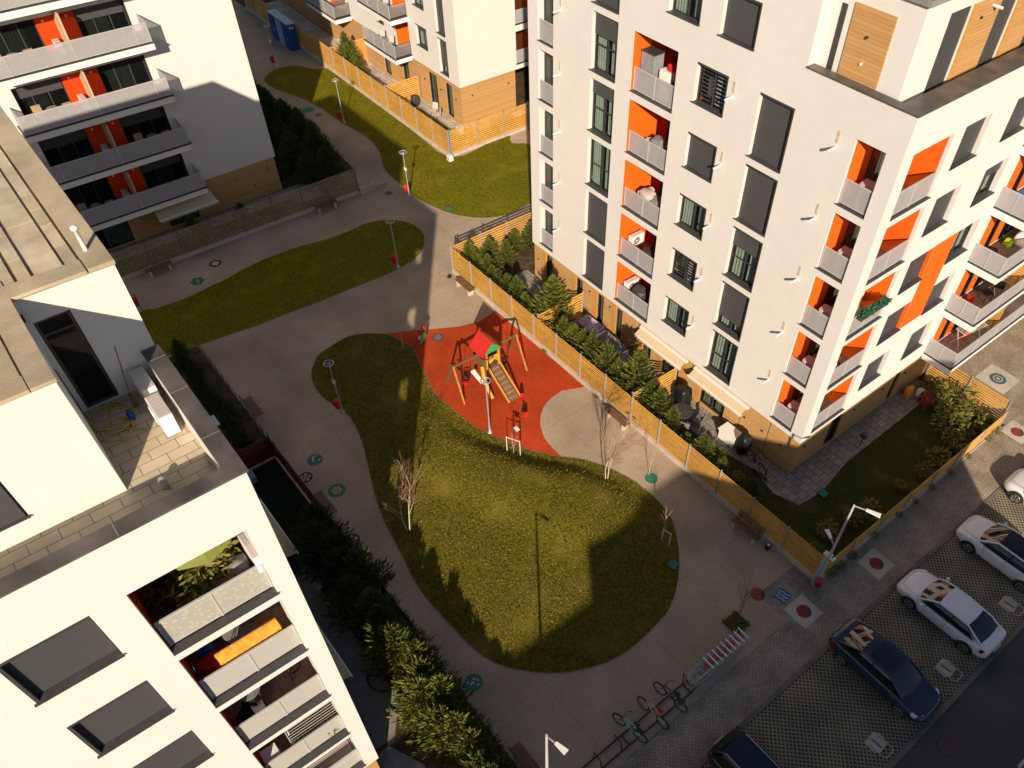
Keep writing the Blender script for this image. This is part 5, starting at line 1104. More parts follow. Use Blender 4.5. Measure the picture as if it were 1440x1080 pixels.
# ================================================================== playground
m_leg = mat('amber_timber', (.42, .20, .05), .6, .2, 7)
def playset():
    t = thing('climbing_frame', 'wooden climbing frame with red gable roof, yellow ramp and swings on both sides', 'climbing frame', (-27.4, 17.3, .03))
    x0, x1, y0, y1, ph, rh = -27.75, -26.75, 16.75, 17.75, 1.25, 2.35
    b = MB()
    for x in (x0, x1):
        for y in (y0, y1): b.bar((x, y, .03), (x, y, rh), .09, .09, m_brown, up=(1, 0, 0))
    b.build('tower_posts', t)
    b = MB(); b.box((x0 - .02, y0 - .02, ph - .06), (x1 + .02, y1 + .02, ph), m_brown); b.build('platform', t)
    b = MB()
    for y in (y0 + .02, y1 - .02):
        for i in range(6): b.box((x0 + .07 + i * .16, y - .015, ph - .1), (x0 + .18 + i * .16, y + .015, ph + .55), m_brown)
    b.build('side_boards', t)
    ym = (y0 + y1) / 2; zr = 3.0; e = .18
    for s in (-1, 1):
        b = MB(); ya = ym + s * (.5 + e); q = [(x0 - .15, ym, zr), (x1 + .15, ym, zr), (x1 + .15, ya, rh - .1), (x0 - .15, ya, rh - .1)]
        b.hexa([*q, *[(p[0], p[1], p[2] + .03) for p in q]], m_binred); b.build('roof_panel', t)
    b = MB(); b.poly([(x1 + .06, y0 - .1, rh), (x1 + .06, y1 + .1, rh), (x1 + .06, ym, zr - .05)], m_green); b.poly([(x1 + .09, y0 - .1, rh), (x1 + .09, y1 + .1, rh), (x1 + .09, ym, zr - .05)], m_green); b.build('gable_board', t)
    b = MB(); b.poly([(x0 - .06, y0 - .1, rh), (x0 - .06, y1 + .1, rh), (x0 - .06, ym, zr - .05)], m_brown); b.build('rear_gable', t)
    # yellow-railed ramp coming down towards +x
    xa, xb = x1 + .05, x1 + 1.85
    b = MB()
    b.hexa([(xa, y0 + .16, ph - .05), (xb, y0 + .16, .05), (xb, y1 - .16, .05), (xa, y1 - .16, ph - .05), (xa, y0 + .16, ph), (xb, y0 + .16, .1), (xb, y1 - .16, .1), (xa, y1 - .16, ph)], m_brown); rp = b.build('ramp', t)
    b = MB()
    for i in range(7): q = (i + .5) / 7; b.bar((xa + (xb - xa) * q, y0 + .2, ph + .02 - (ph - .1) * q), (xa + (xb - xa) * q, y1 - .2, ph + .02 - (ph - .1) * q), .05, .04, m_conc2)
    b.build('ramp_cleats', rp)
    for y in (y0 + .12, y1 - .12):
        b = MB(); b.bar((xa, y, ph + .22), (xb + .1, y, .2), .05, .16, m_yellow); b.build('ramp_rail', t)
        b = MB(); b.bar((x1 + .05, y, ph), (x1 + .05, y, rh - .05), .08, .08, m_yellow); b.build('yellow_post', t)
    b = MB(); b.path([(x1 + .1, y0 + .25, ph + .45), (x1 + .2, ym, ph + .75), (x1 + .1, y1 - .25, ph + .45)], .06, 8, m_yellow); b.box((x1 + .03, y0 + .16, ph + .55), (x1 + .09, y1 - .16, ph + .78), m_yellow); b.build('entry_arch', t)
    # tube slide in yellow on the near side
    b = MB(); b.path([(x1 - .2, y0 - .05, ph + .1), (x1 + .2, y0 - .25, ph - .25), (x1 + .75, y0 - .35, .45), (x1 + 1.1, y0 - .35, .15)], .11, 8, m_yellow); b.build('yellow_slide_rail', t)
    b = MB(); b.hexa([(x1 - .3, y0 - .75, 1.3), (x1 + .55, y0 - .7, 1.05), (x1 + .55, y0 - .5, 1.05), (x1 - .3, y0 - .5, 1.3), (x1 - .3, y0 - .75, 1.36), (x1 + .55, y0 - .7, 1.1), (x1 + .55, y0 - .5, 1.1), (x1 - .3, y0 - .5, 1.36)], m_white); b.build('white_board', t)
    b = MB(); b.box((x0 - .3, y0 - 1.0, 1.7), (x0 + .5, y0 - .9, 1.76), m_binred); b.build('red_canopy', t)
    # swing beams with A-frames
    for s, ye in ((-1, 15.05), (1, 19.2)):
        zb = 2.05; xm = (x0 + x1) / 2; yb = y0 if s < 0 else y1
        b = MB(); b.bar((xm, yb, zb), (xm, ye, zb), .1, .12, m_brown); b.build('swing_beam', t)
        for sx in (-.78, .78):
            b = MB(); b.bar((xm + sx * .08, ye, zb + .1), (xm + sx * 1.15, ye + s * .05, .03), .085, .085, m_leg if sx > 0 else m_brown); b.build('leg', t)
        b = MB(); b.bar((xm - .38, ye, 1.1), (xm + .38, ye, 1.1), .06, .08, m_brown); b.build('crossbar', t)
    swings = ((15.75, m_binred, True), (18.35, m_black, False))
    for yc, m, bucket in swings:
        b = MB(); xm = (x0 + x1) / 2
        if bucket:
            b.lathe((xm, yc, .45), [(.16, 0), (.2, .08), (.21, .22)], m, 10); b.ring((xm, yc, .78), (0, 0, 1), .2, .03, m_black, 14, 6)
        else: b.box((xm - .09, yc - .24, .45), (xm + .09, yc + .24, .49), m)
        sw = b.build('swing_seat', t)
        b = MB()
        for dy in (-.22, .22): b.tube((xm, yc + dy, .47), (xm, yc + dy * .9, 2.0), .012, n=5, m=m_dark)
        b.build('chains', sw)
    b = MB(); b.bar((x0 - .1, y1 + .35, .03), (x0 - .05, y1 + .05, 1.3), .05, .05, m_brown); b.bar((x0 + .4, y1 + .35, .03), (x0 + .4, y1 + .05, 1.3), .05, .05, m_brown)
    for i in range(4): b.bar((x0 - .1, y1 + .31 - i * .07, .3 + i * .27), (x0 + .4, y1 + .31 - i * .07, .3 + i * .27), .05, .04, m_brown)
    b.build('ladder', t)
    return t
playset()
def rider(label, loc, rz):
    t = thing('spring_rider', label, 'spring rider'); b = MB()
    b.path([(.09 * math.cos(i * .8), .09 * math.sin(i * .8), .04 + i * .012) for i in range(32)], .014, 5, m_black); b.build('spring', t)
    b = MB(); b.prism([(-.4, -.05), (.35, -.05), (.4, .05), (-.35, .05)], .42, .5, m_green)
    for y in (-.14, .11): b.hexa([(-.4, y, .4), (.3, y, .4), (.3, y + .03, .4), (-.4, y + .03, .4), (-.25, y, .78), (.45, y, .85), (.45, y + .03, .85), (-.25, y + .03, .78)], m_green if y < 0 else m_binred)
    b.build('body', t); b = MB(); b.box((-.25, -.12, .6), (.1, .11, .65), m_white); b.build('seat', t)
    b = MB(); b.lathe((.42, 0, .85), [(.05, 0), (.14, .08), (.13, .2), (.05, .27)], m_binred, 10); b.tube((.2, -.24, .88), (.2, .24, .88), .02, n=6, m=m_black); b.tube((.4, -.06, 1.1), (.34, -.1, 1.3), .03, .01, 6, m_binred); b.tube((.4, .06, 1.1), (.34, .1, 1.3), .03, .01, 6, m_binred); b.build('head', t)
    t.location = loc; t.rotation_euler = (0, 0, rz); return t
g = G(594, 486); rider('red and green spring rider at the shaded tip of the red playground', (g.x, g.y, .03), rad(120))
def seesaw():
    g = G(735, 586); t = thing('seesaw', 'black seesaw with bright red seats standing on the red playground', 'seesaw'); b = MB(); b.bar((-.1, -1.0, .45), (.1, 1.0, .62), .1, .08, m_black); b.build('beam', t)
    for s in (-1, 1):
        b = MB(); zz = .53 + s * .09; b.box((-.16, s * .95 - .14, zz), (.16, s * .95 + .14, zz + .06), m_binred); b.box((-.16, s * 1.09 - .03, zz + .06), (.16, s * 1.09 + .03, zz + .42), m_binred); st = b.build('seat', t)
        b = MB(); b.path([(-.14, s * .62, zz), (-.14, s * .62, zz + .28), (.14, s * .62, zz + .28), (.14, s * .62, zz)], .02, 6, m_black); b.build('handle', st)
    b = MB(); b.bar((-.25, 0, 0), (0, 0, .5), .06, .06, m_black); b.bar((.25, 0, 0), (0, 0, .5), .06, .06, m_black); b.path([(.14 * math.cos(i * .7), .14 * math.sin(i * .7), .03 + i * .014) for i in range(30)], .016, 5, m_black); b.build('stand', t)
    t.location = (g.x - .2, g.y + .25, .03); t.rotation_euler = (0, 0, rad(62)); t.scale = (.6, .6, .75); return t
seesaw()
b = MB(); b.box((-.16, -.1, 1.0), (.16, .1, 1.02), m_white); b.box((-.1, -.07, .9), (.1, .07, .998), m_metal)
for x in (-.3, .3): b.bar((x, 0, 0), (x, 0, .98), .035, .035, m_black)
b.bar((-.3, 0, .96), (.3, 0, .96), .03, .03, m_black)
o = b.build('rules_sign', label='small black frame with a white box beside the sapling on the playground', cat='sign frame'); g = G(722, 625); o.location = (g.x, g.y + .25, .03)
# ================================================================== bicycles, rack, trolleys
def bike(label, p_front, p_rear, mf, basket=False, mt=None, ch=False):
    t = thing('bicycle', label, 'bicycle', group='bicycles locked at the rack'); r = .33; L_ = 1.05
    for x in (-L_ / 2, L_ / 2):
        b = MB(); b.ring((x, 0, r), (0, 1, 0), r - .02, .032, mt or m_tyre, 24, 6); wh = b.build('wheel', t)
        b = MB(); b.ring((x, 0, r), (0, 1, 0), r - .05, .008, m_metal, 24, 4)
        for i in range(10): a = i * .628; b.tube((x, 0, r), (x + (r - .05) * math.cos(a), 0, r + (r - .05) * math.sin(a)), .003, n=3, m=m_metal)
        b.build('spokes', wh)
    A, B_, S, Hd, H2 = V(-L_ / 2, 0, r), V(-.08, 0, r - .04), V(-.2, 0, .82), V(.33, 0, .80), V(.38, 0, .62)
    b = MB()
    for p, q in ((A, B_), (A, S.lerp(B_, .15)), (B_, S), (S.lerp(B_, .15), Hd), (B_, H2), (H2, Hd)): b.tube(p, q, .027, n=7, m=mf)
    b.build('frame', t)
    b = MB(); b.tube(H2, V(L_ / 2, 0, r), .016, n=6, m=m_metal if ch else m_black); b.build('fork', t)
    b = MB(); b.tube(Hd, Hd + V(-.03, 0, .15), .015, n=6, m=m_black); c = Hd + V(0, 0, .15); b.path([c + V(-.12, -.3, .02), c + V(.02, -.2, 0), c + V(.04, 0, 0), c + V(.02, .2, 0), c + V(-.12, .3, .02)], .014, 6, m_metal if ch else m_black); b.build('handlebar', t)
    b = MB(); b.hexa([(-.36, -.08, .9), (-.08, -.03, .9), (-.08, .03, .9), (-.36, .08, .9), (-.36, -.08, .95), (-.08, -.025, .95), (-.08, .025, .95), (-.36, .08, .95)], m_red if ch else m_black); b.tube(S, S + V(-.02, 0, .1), .014, n=6, m=m_metal); b.build('saddle', t)
    b = MB(); b.lathe(B_ + V(0, -.06, 0), [(.08, 0), (.08, .01)], m_dark, 12, axis=(0, 1, 0)); b.bar(B_ + V(0, -.07, -.15), B_ + V(0, .07, .15), .02, .02, m_dark); b.build('crank', t)
    if basket:
        b = MB(); b.box((-.62, -.1, .66), (-.28, .1, .69), m_black); b.build('carrier', t)
    f, rr_ = Vector((*p_front, .022)), Vector((*p_rear, .022)); d = f - rr_; t.location = (f + rr_) / 2; t.rotation_euler = (rad(5), 0, math.atan2(d.y, d.x)); return t
bike('turquoise framed bicycle, nearest to the bottom edge, locked at the rack', (-7.95, 9.75), (-6.9, 9.95), mat('turquoise_frame', (.25, .55, .55), .35, .05), True)
bike('small rusty-brown bicycle with red saddle in the middle of the rack', (-7.8, 10.95), (-6.78, 11.0), m_tan, False, ch=True)
bike('dark blue bicycle locked next to the shopping trolleys', (-7.85, 11.9), (-6.8, 12.05), mat('steel_blue_frame', (.03, .08, .16), .35, .05), True)
t = thing('bike_rack', 'long black tubular bicycle rack with raised hoops beside the pavement', 'bike rack', (-7.2, 10, .02))
b = MB()
for x in (-7.48, -7.0): b.tube((x, 6.0, .07), (x, 13.0, .07), .03, n=8, m=m_black)
for y in (6.5, 9.5, 12.9): b.tube((-7.48, y, .07), (-7.0, y, .07), .025, n=8, m=m_black)
b.build('base_rails', t)
for y in (7.0, 8.05, 9.1, 12.95):
    b = MB(); b.path([(-7.48, y, .07), (-7.62, y + .02, .75), (-7.24, y + .05, .28), (-6.86, y + .02, .75), (-7.0, y, .07)] if y > 12 else [(-7.48, y, .07), (-7.5, y + .02, .72), (-7.2, y + .1, .38), (-7.0, y, .07)], .024, 7, m_black); b.build('hoop', t)
def trolley(label, loc):
    t = thing('shopping_trolley', label, 'shopping trolley', group='nested shopping trolleys'); b = MB()
    # basket: front (y-) low and narrow, handle end (y+) high and wide
    lo_f, lo_b, hi_f, hi_b = (.17, -.42, .5), (.22, .38, .42), (.2, -.45, .85), (.27, .42, .95)
    def corner(c, s): return Vector((c[0] * s, c[1], c[2]))
    for k in range(5):
        q = k / 4
        a = [corner(lo_f, s).lerp(corner(hi_f, s), q) for s in (-1, 1)]; c = [corner(lo_b, s).lerp(corner(hi_b, s), q) for s in (-1, 1)]
        for p, r_ in ((a[0], a[1]), (a[0], c[0]), (a[1], c[1])): b.tube(p, r_, .008 if k < 4 else .014, n=4, m=m_rail)
    for k in range(8):
        q = k / 7
        for s in (-1, 1): b.tube(corner(lo_f, s).lerp(corner(lo_b, s), q), corner(hi_f, s).lerp(corner(hi_b, s), q), .006, n=4, m=m_rail)
        b.tube(corner(lo_f, -1).lerp(corner(lo_f, 1), q), corner(lo_b, -1).lerp(corner(lo_b, 1), q), .006, n=4, m=m_rail)
    b.build('basket', t)
    b = MB(); b.tube((-.31, .47, 1.0), (.31, .47, 1.0), .032, n=8, m=m_white); b.build('handle', t)
    b = MB(); b.box((-.13, .30, .88), (.13, .39, .93), m_pink); b.build('child_seat', t)
    b = MB()
    for s in (-1, 1): b.path([(.27 * s, .42, .95), (.25 * s, .3, .3), (.24 * s, .4, .12), (.2 * s, -.4, .15)], .014, 5, m_rail)
    b.build('chassis', t)
    for s in (-1, 1):
        for y in (-.4, .38):
            b = MB(); b.lathe((.22 * s - .015, y, .06), [(.055, 0), (.055, .03)], m_black, 10, axis=(1, 0, 0)); b.build('wheel', t)
    t.location = loc; return t
t0 = trolley('shopping trolley at the open end of the nested row, next to the bike rack', (-7.24, 13.5, .022))
for i in range(1, 9): dup(t0, (-7.24 + R.uniform(-.015, .015), 13.5 + i * .265, .022), 0, 'nested shopping trolley with red seat, ' + ORD[i] + ' from the bike rack' if i < 8 else 'last nested shopping trolley, beside the planting bed')
# ================================================================== cars
def car(label, loc, rz, paint, L_=4.7, W=1.84, H=1.4, kind='sedan', blackroof=False, rails=False, sunroof=False):
    t = thing('parked_car', label, 'car'); k = L_ / 4.7; hw = W / 2; est = kind in ('estate', 'hatch')
    belt = .93 + (.08 if est else 0)
    # stations: x, half-width, z low, z top
    st = [(-2.34, .66, .42, .74), (-2.27, .80, .30, .90 + (.06 if est else .06)), (-2.05, .88, .24, belt + .05), (-1.55, .915, .2, belt + .05), (-.9, .92, .18, belt + .02), (0, .92, .17, belt), (.8, .92, .17, belt - .01), (1.15, .915, .18, belt - .03), (1.7, .90, .2, belt - .12), (2.05, .85, .24, belt - .2), (2.25, .74, .30, belt - .30), (2.33, .58, .4, belt - .42)]
    b = MB(); vs = []; n = 0
    for x, w_, zl, zt in st:
        w_ *= hw / .92; x *= k
        sec = [(0, zl), (w_ * .8, zl), (w_ * .96, zl + .08), (w_, zl + (zt - zl) * .45), (w_ * .99, zl + (zt - zl) * .72), (w_ * .955, zt - .06), (w_ * .86, zt - .012), (w_ * .5, zt + .018), (0, zt + .026)]
        ring = [(x, y, z) for y, z in sec] + [(x, -y, z) for y, z in sec[-2:0:-1]]; n = len(ring); vs += ring
    fs = [(i * n + j, i * n + (j + 1) % n, (i + 1) * n + (j + 1) % n, (i + 1) * n + j) for i in range(len(st) - 1) for j in range(n)]
    b.add(vs, fs, paint, True); b.add(vs[:n], [tuple(range(n))[::-1]], paint, True); b.add(vs[-n:], [tuple(range(n))], paint, True)
    body = b.build('body', t); sm = body.modifiers.new('s', 'SUBSURF'); sm.levels = 1; sm.render_levels = 2
    # greenhouse: belt line and roof line outlines
    xr = {'sedan': (-1.0, -1.88), 'estate': (-1.85, -2.2), 'hatch': (-1.35, -2.0)}[kind]
    W0, W1, RR, RB2 = 1.18 * k, .42 * k, xr[0] * k, xr[1] * k
    bw, rw = hw * .87, hw * .66; zb = belt + .005; zr = H - .02
    def surf(name, P, m, nu=8, nv=5, par=t):
        q = MB(); vs = [P(u / nu, v / nv) for v in range(nv + 1) for u in range(nu + 1)]
        q.add(vs, [(v * (nu + 1) + u, v * (nu + 1) + u + 1, (v + 1) * (nu + 1) + u + 1, (v + 1) * (nu + 1) + u) for v in range(nv) for u in range(nu)], m, True); return q.build(name, par)
    def crown(u): return 1 - (2 * u - 1) ** 2
    roofm = m_black if blackroof else paint
    rf = surf('roof', lambda u, v: V(W1 + (RR - W1) * v + .03 * crown(u) * (1 - 2 * v), (2 * u - 1) * rw * (1 - .05 * v * v), zr + .035 * crown(u) + .03 * math.sin(math.pi * v) - .02 * v), roofm)
    if sunroof:
        surf('sunroof', lambda u, v: V(W1 - .12 * k + (-.95 * k) * v, (2 * u - 1) * rw * .72, zr + .012 + .035 * crown(.14 + .72 * u) + .03 * math.sin(math.pi * (.08 + v * .62))), m_carglass, par=rf)
    surf('windscreen', lambda u, v: V(W0 + (W1 - W0) * v + (.13 * crown(u) * (1 - v) + .03 * crown(u) * v), (2 * u - 1) * (bw * .93 + (rw * .97 - bw * .93) * v), zb - .03 + (zr - zb + .03) * v + .03 * crown(u) * v + .02 * math.sin(math.pi * v)), m_carglass)
    surf('rear_window', lambda u, v: V(RR + (RB2 - RR) * v - (.10 * crown(u) * v + .03 * crown(u) * (1 - v)), (2 * u - 1) * (rw * .93 + (bw * .84 - rw * .93) * v), zr - .02 + (zb + .03 - zr) * v + .03 * crown(u) * (1 - v) + .03 * math.sin(math.pi * v)), m_carglass)
    for s in (-1, 1):
        surf('side_window', lambda u, v: V((W0 - .12) + ((RB2 + .2) - (W0 - .12)) * u + ((W1 - .03 + (RR + .12 - W1) * u) - ((W0 - .12) + ((RB2 + .2) - (W0 - .12)) * u)) * v, s * (bw + (rw - bw) * v + .035 * math.sin(math.pi * v)), zb - .03 + (zr - .035 - zb + .03) * v), m_carglass)
        q = MB()   # roof rail line and pillars in body colour
        e = Vector((0, 0, 0))
        q.path([V(W0 + .02, s * bw * .96, zb), V((W0 + W1) / 2, s * ((bw + rw) / 2 + .01), (zb + zr) / 2 + .03), V(W1, s * (rw + .005), zr + .0), V((W1 + RR) / 2, s * (rw + .015), zr + .02), V(RR, s * (rw - .01), zr - .01), V((RR + RB2) / 2, s * (bw + rw) / 2 * .98, (zr + zb) / 2 + .04), V(RB2 - .04, s * bw * .88, zb + .02)], .042, 6, roofm if not blackroof else paint)
        xm = -.28 * k; q.path([V(xm, s * (bw + .006), zb - .02), V(xm - .06, s * ((bw + rw) / 2 + .045), (zb + zr) / 2), V(xm - .1, s * (rw + .02), zr)], .028, 5, m_black)
        q.build('pillars', t)
        q = MB(); q.path([V(W0 - .1, s * (bw + .035), zb - .015), V(-.2 * k, s * (bw + .05), zb - .0), V(RB2 + .35, s * (bw + .035), zb + .02)], .012, 5, m_metal); q.build('window_trim', t)
        q = MB(); yy = s * (hw * .992)
        for xd in (.78 * k, -.3 * k, -1.02 * k): q.path([V(xd, s * hw * .955, belt - .03), V(xd + .01, yy + s * .006, belt - .3), V(xd + .02, s * (hw * .99 + .004), .34)], .006, 4, m_black)
        q.path([V(.78 * k, yy, .34), V(-1.0 * k, yy, .34)], .006, 4, m_black)
        for xd in (-.12 * k, -.86 * k): q.bar(V(xd - .09, yy + s * .012, belt - .16), V(xd + .09, yy + s * .012, belt - .16), .02, .025, paint)
        q.build('door_seams', t)
        q = MB(); q.lathe((.92 * k, s * (hw + .09), zb + .04), [(.02, -.09), (.075, -.05), (.085, .03), (.03, .09)], paint, 10, axis=(0, s, .1)); q.build('wing_mirror', t)
        q = MB(); q.hexa([(2.02 * k, s * hw * .60, .60), (2.2 * k, s * hw * .56, .58), (2.02 * k, s * hw * .92, .60), (1.82 * k, s * hw * .97, .64), (2.0 * k, s * hw * .58, .735), (2.17 * k, s * hw * .55, .68), (1.98 * k, s * hw * .915, .70), (1.76 * k, s * hw * .93, .76)], m_light); q.build('headlight', t)
        q = MB(); q.hexa([(-2.3 * k, s * hw * .52, .74), (-2.1 * k, s * hw * .965, .72), (-1.95 * k, s * hw * .96, .72), (-2.1 * k, s * hw * .5, .74), (-2.3 * k, s * hw * .52, .90), (-2.12 * k, s * hw * .95, .9), (-1.97 * k, s * hw * .96, .92), (-2.1 * k, s * hw * .5, .92)], m_tail); q.build('tail_light', t)
        if rails:
            q = MB(); q.path([V(W1 - .1, s * rw * .93, zr + .03), V(W1 - .2, s * rw * .93, zr + .09), V(RR + .2, s * rw * .9, zr + .09), V(RR + .1, s * rw * .9, zr + .03)], .018, 6, m_metal); q.build('roof_rail', t)
        for x in (-1.42 * k, 1.40 * k):
            q = MB(); q.lathe((x, s * (hw - .2), .325), [(.2, -.02), (.32, 0), (.328, .03), (.328, .19), (.305, .212), (.22, .214)], m_tyre, 22, axis=(0, s, 0)); wh = q.build('wheel', t)
            q = MB(); q.lathe((x, s * (hw + .004), .325), [(.225, -.01), (.225, .012), (.19, .014), (.06, .006)], m_dark, 18, axis=(0, s, 0))
            for i in range(5): a = i * 1.2566; q.bar((x + .05 * math.cos(a), s * (hw + .02), .325 + .05 * math.sin(a)), (x + .205 * math.cos(a), s * (hw + .02), .325 + .205 * math.sin(a)), .055, .02, m_rim, up=(0, 1, 0))
            q.ring((x, s * (hw + .016), .325), (0, 1, 0), .215, .013, m_rim, 22, 5); q.build('rim', wh)
            q = MB(); q.path([V(x + .375 * math.cos(a), s * (hw * .985), .325 + .375 * math.sin(a)) for a in [rad(-8) + rad(196) * i / 12 for i in range(13)]], .034, 6, m_black if kind == 'estate' else m_dark); q.build('wheel_arch', t)
    q = MB(); q.path([V(1.2 * k, -hw * .8, belt - .01), V(1.75 * k, -hw * .74, belt - .085), V(2.12 * k, -hw * .6, belt - .2), V(2.2 * k, 0, belt - .215), V(2.12 * k, hw * .6, belt - .2), V(1.75 * k, hw * .74, belt - .085), V(1.2 * k, hw * .8, belt - .01)], .007, 4, m_black); q.build('bonnet_seam', t)
    q = MB(); q.hexa([(2.2 * k, -.42, .34), (2.34 * k, -.36, .36), (2.34 * k, .36, .36), (2.2 * k, .42, .34), (2.2 * k, -.42, .60), (2.29 * k, -.34, .56), (2.29 * k, .34, .56), (2.2 * k, .42, .60)], m_black); q.build('grille', t)
    q = MB(); q.hexa([(-2.42 * k, -.26, .58), (-2.3 * k, -.26, .58), (-2.3 * k, .26, .58), (-2.42 * k, .26, .58), (-2.38 * k, -.26, .69), (-2.3 * k, -.26, .69), (-2.3 * k, .26, .69), (-2.38 * k, .26, .69)], m_whitep); q.build('number_plate', t)
    t.location = (*loc, .012); t.rotation_euler = (0, 0, rz); return t
white = carpaint('white_car_paint', (.74, .75, .77)); navy = carpaint('navy_car_paint', (.018, .03, .06)); dkp = carpaint('dark_blue_car_paint', (.008, .012, .028))
car('white fastback sedan parked nose towards the pavement beside the blue car', (-2.42, 24.15), math.pi, white, 4.55, 1.84, 1.38, 'sedan')
car('dark blue saloon with glass roof, parked nose towards the road', (-2.55, 19.65), 0, navy, 4.75, 1.86, 1.42, 'sedan', sunroof=True)
car('white hatchback with black roof, cut by the right edge of the picture', (-2.45, 28.85), math.pi, white, 4.5, 1.84, 1.46, 'hatch', blackroof=True)
car('dark estate car with silver roof rails at the bottom edge', (-2.4, 12.15), 0, dkp, 4.8, 1.9, 1.55, 'estate', rails=True)
car('white car at the right edge whose rounded shadow falls on the sunlit pavement', (-2.6, 33.3), math.pi, white, 4.5, 1.82, 1.46, 'hatch')
# ================================================================== blue toilet cabins
def cabin(label, x, y, m):
    t = thing('toilet_cabin', label, 'toilet cabin', group='blue cabins by the back fence'); b = MB(); b.box((-.6, -.38, 0), (.6, .38, 2.2), m); b.build('body', t)
    b = MB(); b.box((-.62, -.40, 2.204), (.62, .40, 2.3), m_lblue); b.build('roof', t)
    b = MB(); b.box((-.42, -.415, .12), (.42, -.384, 2.0), m); d = b.build('door', t); b = MB(); b.box((.3, -.44, .95), (.36, -.418, 1.1), m_white); b.build('handle', d)
    t.location = (x, y, .02); return t
cabin('blue cabin of the row by the back fence, nearest the sunlit part', -73.0, 28.3, m_blue)
cabin('pale blue cabin in the middle of the row by the back fence', -74.28, 28.32, m_lblue); cabin('blue cabin at the far end of the row by the back fence', -75.56, 28.3, m_blue)
fc = bpy.data.curves.new('cabin_text', 'FONT'); fc.body = 'ELS'; fc.size = .28; fc.extrude = .004; fc.align_x = 'CENTER'
tmp = bpy.data.objects.new('cabin_text_tmp', fc); COL.objects.link(tmp); dg = bpy.context.evaluated_depsgraph_get(); me = bpy.data.meshes.new_from_object(tmp.evaluated_get(dg)); bpy.data.objects.remove(tmp)
me.materials.append(m_white); o = bpy.data.objects.new('lettering', me); COL.objects.link(o)
cb = [q for q in COL.objects if q.name == 'toilet_cabin'][0]; o.parent = cb; o.location = (.612, .0, 1.82); o.rotation_euler = (rad(90), 0, rad(90))
# ================================================================== things on balconies, terraces and in gardens
ac0 = None
m_card = mat('cardboard', (.36, .24, .13), .9, .1); m_pale = mat('pale_plastic', (.52, .44, .42), .5, .08)
def ac_unit(loc, rz, label, g='outdoor air conditioning units'):
    global ac0
    if ac0 is None:
        t = thing('air_conditioner', label, 'air conditioner', group=g)
        b = MB(); b.box((-.42, -.15, .06), (.42, .15, .64), m_white)
        for i in range(6): b.box((-.40, -.12 + i * .045, .641), (.40, -.10 + i * .045, .652), m_pale)
        b.build('casing', t)
        b = MB(); b.lathe((-.1, -.152, .35), [(.23, 0), (.23, .012)], m_grey, 20, axis=(0, -1, 0)); b.lathe((-.1, -.165, .35), [(.05, 0), (.05, .01)], m_white, 12, axis=(0, -1, 0)); b.ring((-.1, -.168, .35), (0, 1, 0), .23, .012, m_white, 20, 5); b.build('fan_grille', t)
        b = MB(); b.box((-.36, -.16, 0), (-.28, .16, .058), m_dark); b.box((.28, -.16, 0), (.36, .16, .058), m_dark); b.build('feet', t)
        ac0 = t; t.location = loc; t.rotation_euler = (0, 0, rz); return t
    return dup(ac0, loc, rz, label)
def fz(k): return S0 + k * ST + .035
ac_unit((-25.15, 25.75, fz(0) + .5), rad(90), 'white air conditioner in the lowest orange loggia of the tower front'); ac_unit((-25.15, 25.8, fz(1) + .5), rad(90), 'white air conditioner in the second lowest orange loggia of the tower front')
ac_unit((-24.6, 25.9, fz(3) + .1), rad(60), 'white air conditioner behind a round grey fan in the fourth loggia up'); ac_unit((-24.7, 25.75, fz(2) + .35), rad(80), 'white air conditioner among laundry in the middle orange loggia of the tower front')
ac_unit((-16.12, .9, 17.57), 0, 'white air conditioner on the roof terrace nearest the terrace door'); ac_unit((-15.05, .86, 17.57), 0, 'sunlit white air conditioner on the roof terrace, the one farther from the door')
for k in range(4): ac_unit((-51.6, 7.15, 2.98 + 3 * k), rad(0), 'white air conditioner by the privacy screen on the %s long balcony from the bottom' % ORD[k])
ac_unit((-59.3, 31.9, .05), rad(0), 'white air conditioner against the golden wall of the back garden'); ac_unit((-12.5, 1.05, N0 + 4 * 2.95 + .7), rad(180), 'sunlit air conditioner at the pillar end of the top near loggia')
def chair(name, label, loc, rz, m=None, m2=None, cat='chair', group='garden and balcony chairs', proto=None):
    m = m or m_black; m2 = m2 or m_dark
    t = thing(name, label, cat, group=group); b = MB(); b.box((-.24, -.24, .42), (.24, .24, .46), m); b.build('seat', t)
    b = MB(); b.hexa([(-.24, .22, .47), (.24, .22, .47), (.24, .26, .47), (-.24, .26, .47), (-.23, .32, .92), (.23, .32, .92), (.23, .35, .92), (-.23, .35, .92)], m); b.build('backrest', t)
    for x in (-.21, .21):
        for y in (-.21, .21): b = MB(); b.bar((x, y, 0), (x, y, .418), .03, .03, m2); b.build('leg', t)
    t.location = loc; t.rotation_euler = (0, 0, rz); return t
def table(label, loc, rz=0, L_=.9, W=.6, m=None, h=.72, round_=False):
    t = thing('garden_table', label, 'table'); b = MB()
    if round_: b.disc((0, 0), L_ / 2, h - .03, h, m or m_grey, 20)
    else: b.box((-L_ / 2, -W / 2, h - .04), (L_ / 2, W / 2, h), m or m_grey)
    b.build('tabletop', t)
    for x in (-1, 1):
        for y in (-1, 1): b = MB(); b.bar((x * L_ * .33, y * W * .3, 0), (x * L_ * .33, y * W * .3, h - .042), .035, .035, m_dark); b.build('leg', t)
    t.location = loc; t.rotation_euler = (0, 0, rz); return t
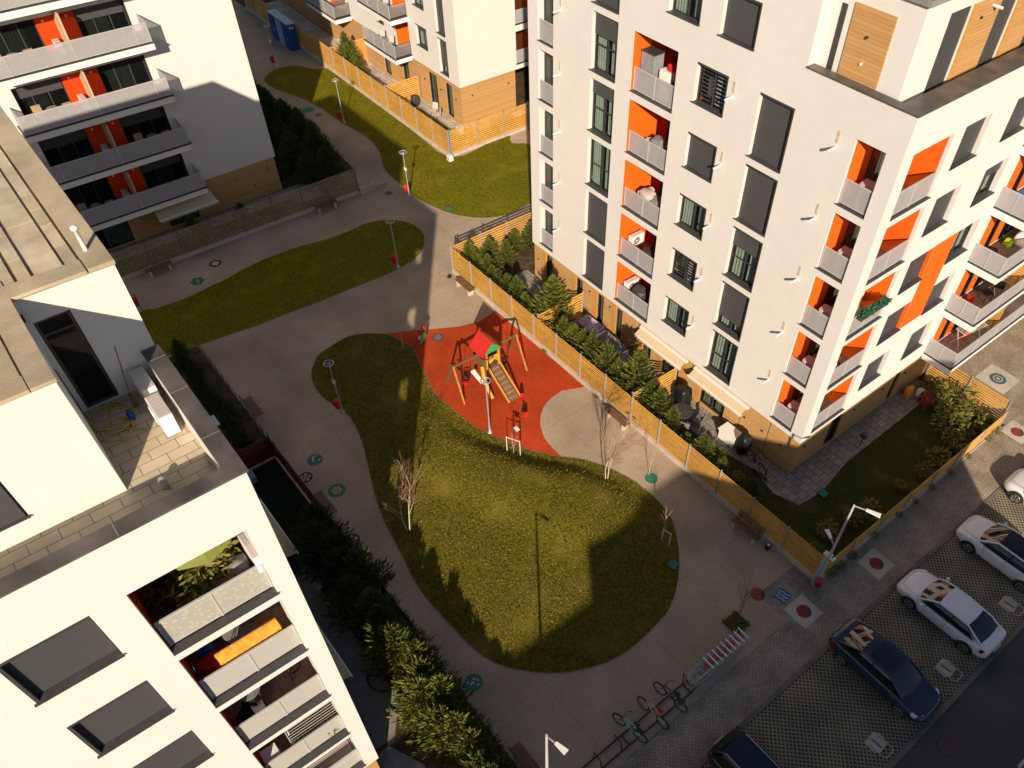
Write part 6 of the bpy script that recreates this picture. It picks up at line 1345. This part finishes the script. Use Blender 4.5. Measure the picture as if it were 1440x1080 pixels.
def bundle(name, label, cat, loc, s, m, seed=1, sub=2):
    "a soft rounded heap: displaced rounded box"
    bm = bmesh.new(); bmesh.ops.create_icosphere(bm, subdivisions=3, radius=1)
    for v in bm.verts:
        n = noise.noise(v.co * 1.7 + Vector((seed, 0, 0))) * .28; c = v.co
        q = Vector([math.copysign(abs(x) ** .6, x) for x in c]) * (1 + n); v.co = Vector((q.x * s[0], q.y * s[1], max(-.02, (q.z + .9) * s[2])))
    me = bpy.data.meshes.new(name); bm.to_mesh(me); bm.free(); me.materials.append(m)
    for p in me.polygons: p.use_smooth = True
    o = bpy.data.objects.new(name, me); COL.objects.link(o); o.location = loc; return tag(o, label, cat)
def boxy(name, label, cat, loc, s, m, rz=0, lid=None):
    b = MB(); b.box((-s[0], -s[1], 0), (s[0], s[1], s[2]), m)
    if lid: b.box((-s[0] - .02, -s[1] - .02, s[2] + .002), (s[0] + .02, s[1] + .02, s[2] + .05), lid)
    else:
        b.box((-s[0] - .008, -s[1] - .008, s[2] * .86), (s[0] + .008, s[1] + .008, s[2] * .9), m)
    o = b.build(name, label=label, cat=cat); o.location = loc; o.rotation_euler = (0, 0, rz); return o
m_card = mat('cardboard', (.36, .24, .13), .9, .1); m_pale = mat('pale_plastic', (.52, .44, .42), .5, .08)
# tower front loggias
boxy('storage_cabinet', 'tall grey plastic cabinet in the top orange loggia of the tower front', 'cabinet', (-25.0, 25.6, fz(4)), (.4, .3, 1.7), mat('grey_plastic', (.25, .26, .28), .5), 0, m_dark)
boxy('washing_machine', 'white appliance with a red bundle on top in the top orange loggia', 'appliance', (-24.0, 25.7, fz(4)), (.3, .3, 1.25), m_white); bundle('cushion', 'red cushion on the white appliance in the top loggia', 'cushion', (-23.85, 25.7, fz(4) + 1.25), (.22, .18, .16), m_binred, 3)
chair('balcony_chair', 'dark folding chair at the right end of the top orange loggia', (-23.2, 25.6, fz(4)), rad(100))
bundle('fan_cover', 'round grey covered fan in the fourth orange loggia up', 'fan', (-24.1, 25.6, fz(3) + .4), (.4, .3, .35), m_grey, 5); bundle('laundry_pile', 'pile of pale laundry in the middle orange loggia', 'laundry', (-24.4, 25.55, fz(2) + .7), (.45, .3, .25), m_pale, 8); bundle('laundry_pile', 'pile of dark laundry in the middle orange loggia', 'laundry', (-23.7, 25.6, fz(2) + .5), (.4, .3, .3), m_grey, 9)
bundle('covered_barbecue', 'dark covered barbecue in the lowest orange loggia', 'barbecue', (-24.3, 25.6, fz(0)), (.45, .35, .62), m_dark, 4)
bundle('bean_bag', 'dark bean bag in the second lowest orange loggia', 'bean bag', (-23.9, 25.7, fz(1)), (.5, .4, .45), m_dark, 14)
for k in range(5):
    boxy('storage_box', 'pinkish storage box against the front railing of the %s corner loggia from the bottom' % ORD[k], 'storage box', (-13.2, 25.6, fz(k)), (.3, .22, .85), m_pale, rad(8), m_pale)
    if k != 1: boxy('cardboard_box', 'cardboard box behind the pillar in the %s corner loggia from the bottom' % ORD[k], 'box', (-12.75, 26.3, fz(k)), (.25, .3, 1.0 if k > 1 else .7), m_card, rad(20))
def rack(label, loc, rz=0, cloth=()):
    t = thing('drying_rack', label, 'drying rack'); b = MB(); L_ = .85
    for s in (-1, 1): b.bar((-L_, s * .28, 0), (-L_ * .9, -s * .28, .95), .02, .02, m_white); b.bar((L_, s * .28, 0), (L_ * .9, -s * .28, .95), .02, .02, m_white)
    b.build('legs', t); b = MB()
    for i in range(8): b.tube((-L_, -.3 + i * .086, .95), (L_, -.3 + i * .086, .95), .008, n=4, m=m_white)
    for s in (-1, 1): b.bar((s * L_, -.31, .95), (s * L_, .31, .95), .02, .02, m_white)
    b.build('bars', t)
    t.location = loc; t.rotation_euler = (0, 0, rz)
    mt = Matrix.Translation(loc) @ Matrix.Rotation(rz, 4, 'Z')
    for i, (x, y, w_, m, lb) in enumerate(cloth):
        b = MB(); n = 6; vs = []
        for j in range(n + 1):
            u = -w_ / 2 + w_ * j / n; q = .025 * math.sin(j * 1.7 + i)
            vs += [(x + u, y - .03 + q, .45 + .04 * math.sin(j)), (x + u, y - .012, .975), (x + u, y + .012, .975), (x + u, y + .03 + q, .5)]
        b.add(vs, [(4 * j + c, 4 * j + 4 + c, 4 * j + 5 + c, 4 * j + 1 + c) for j in range(n) for c in range(3)], m, True); o = b.build('hung_cloth', label=lb, cat='laundry'); o.matrix_world = mt
    return t
# car-park-side loggias and far balconies
chair('balcony_chair', 'black chair in the second lowest loggia on the car-park side', (-12.7, 26.8, fz(1)), rad(60)); bundle('white_bag', 'white bag on the railing side of the second lowest loggia, car-park side', 'bag', (-12.5, 26.1, fz(1) + .75), (.25, .25, .2), m_white, 6)
bundle('beach_towel', 'teal and blue towel in the lowest loggia on the car-park side', 'towel', (-12.45, 26.0, fz(0) + .3), (.25, .35, .4), mat('turquoise_cloth', (.03, .40, .46), .8), 7)
b = MB(); b.box((-.1, -.95, 0), (.1, .95, .18), m_dark); fb = thing('flower_box', 'long green flower box on the railing of the middle car-park-side loggia', 'flower box'); b.build('trough', fb); b = MB(); vs = []; fs = []
for i in range(420):
    p = Vector((R.uniform(-.14, .14), R.uniform(-.95, .95), .16 + R.random() * .2)); d = Vector((R.gauss(0, 1), R.gauss(0, 1), R.gauss(0, .7))).normalized(); s = d.orthogonal().normalized() * .035; j = len(vs); vs += [p, p + d * .07 + s, p + d * .15, p + d * .07 - s]; fs.append((j, j + 1, j + 2, j + 3))
b.add(vs, fs, mat('deep_green_leaves', (.012, .10, .035), .7, .3, 20)); b.build('leaves', fb); fb.location = (-11.9, 26.9, fz(2) + .95)
boxy('leaning_board', 'white board leaning in the middle car-park-side loggia', 'board', (-12.9, 27.2, fz(2)), (.05, .55, 1.9), m_white, rad(10))
fbz = lambda k: 2.3 + k * ST + .465
for k, items in enumerate(('rack', 'chairs', 'bike', 'blue', 'plain')):
    z = fbz(k)
    if items == 'rack': rack('white drying rack with coloured towels on the lowest far balcony', (-11.15, 37.6, z), rad(80), ((-.5, -.1, .35, m_binred, 'red towel on the rack of the lowest far balcony'), (-.1, .05, .3, m_cloth, 'orange towel on the rack of the lowest far balcony'), (.3, 0, .35, mat('lime_cloth', (.25, .55, .03), .8), 'lime green towel on the rack of the lowest far balcony')))
    if items == 'chairs':
        c = chair('balcony_chair', 'black balcony chair on the second far balcony, next to a red bucket', (-11.2, 37.3, z), rad(70)); dup(c, (-11.1, 38.3, z), rad(200), 'black balcony chair on the second far balcony, by the wooden screen'); b = MB(); b.lathe((0, 0, 0), [(.14, 0), (.19, .3), (.2, .31)], m_binred, 14); o = b.build('bucket', label='red bucket on the second far balcony', cat='bucket'); o.location = (-11.5, 36.4, z); rack('small white drying rack on the second far balcony', (-11.3, 38.9, z), rad(90), ((0, 0, .5, m_white, 'white sheet on the rack of the second far balcony'),))
    if items == 'bike': bundle('covered_pile', 'heap of white covers on the third far balcony', 'covers', (-11.0, 38.6, z), (.5, .8, .45), m_white, 12); bundle('ball', 'lime green ball on the third far balcony', 'ball', (-11.5, 37.6, z), (.2, .2, .2), mat('lime_plastic', (.35, .6, .02), .4), 2); bundle('vacuum_cleaner', 'small black appliance on the third far balcony', 'appliance', (-11.6, 36.2, z), (.28, .28, .2), m_black, 3)
    if items == 'blue': boxy('blue_crate', 'bright blue crate on the fourth far balcony', 'crate', (-11.4, 36.2, z), (.3, .4, .35), mat('bright_blue_plastic', (.01, .2, .6), .4))
# near block loggias
nz = lambda k: N0 + k * 2.95 + .004
plantm = lf[0]
for i, (x, y, s) in enumerate(((-12.6, -.1, 1.3), (-12.5, .3, 1.1), (-12.8, .6, 1.2), (-13.2, .2, 1.4), (-12.9, -.7, 1.0), (-12.4, -.5, .8))): dup(lf[i % 2], (x - .55, y - .1, nz(4)), R.uniform(0, 6), 'leafy potted plant in the top near loggia, ' + ORD[i] + ' of the jungle behind the railing', s, 'potted plants in the top near loggia')
bundle('covered_chair', 'patterned grey covered chair at the right end of the top near loggia', 'chair', (-12.75, .62, nz(4)), (.27, .27, .42), m_grey, 11); bundle('cushion', 'brown-pink cushion by the railing of the top near loggia', 'cushion', (-12.55, .15, nz(4) + .3), (.2, .3, .2), m_brown, 13)
b = MB(); b.lathe((0, 0, 0), [(.02, 0), (.02, 1.9)], m_metal, 8); vs = [(.85 * math.cos(i * .785), .85 * math.sin(i * .785), 1.75) for i in range(8)] + [(0, 0, 2.1)]; b.add(vs, [(i, (i + 1) % 8, 8) for i in range(8)], mat('olive_canvas', (.22, .24, .05), .8)); o = b.build('parasol', label='olive green parasol inside the top near loggia', cat='parasol'); o.location = (-13.1, .1, nz(4))
rack2 = thing('drying_rack', 'drying rack under the orange cloth in the second near loggia', 'drying rack', (-12.35, -.1, nz(3))); b = MB()
for y in (-.85, .65): b.bar((-12.6, y, nz(3)), (-12.4, y, nz(3) + 1.25), .02, .02, m_white); b.bar((-12.2, y, nz(3)), (-12.4, y, nz(3) + 1.25), .02, .02, m_white)
b.bar((-12.4, -.9, nz(3) + 1.25), (-12.4, .7, nz(3) + 1.25), .02, .02, m_white); b.build('frame', rack2)
b = MB(); vs = []; n = 60
for j in range(n + 1):
    u = -.9 + 1.65 * j / n; q = .035 * math.sin(j * .9) * math.sin(j * .23 + 1) + .02 * math.sin(j * 1.9)
    vs += [(-12.62 + q * .5, u, nz(3) + 1.02 + q), (-12.46, u + .01, nz(3) + 1.25 - abs(q) * .5), (-12.36, u, nz(3) + 1.275), (-12.24, u + .02, nz(3) + 1.12 + q), (-12.15 - q, u, nz(3) + .86 + .5 * q)]
b.add(vs, [(5 * j + c, 5 * j + 5 + c, 5 * j + 6 + c, 5 * j + 1 + c) for j in range(n) for c in range(4)], m_cloth, True); b.build('orange_cloth', at=(-12.4, 0, nz(3) + 1.2), label='bright orange cloth spread along the railing of the second near loggia', cat='cloth')
chair('balcony_chair', 'wire-backed chair behind the orange cloth in the second near loggia', (-13.1, -.2, nz(3)), rad(120), m_grey, m_metal)
bundle('toy_car', 'red and blue toy at the left end of the second near loggia', 'toy', (-12.8, -1.1, nz(3)), (.25, .3, .35), m_binred, 17); bundle('toy_bag', 'blue toy bag beside the red toy in the second near loggia', 'bag', (-13.2, -1.05, nz(3)), (.2, .25, .4), m_blue, 18)
dup(lf[1], (-12.6, -1.1, nz(3)), 1, 'small green potted plant at the left end of the second near loggia', .6)
table('tall round table at the left of the third near loggia', (-13.0, -.75, nz(2)), 0, .7, .7, m_grey, .95, True); chair('balcony_stool', 'dark stool under the round table in the third near loggia', (-12.6, -1.1, nz(2)), rad(40)); bundle('round_planter', 'pale round planter between the stool and the table in the third near loggia', 'planter', (-12.6, -.75, nz(2)), (.18, .18, .3), m_white, 3)
b = MB(); b.tube((0, 0, 0), (.05, .1, 1.9), .015, n=6, m=m_dark); b.ring((-.2, .25, .2), (1, .3, 0), .2, .02, m_black, 16, 6); o = b.build('floor_lamp', label='thin dark pole with a ring standing on the tiles of the third near loggia', cat='pole'); o.location = (-13.0, .4, nz(2))
boxy('white_cabinet', 'white cabinet at the left end of the fourth near loggia', 'cabinet', (-12.4, -1.2, nz(1)), (.22, .25, .95), m_white); rack('metal drying rack in the fourth near loggia', (-12.5, .3, nz(1)), rad(90)); dup(lf[0], (-12.6, .6, nz(1)), 2, 'reddish-green potted plant at the right end of the fourth near loggia', .8)
bn = thing('slatted_bench', 'dark slatted lounger in the lowest visible near loggia', 'bench'); b = MB()
for i in range(9): b.box((-.36 + i * .085, -.7, .4), (-.31 + i * .085, .75, .43), m_pale)
b.build('seat', bn); b = MB(); b.path([(-.4, -.72, .42), (-.4, .8, .42), (.4, .8, .42), (.4, -.72, .42)], .02, 6, m_white, True); b.build('frame', bn); bn.location = (-12.5, .2, nz(0) + .35)
# roof terrace of the near block
hs_ = []
for i in range(90):
    a = i * .24; r = .34 + .12 * math.sin(i * .11); hs_.append((-16.0 + .95 * r * math.cos(a) * 1.2 + .3 * math.sin(i * .05), -.05 + r * math.sin(a) * 1.05, 17.575 + .012 * (i % 3)))
b = MB(); b.path([(-15.25, .45, 17.58)] + hs_ + [(-15.6, -.35, 17.57), (-15.75, -.6, 17.57)], .018, 6, mat('yellow_hose', (.50, .36, .035), .5)); b.build('garden_hose', at=(-16, 0, 17.57), label='coiled yellow garden hose on the terrace tiles by the door', cat='hose')
b = MB(); b.tube((0, 0, .28), (-.28, .22, 1.45), .014, n=6, m=m_brown); b.hexa([(-.12, -.05, 0), (.12, -.05, 0), (.12, .05, 0), (-.12, .05, 0), (-.07, -.03, .3), (.07, -.03, .3), (.07, .03, .3), (-.07, .03, .3)], m_brown); o = b.build('broom', label='broom leaning on the white wall beside the terrace door', cat='broom'); o.location = (-16.2, .52, 17.56)
b = MB(); b.lathe((0, 0, 0), [(.07, 0), (.07, .2), (.03, .25), (.03, .3)], m_blue, 12); o = b.build('plastic_bottle', label='blue bottle on the terrace tiles by the hose', cat='bottle'); o.location = (-15.75, .3, 17.56)
bundle('watering_can', 'small grey can on the terrace tiles near the parapet corner', 'can', (-13.35, .15, 17.555), (.09, .09, .16), m_metal, 2)
b = MB(); b.lathe((0, 0, 0), [(.045, 0), (.045, .55), (.08, .56), (.08, .62), (.04, .64)], m_white, 12); o = b.build('roof_vent', label='white vent pipe standing on the near roof edge', cat='vent pipe'); o.location = (-17.3, 1.2, ZR + .08)
b = MB(); b.box((-.02, -.12, 0), (.3, .12, .05), m_white); o = b.build('wall_bracket', label='small white bracket on the outer face of the terrace parapet', cat='bracket'); o.location = (-14.3, 1.62, 17.9)
# long balconies
for k, (y, lb) in enumerate(((5.0, 'lowest'), (9.6, 'second'), (5.2, 'third'), (4.6, 'fourth'))):
    z = 2.98 + 3 * k
    table('small round table on the %s long balcony from the bottom' % lb, (-51.1, y + .2, z), 0, .6, .6, m_grey, .7, True); c = chair('balcony_chair', 'wooden chair on the %s long balcony, left of its table' % lb, (-51.1, y - .5, z), rad(90), m_card); dup(c, (-51.1, y + .95, z), rad(-90), 'wooden chair on the %s long balcony, right of its table' % lb)
# tower garden
gz = .03
def sofa(label, loc, L_, m, rz=0):
    t = thing('covered_sofa', label, 'sofa'); b = MB(); b.hexa([(-L_, -.4, 0), (L_, -.4, 0), (L_, .4, 0), (-L_, .4, 0), (-L_ + .05, -.33, .45), (L_ - .05, -.33, .45), (L_ - .05, .35, .75), (-L_ + .05, .35, .75)], m); b.build('cover', t)
    b = MB(); b.box((L_ + .004, -.38, .0), (L_ + .1, .38, .55), m_white); b.build('armrest', t); t.location = loc; t.rotation_euler = (0, 0, rz); return t
sofa('sofa under a violet and white patterned cover beside the garden partition', (-26.6, 24.2, gz), .85, mat('patterned_cover', (.42, .36, .48), .9, .55, 9)); sofa('long garden table under a mauve-grey cover beside the patterned sofa', (-24.6, 24.1, gz), .9, m_grey)
table('grey garden table with a rounded top in the middle tower garden', (-23.2, 23.5, gz), 0, 1.1, .9, m_grey, .7, True)
c = chair('garden_chair', 'grey garden chair on the near side of the round garden table', (-22.6, 23.0, gz), rad(200), m_grey); dup(c, (-23.9, 23.0, gz), rad(140), 'grey garden chair on the left of the round garden table'); dup(c, (-22.3, 24.0, gz), rad(-60), 'grey garden chair on the right of the round garden table')
bundle('laundry_basket', 'blue and white heap beside the glass door of the middle tower garden', 'laundry', (-21.9, 24.3, gz), (.4, .35, .3), m_lblue, 21)
bundle('covered_barbecue', 'black covered barbecue in front of the wide glass door', 'barbecue', (-18.9, 24.1, gz), (.42, .42, .75), m_black, 22)
table('dark oval garden table by the covered barbecue', (-18.2, 23.4, gz), 0, 1.2, .9, m_dark, .7, True)
for i, (x, y, a) in enumerate(((-18.9, 23.0, 150), (-17.5, 23.0, 210), (-17.4, 23.8, -60), (-18.4, 22.8, 180))): dup(c, (x, y, gz), rad(a), 'dark garden chair round the oval table, ' + ORD[i] + ' from the left')
b = MB(); b.box((-.5, -.3, 0), (.5, .3, .62), m_white); b.box((-.56, -.36, .623), (.56, .36, .70), m_white); o = b.build('white_console', label='white garden console against the wood-clad wall', cat='cabinet'); o.location = (-15.6, 24.35, gz)
bundle('covered_grill', 'tall black covered grill right of the white console', 'grill', (-14.6, 24.3, gz), (.32, .35, .7), m_black, 25)
bike('dark bicycle leaning by the wood-clad corner of the tower', (-13.0, 24.0), (-14.0, 24.25), m_black)
tag([o for o in COL.objects if o.get('label', '').startswith('dark bicycle leaning')][0], group='bicycles in the tower garden')
sc = thing('scooter', 'black children scooter lying by the tower corner paving', 'scooter'); b = MB(); b.box((-.4, -.07, .07), (.3, .07, .1), m_black); b.build('deck', sc)
b = MB(); b.tube((.35, 0, .1), (.25, 0, .85), .02, n=6, m=m_black); b.tube((.25, -.22, .85), (.25, .22, .85), .016, n=6, m=m_black); b.build('steering_column', sc)
for x in (-.42, .37): b = MB(); b.lathe((x, -.02, .08), [(.08, 0), (.08, .04)], m_black, 12, axis=(0, 1, 0)); b.build('wheel', sc)
sc.location = (-12.9, 23.8, gz)
bundle('orange_toy', 'orange and yellow toy figure by the far wood wall of the tower garden', 'toy', (-11.6, 34.4, gz), (.2, .2, .45), mat('toy_orange', (.8, .3, .02), .5), 31); sofa('red garden lounger between the shrubs at the far end', (-10.6, 34.9, gz), .4, mat('dark_red_fabric', (.2, .03, .025), .8), rad(70))
bundle('flower_pot', 'white flower pot by the far wood wall', 'pot', (-11.2, 35.0, gz), (.2, .2, .3), m_white, 33)
b = MB(); b.tube((0, 0, 0), (0, 0, 1.1), .03, n=8, m=m_dark); b.box((-.15, -.1, .7), (.15, .1, 1.0), m_dark); o = b.build('garden_light', label='dark garden post standing on the paving along the car-park side', cat='post'); o.location = (-11.0, 29.4, gz)
# gardens of the back block
rack('drying rack hung with dark clothes behind the yellow corner fence', (-50.0, 31.6, .05), rad(80), ((-.55, -.1, .4, m_white, 'white shirt on the rack behind the yellow corner fence'), (-.1, .05, .35, m_dark, 'dark trousers on the rack behind the yellow corner fence'), (.35, -.05, .4, m_grey, 'grey jumper on the rack behind the yellow corner fence')))
b = MB(); b.lathe((0, 0, 0), [(.2, 0), (.27, .3), (.28, .31)], m_binred, 14); o = b.build('laundry_basket', label='red laundry basket beside the drying rack', cat='basket'); o.location = (-49.3, 31.9, .05)
b = MB(); b.lathe((0, 0, 0), [(.09, 0), (.1, .3), (.04, .42), (.03, .48)], m_green, 12); o = b.build('gas_bottle', label='bright green bottle standing behind the yellow fence', cat='bottle'); o.location = (-49.2, 34.4, .05)
table('white table behind the yellow fence near the green bottle', (-49.6, 36.2, .05), rad(90), 1.0, .6, m_white, .75)
c2 = chair('garden_chair', 'folding metal chair on the golden patio beside the glass doors', (-54.6, 31.5, .05), rad(30), m_pale, m_metal); dup(c2, (-53.9, 31.3, .05), rad(-20), 'folding metal chair on the golden patio, the one nearer the corner')
boxy('doormat_box', 'dark box on the patio edge near the corner of the back block', 'box', (-52.2, 30.6, .04), (.35, .25, .12), m_dark); bundle('pot_plant', 'dark round pot beside the yellow partition', 'pot', (-57.0, 31.2, .05), (.3, .3, .45), m_dark, 41)
boxy('toy_box', 'orange and teal toy box below the air conditioner in the back garden', 'box', (-59.0, 31.3, .05), (.35, .2, .3), m_cloth, 0, m_teal)
table('round dark table on the shaded back terrace', (-69.0, 31.6, .05), 0, 1.0, 1.0, m_dark, .72, True)
for i, (x, y, a) in enumerate(((-69.8, 31.6, 90), (-68.2, 31.5, -90), (-69, 30.9, 180))): dup(c2, (x, y, .05), rad(a), 'dark chair round the table of the shaded back terrace, ' + ORD[i] + ' of three')
for k in (0, 1):
    z = 3.4 + k * 2.94 - .07
    for x, q in ((-61.8, 'left'), (-60.4, 'right')): dup(c2, (x, 31.5, z), rad(30), 'grey chair on the %s balcony of the back block, %s one' % (('lower', 'upper')[k], q))
    bundle('plant_pots', 'dark clutter of pots on the %s balcony of the back block' % ('lower', 'upper')[k], 'pots', (-61.1, 31.4, z), (.4, .3, .35), m_grey, 50 + k)
# dark garden under the near block
tn = thing('garden_tent', 'small white garden tent by the dark hedge', 'tent', (-22.0, 4.2, 0)); b = MB()
for s in (-1, 1):
    b.quad(V(-23.0, 4.2 + s * .9, .0), V(-20.9, 4.2 + s * .9, .0), V(-21.1, 4.2 + s * .05, 1.5), V(-22.8, 4.2 + s * .05, 1.5), m_lblue if s < 0 else m_white)
b.quad(V(-22.8, 4.15, 1.5), V(-21.1, 4.15, 1.5), V(-21.1, 4.25, 1.5), V(-22.8, 4.25, 1.5), m_white); b.add([V(-20.9, 3.3, 0), V(-20.9, 5.1, 0), V(-21.1, 4.2, 1.5)], [(0, 1, 2)], m_white); b.build('canopy', tn)
boxy('dark_crate', 'pale crate in the corner of the dark garden', 'crate', (-28.6, 3.6, 0), (.3, .4, .4), m_lblue); table('folding table at the left end of the dark garden', (-28.3, 2.6, 0), rad(80), 1.1, .5, m_lblue)
b = MB(); b.ring((0, 0, .35), (0, 0, 1), .75, .035, m_black, 28, 6)
for a in range(3): b.bar((.72 * math.cos(a * 2.09), .72 * math.sin(a * 2.09), .35), (0, 0, .35), .05, .04, m_black); b.bar((.72 * math.cos(a * 2.09), .72 * math.sin(a * 2.09), 0), (.72 * math.cos(a * 2.09), .72 * math.sin(a * 2.09), .35), .04, .04, m_black)
o = b.build('trampoline_frame', label='black round frame on the shaded patio between near block and hedge', cat='frame'); o.location = (-15.4, 3.6, 0)
b = MB(); b.path([(-.3, -.3, .0), (-.3, -.3, .45), (.3, -.3, .45), (.3, -.3, 0)], .016, 5, m_white); b.path([(-.3, .3, 0), (-.3, .3, .9), (.3, .3, .9), (.3, .3, 0)], .016, 5, m_white); b.box((-.28, -.28, .43), (.28, .28, .45), m_dark); o = b.build('folding_chair', label='white-framed folding chair on the shaded slabs below the near block', cat='chair'); o.location = (-13.9, 3.3, 0); o.rotation_euler = (0, 0, rad(20))
bundle('red_toy', 'red toy near the black round frame in the shaded garden', 'toy', (-16.6, 3.9, 0), (.25, .25, .35), m_binred, 61); bundle('yellow_toy', 'yellow-green toy near the hedge in the shaded garden', 'toy', (-16.0, 4.1, 0), (.25, .15, .25), m_yellow, 62)
for i in range(3): boxy('paving_slab', 'pale stepping slab in the shaded garden, ' + ORD[i] + ' from the round frame', 'slab', (-14.4 + i * .62, 4.0 - i * .15, 0), (.26, .22, .04), m_conc2, rad(15))
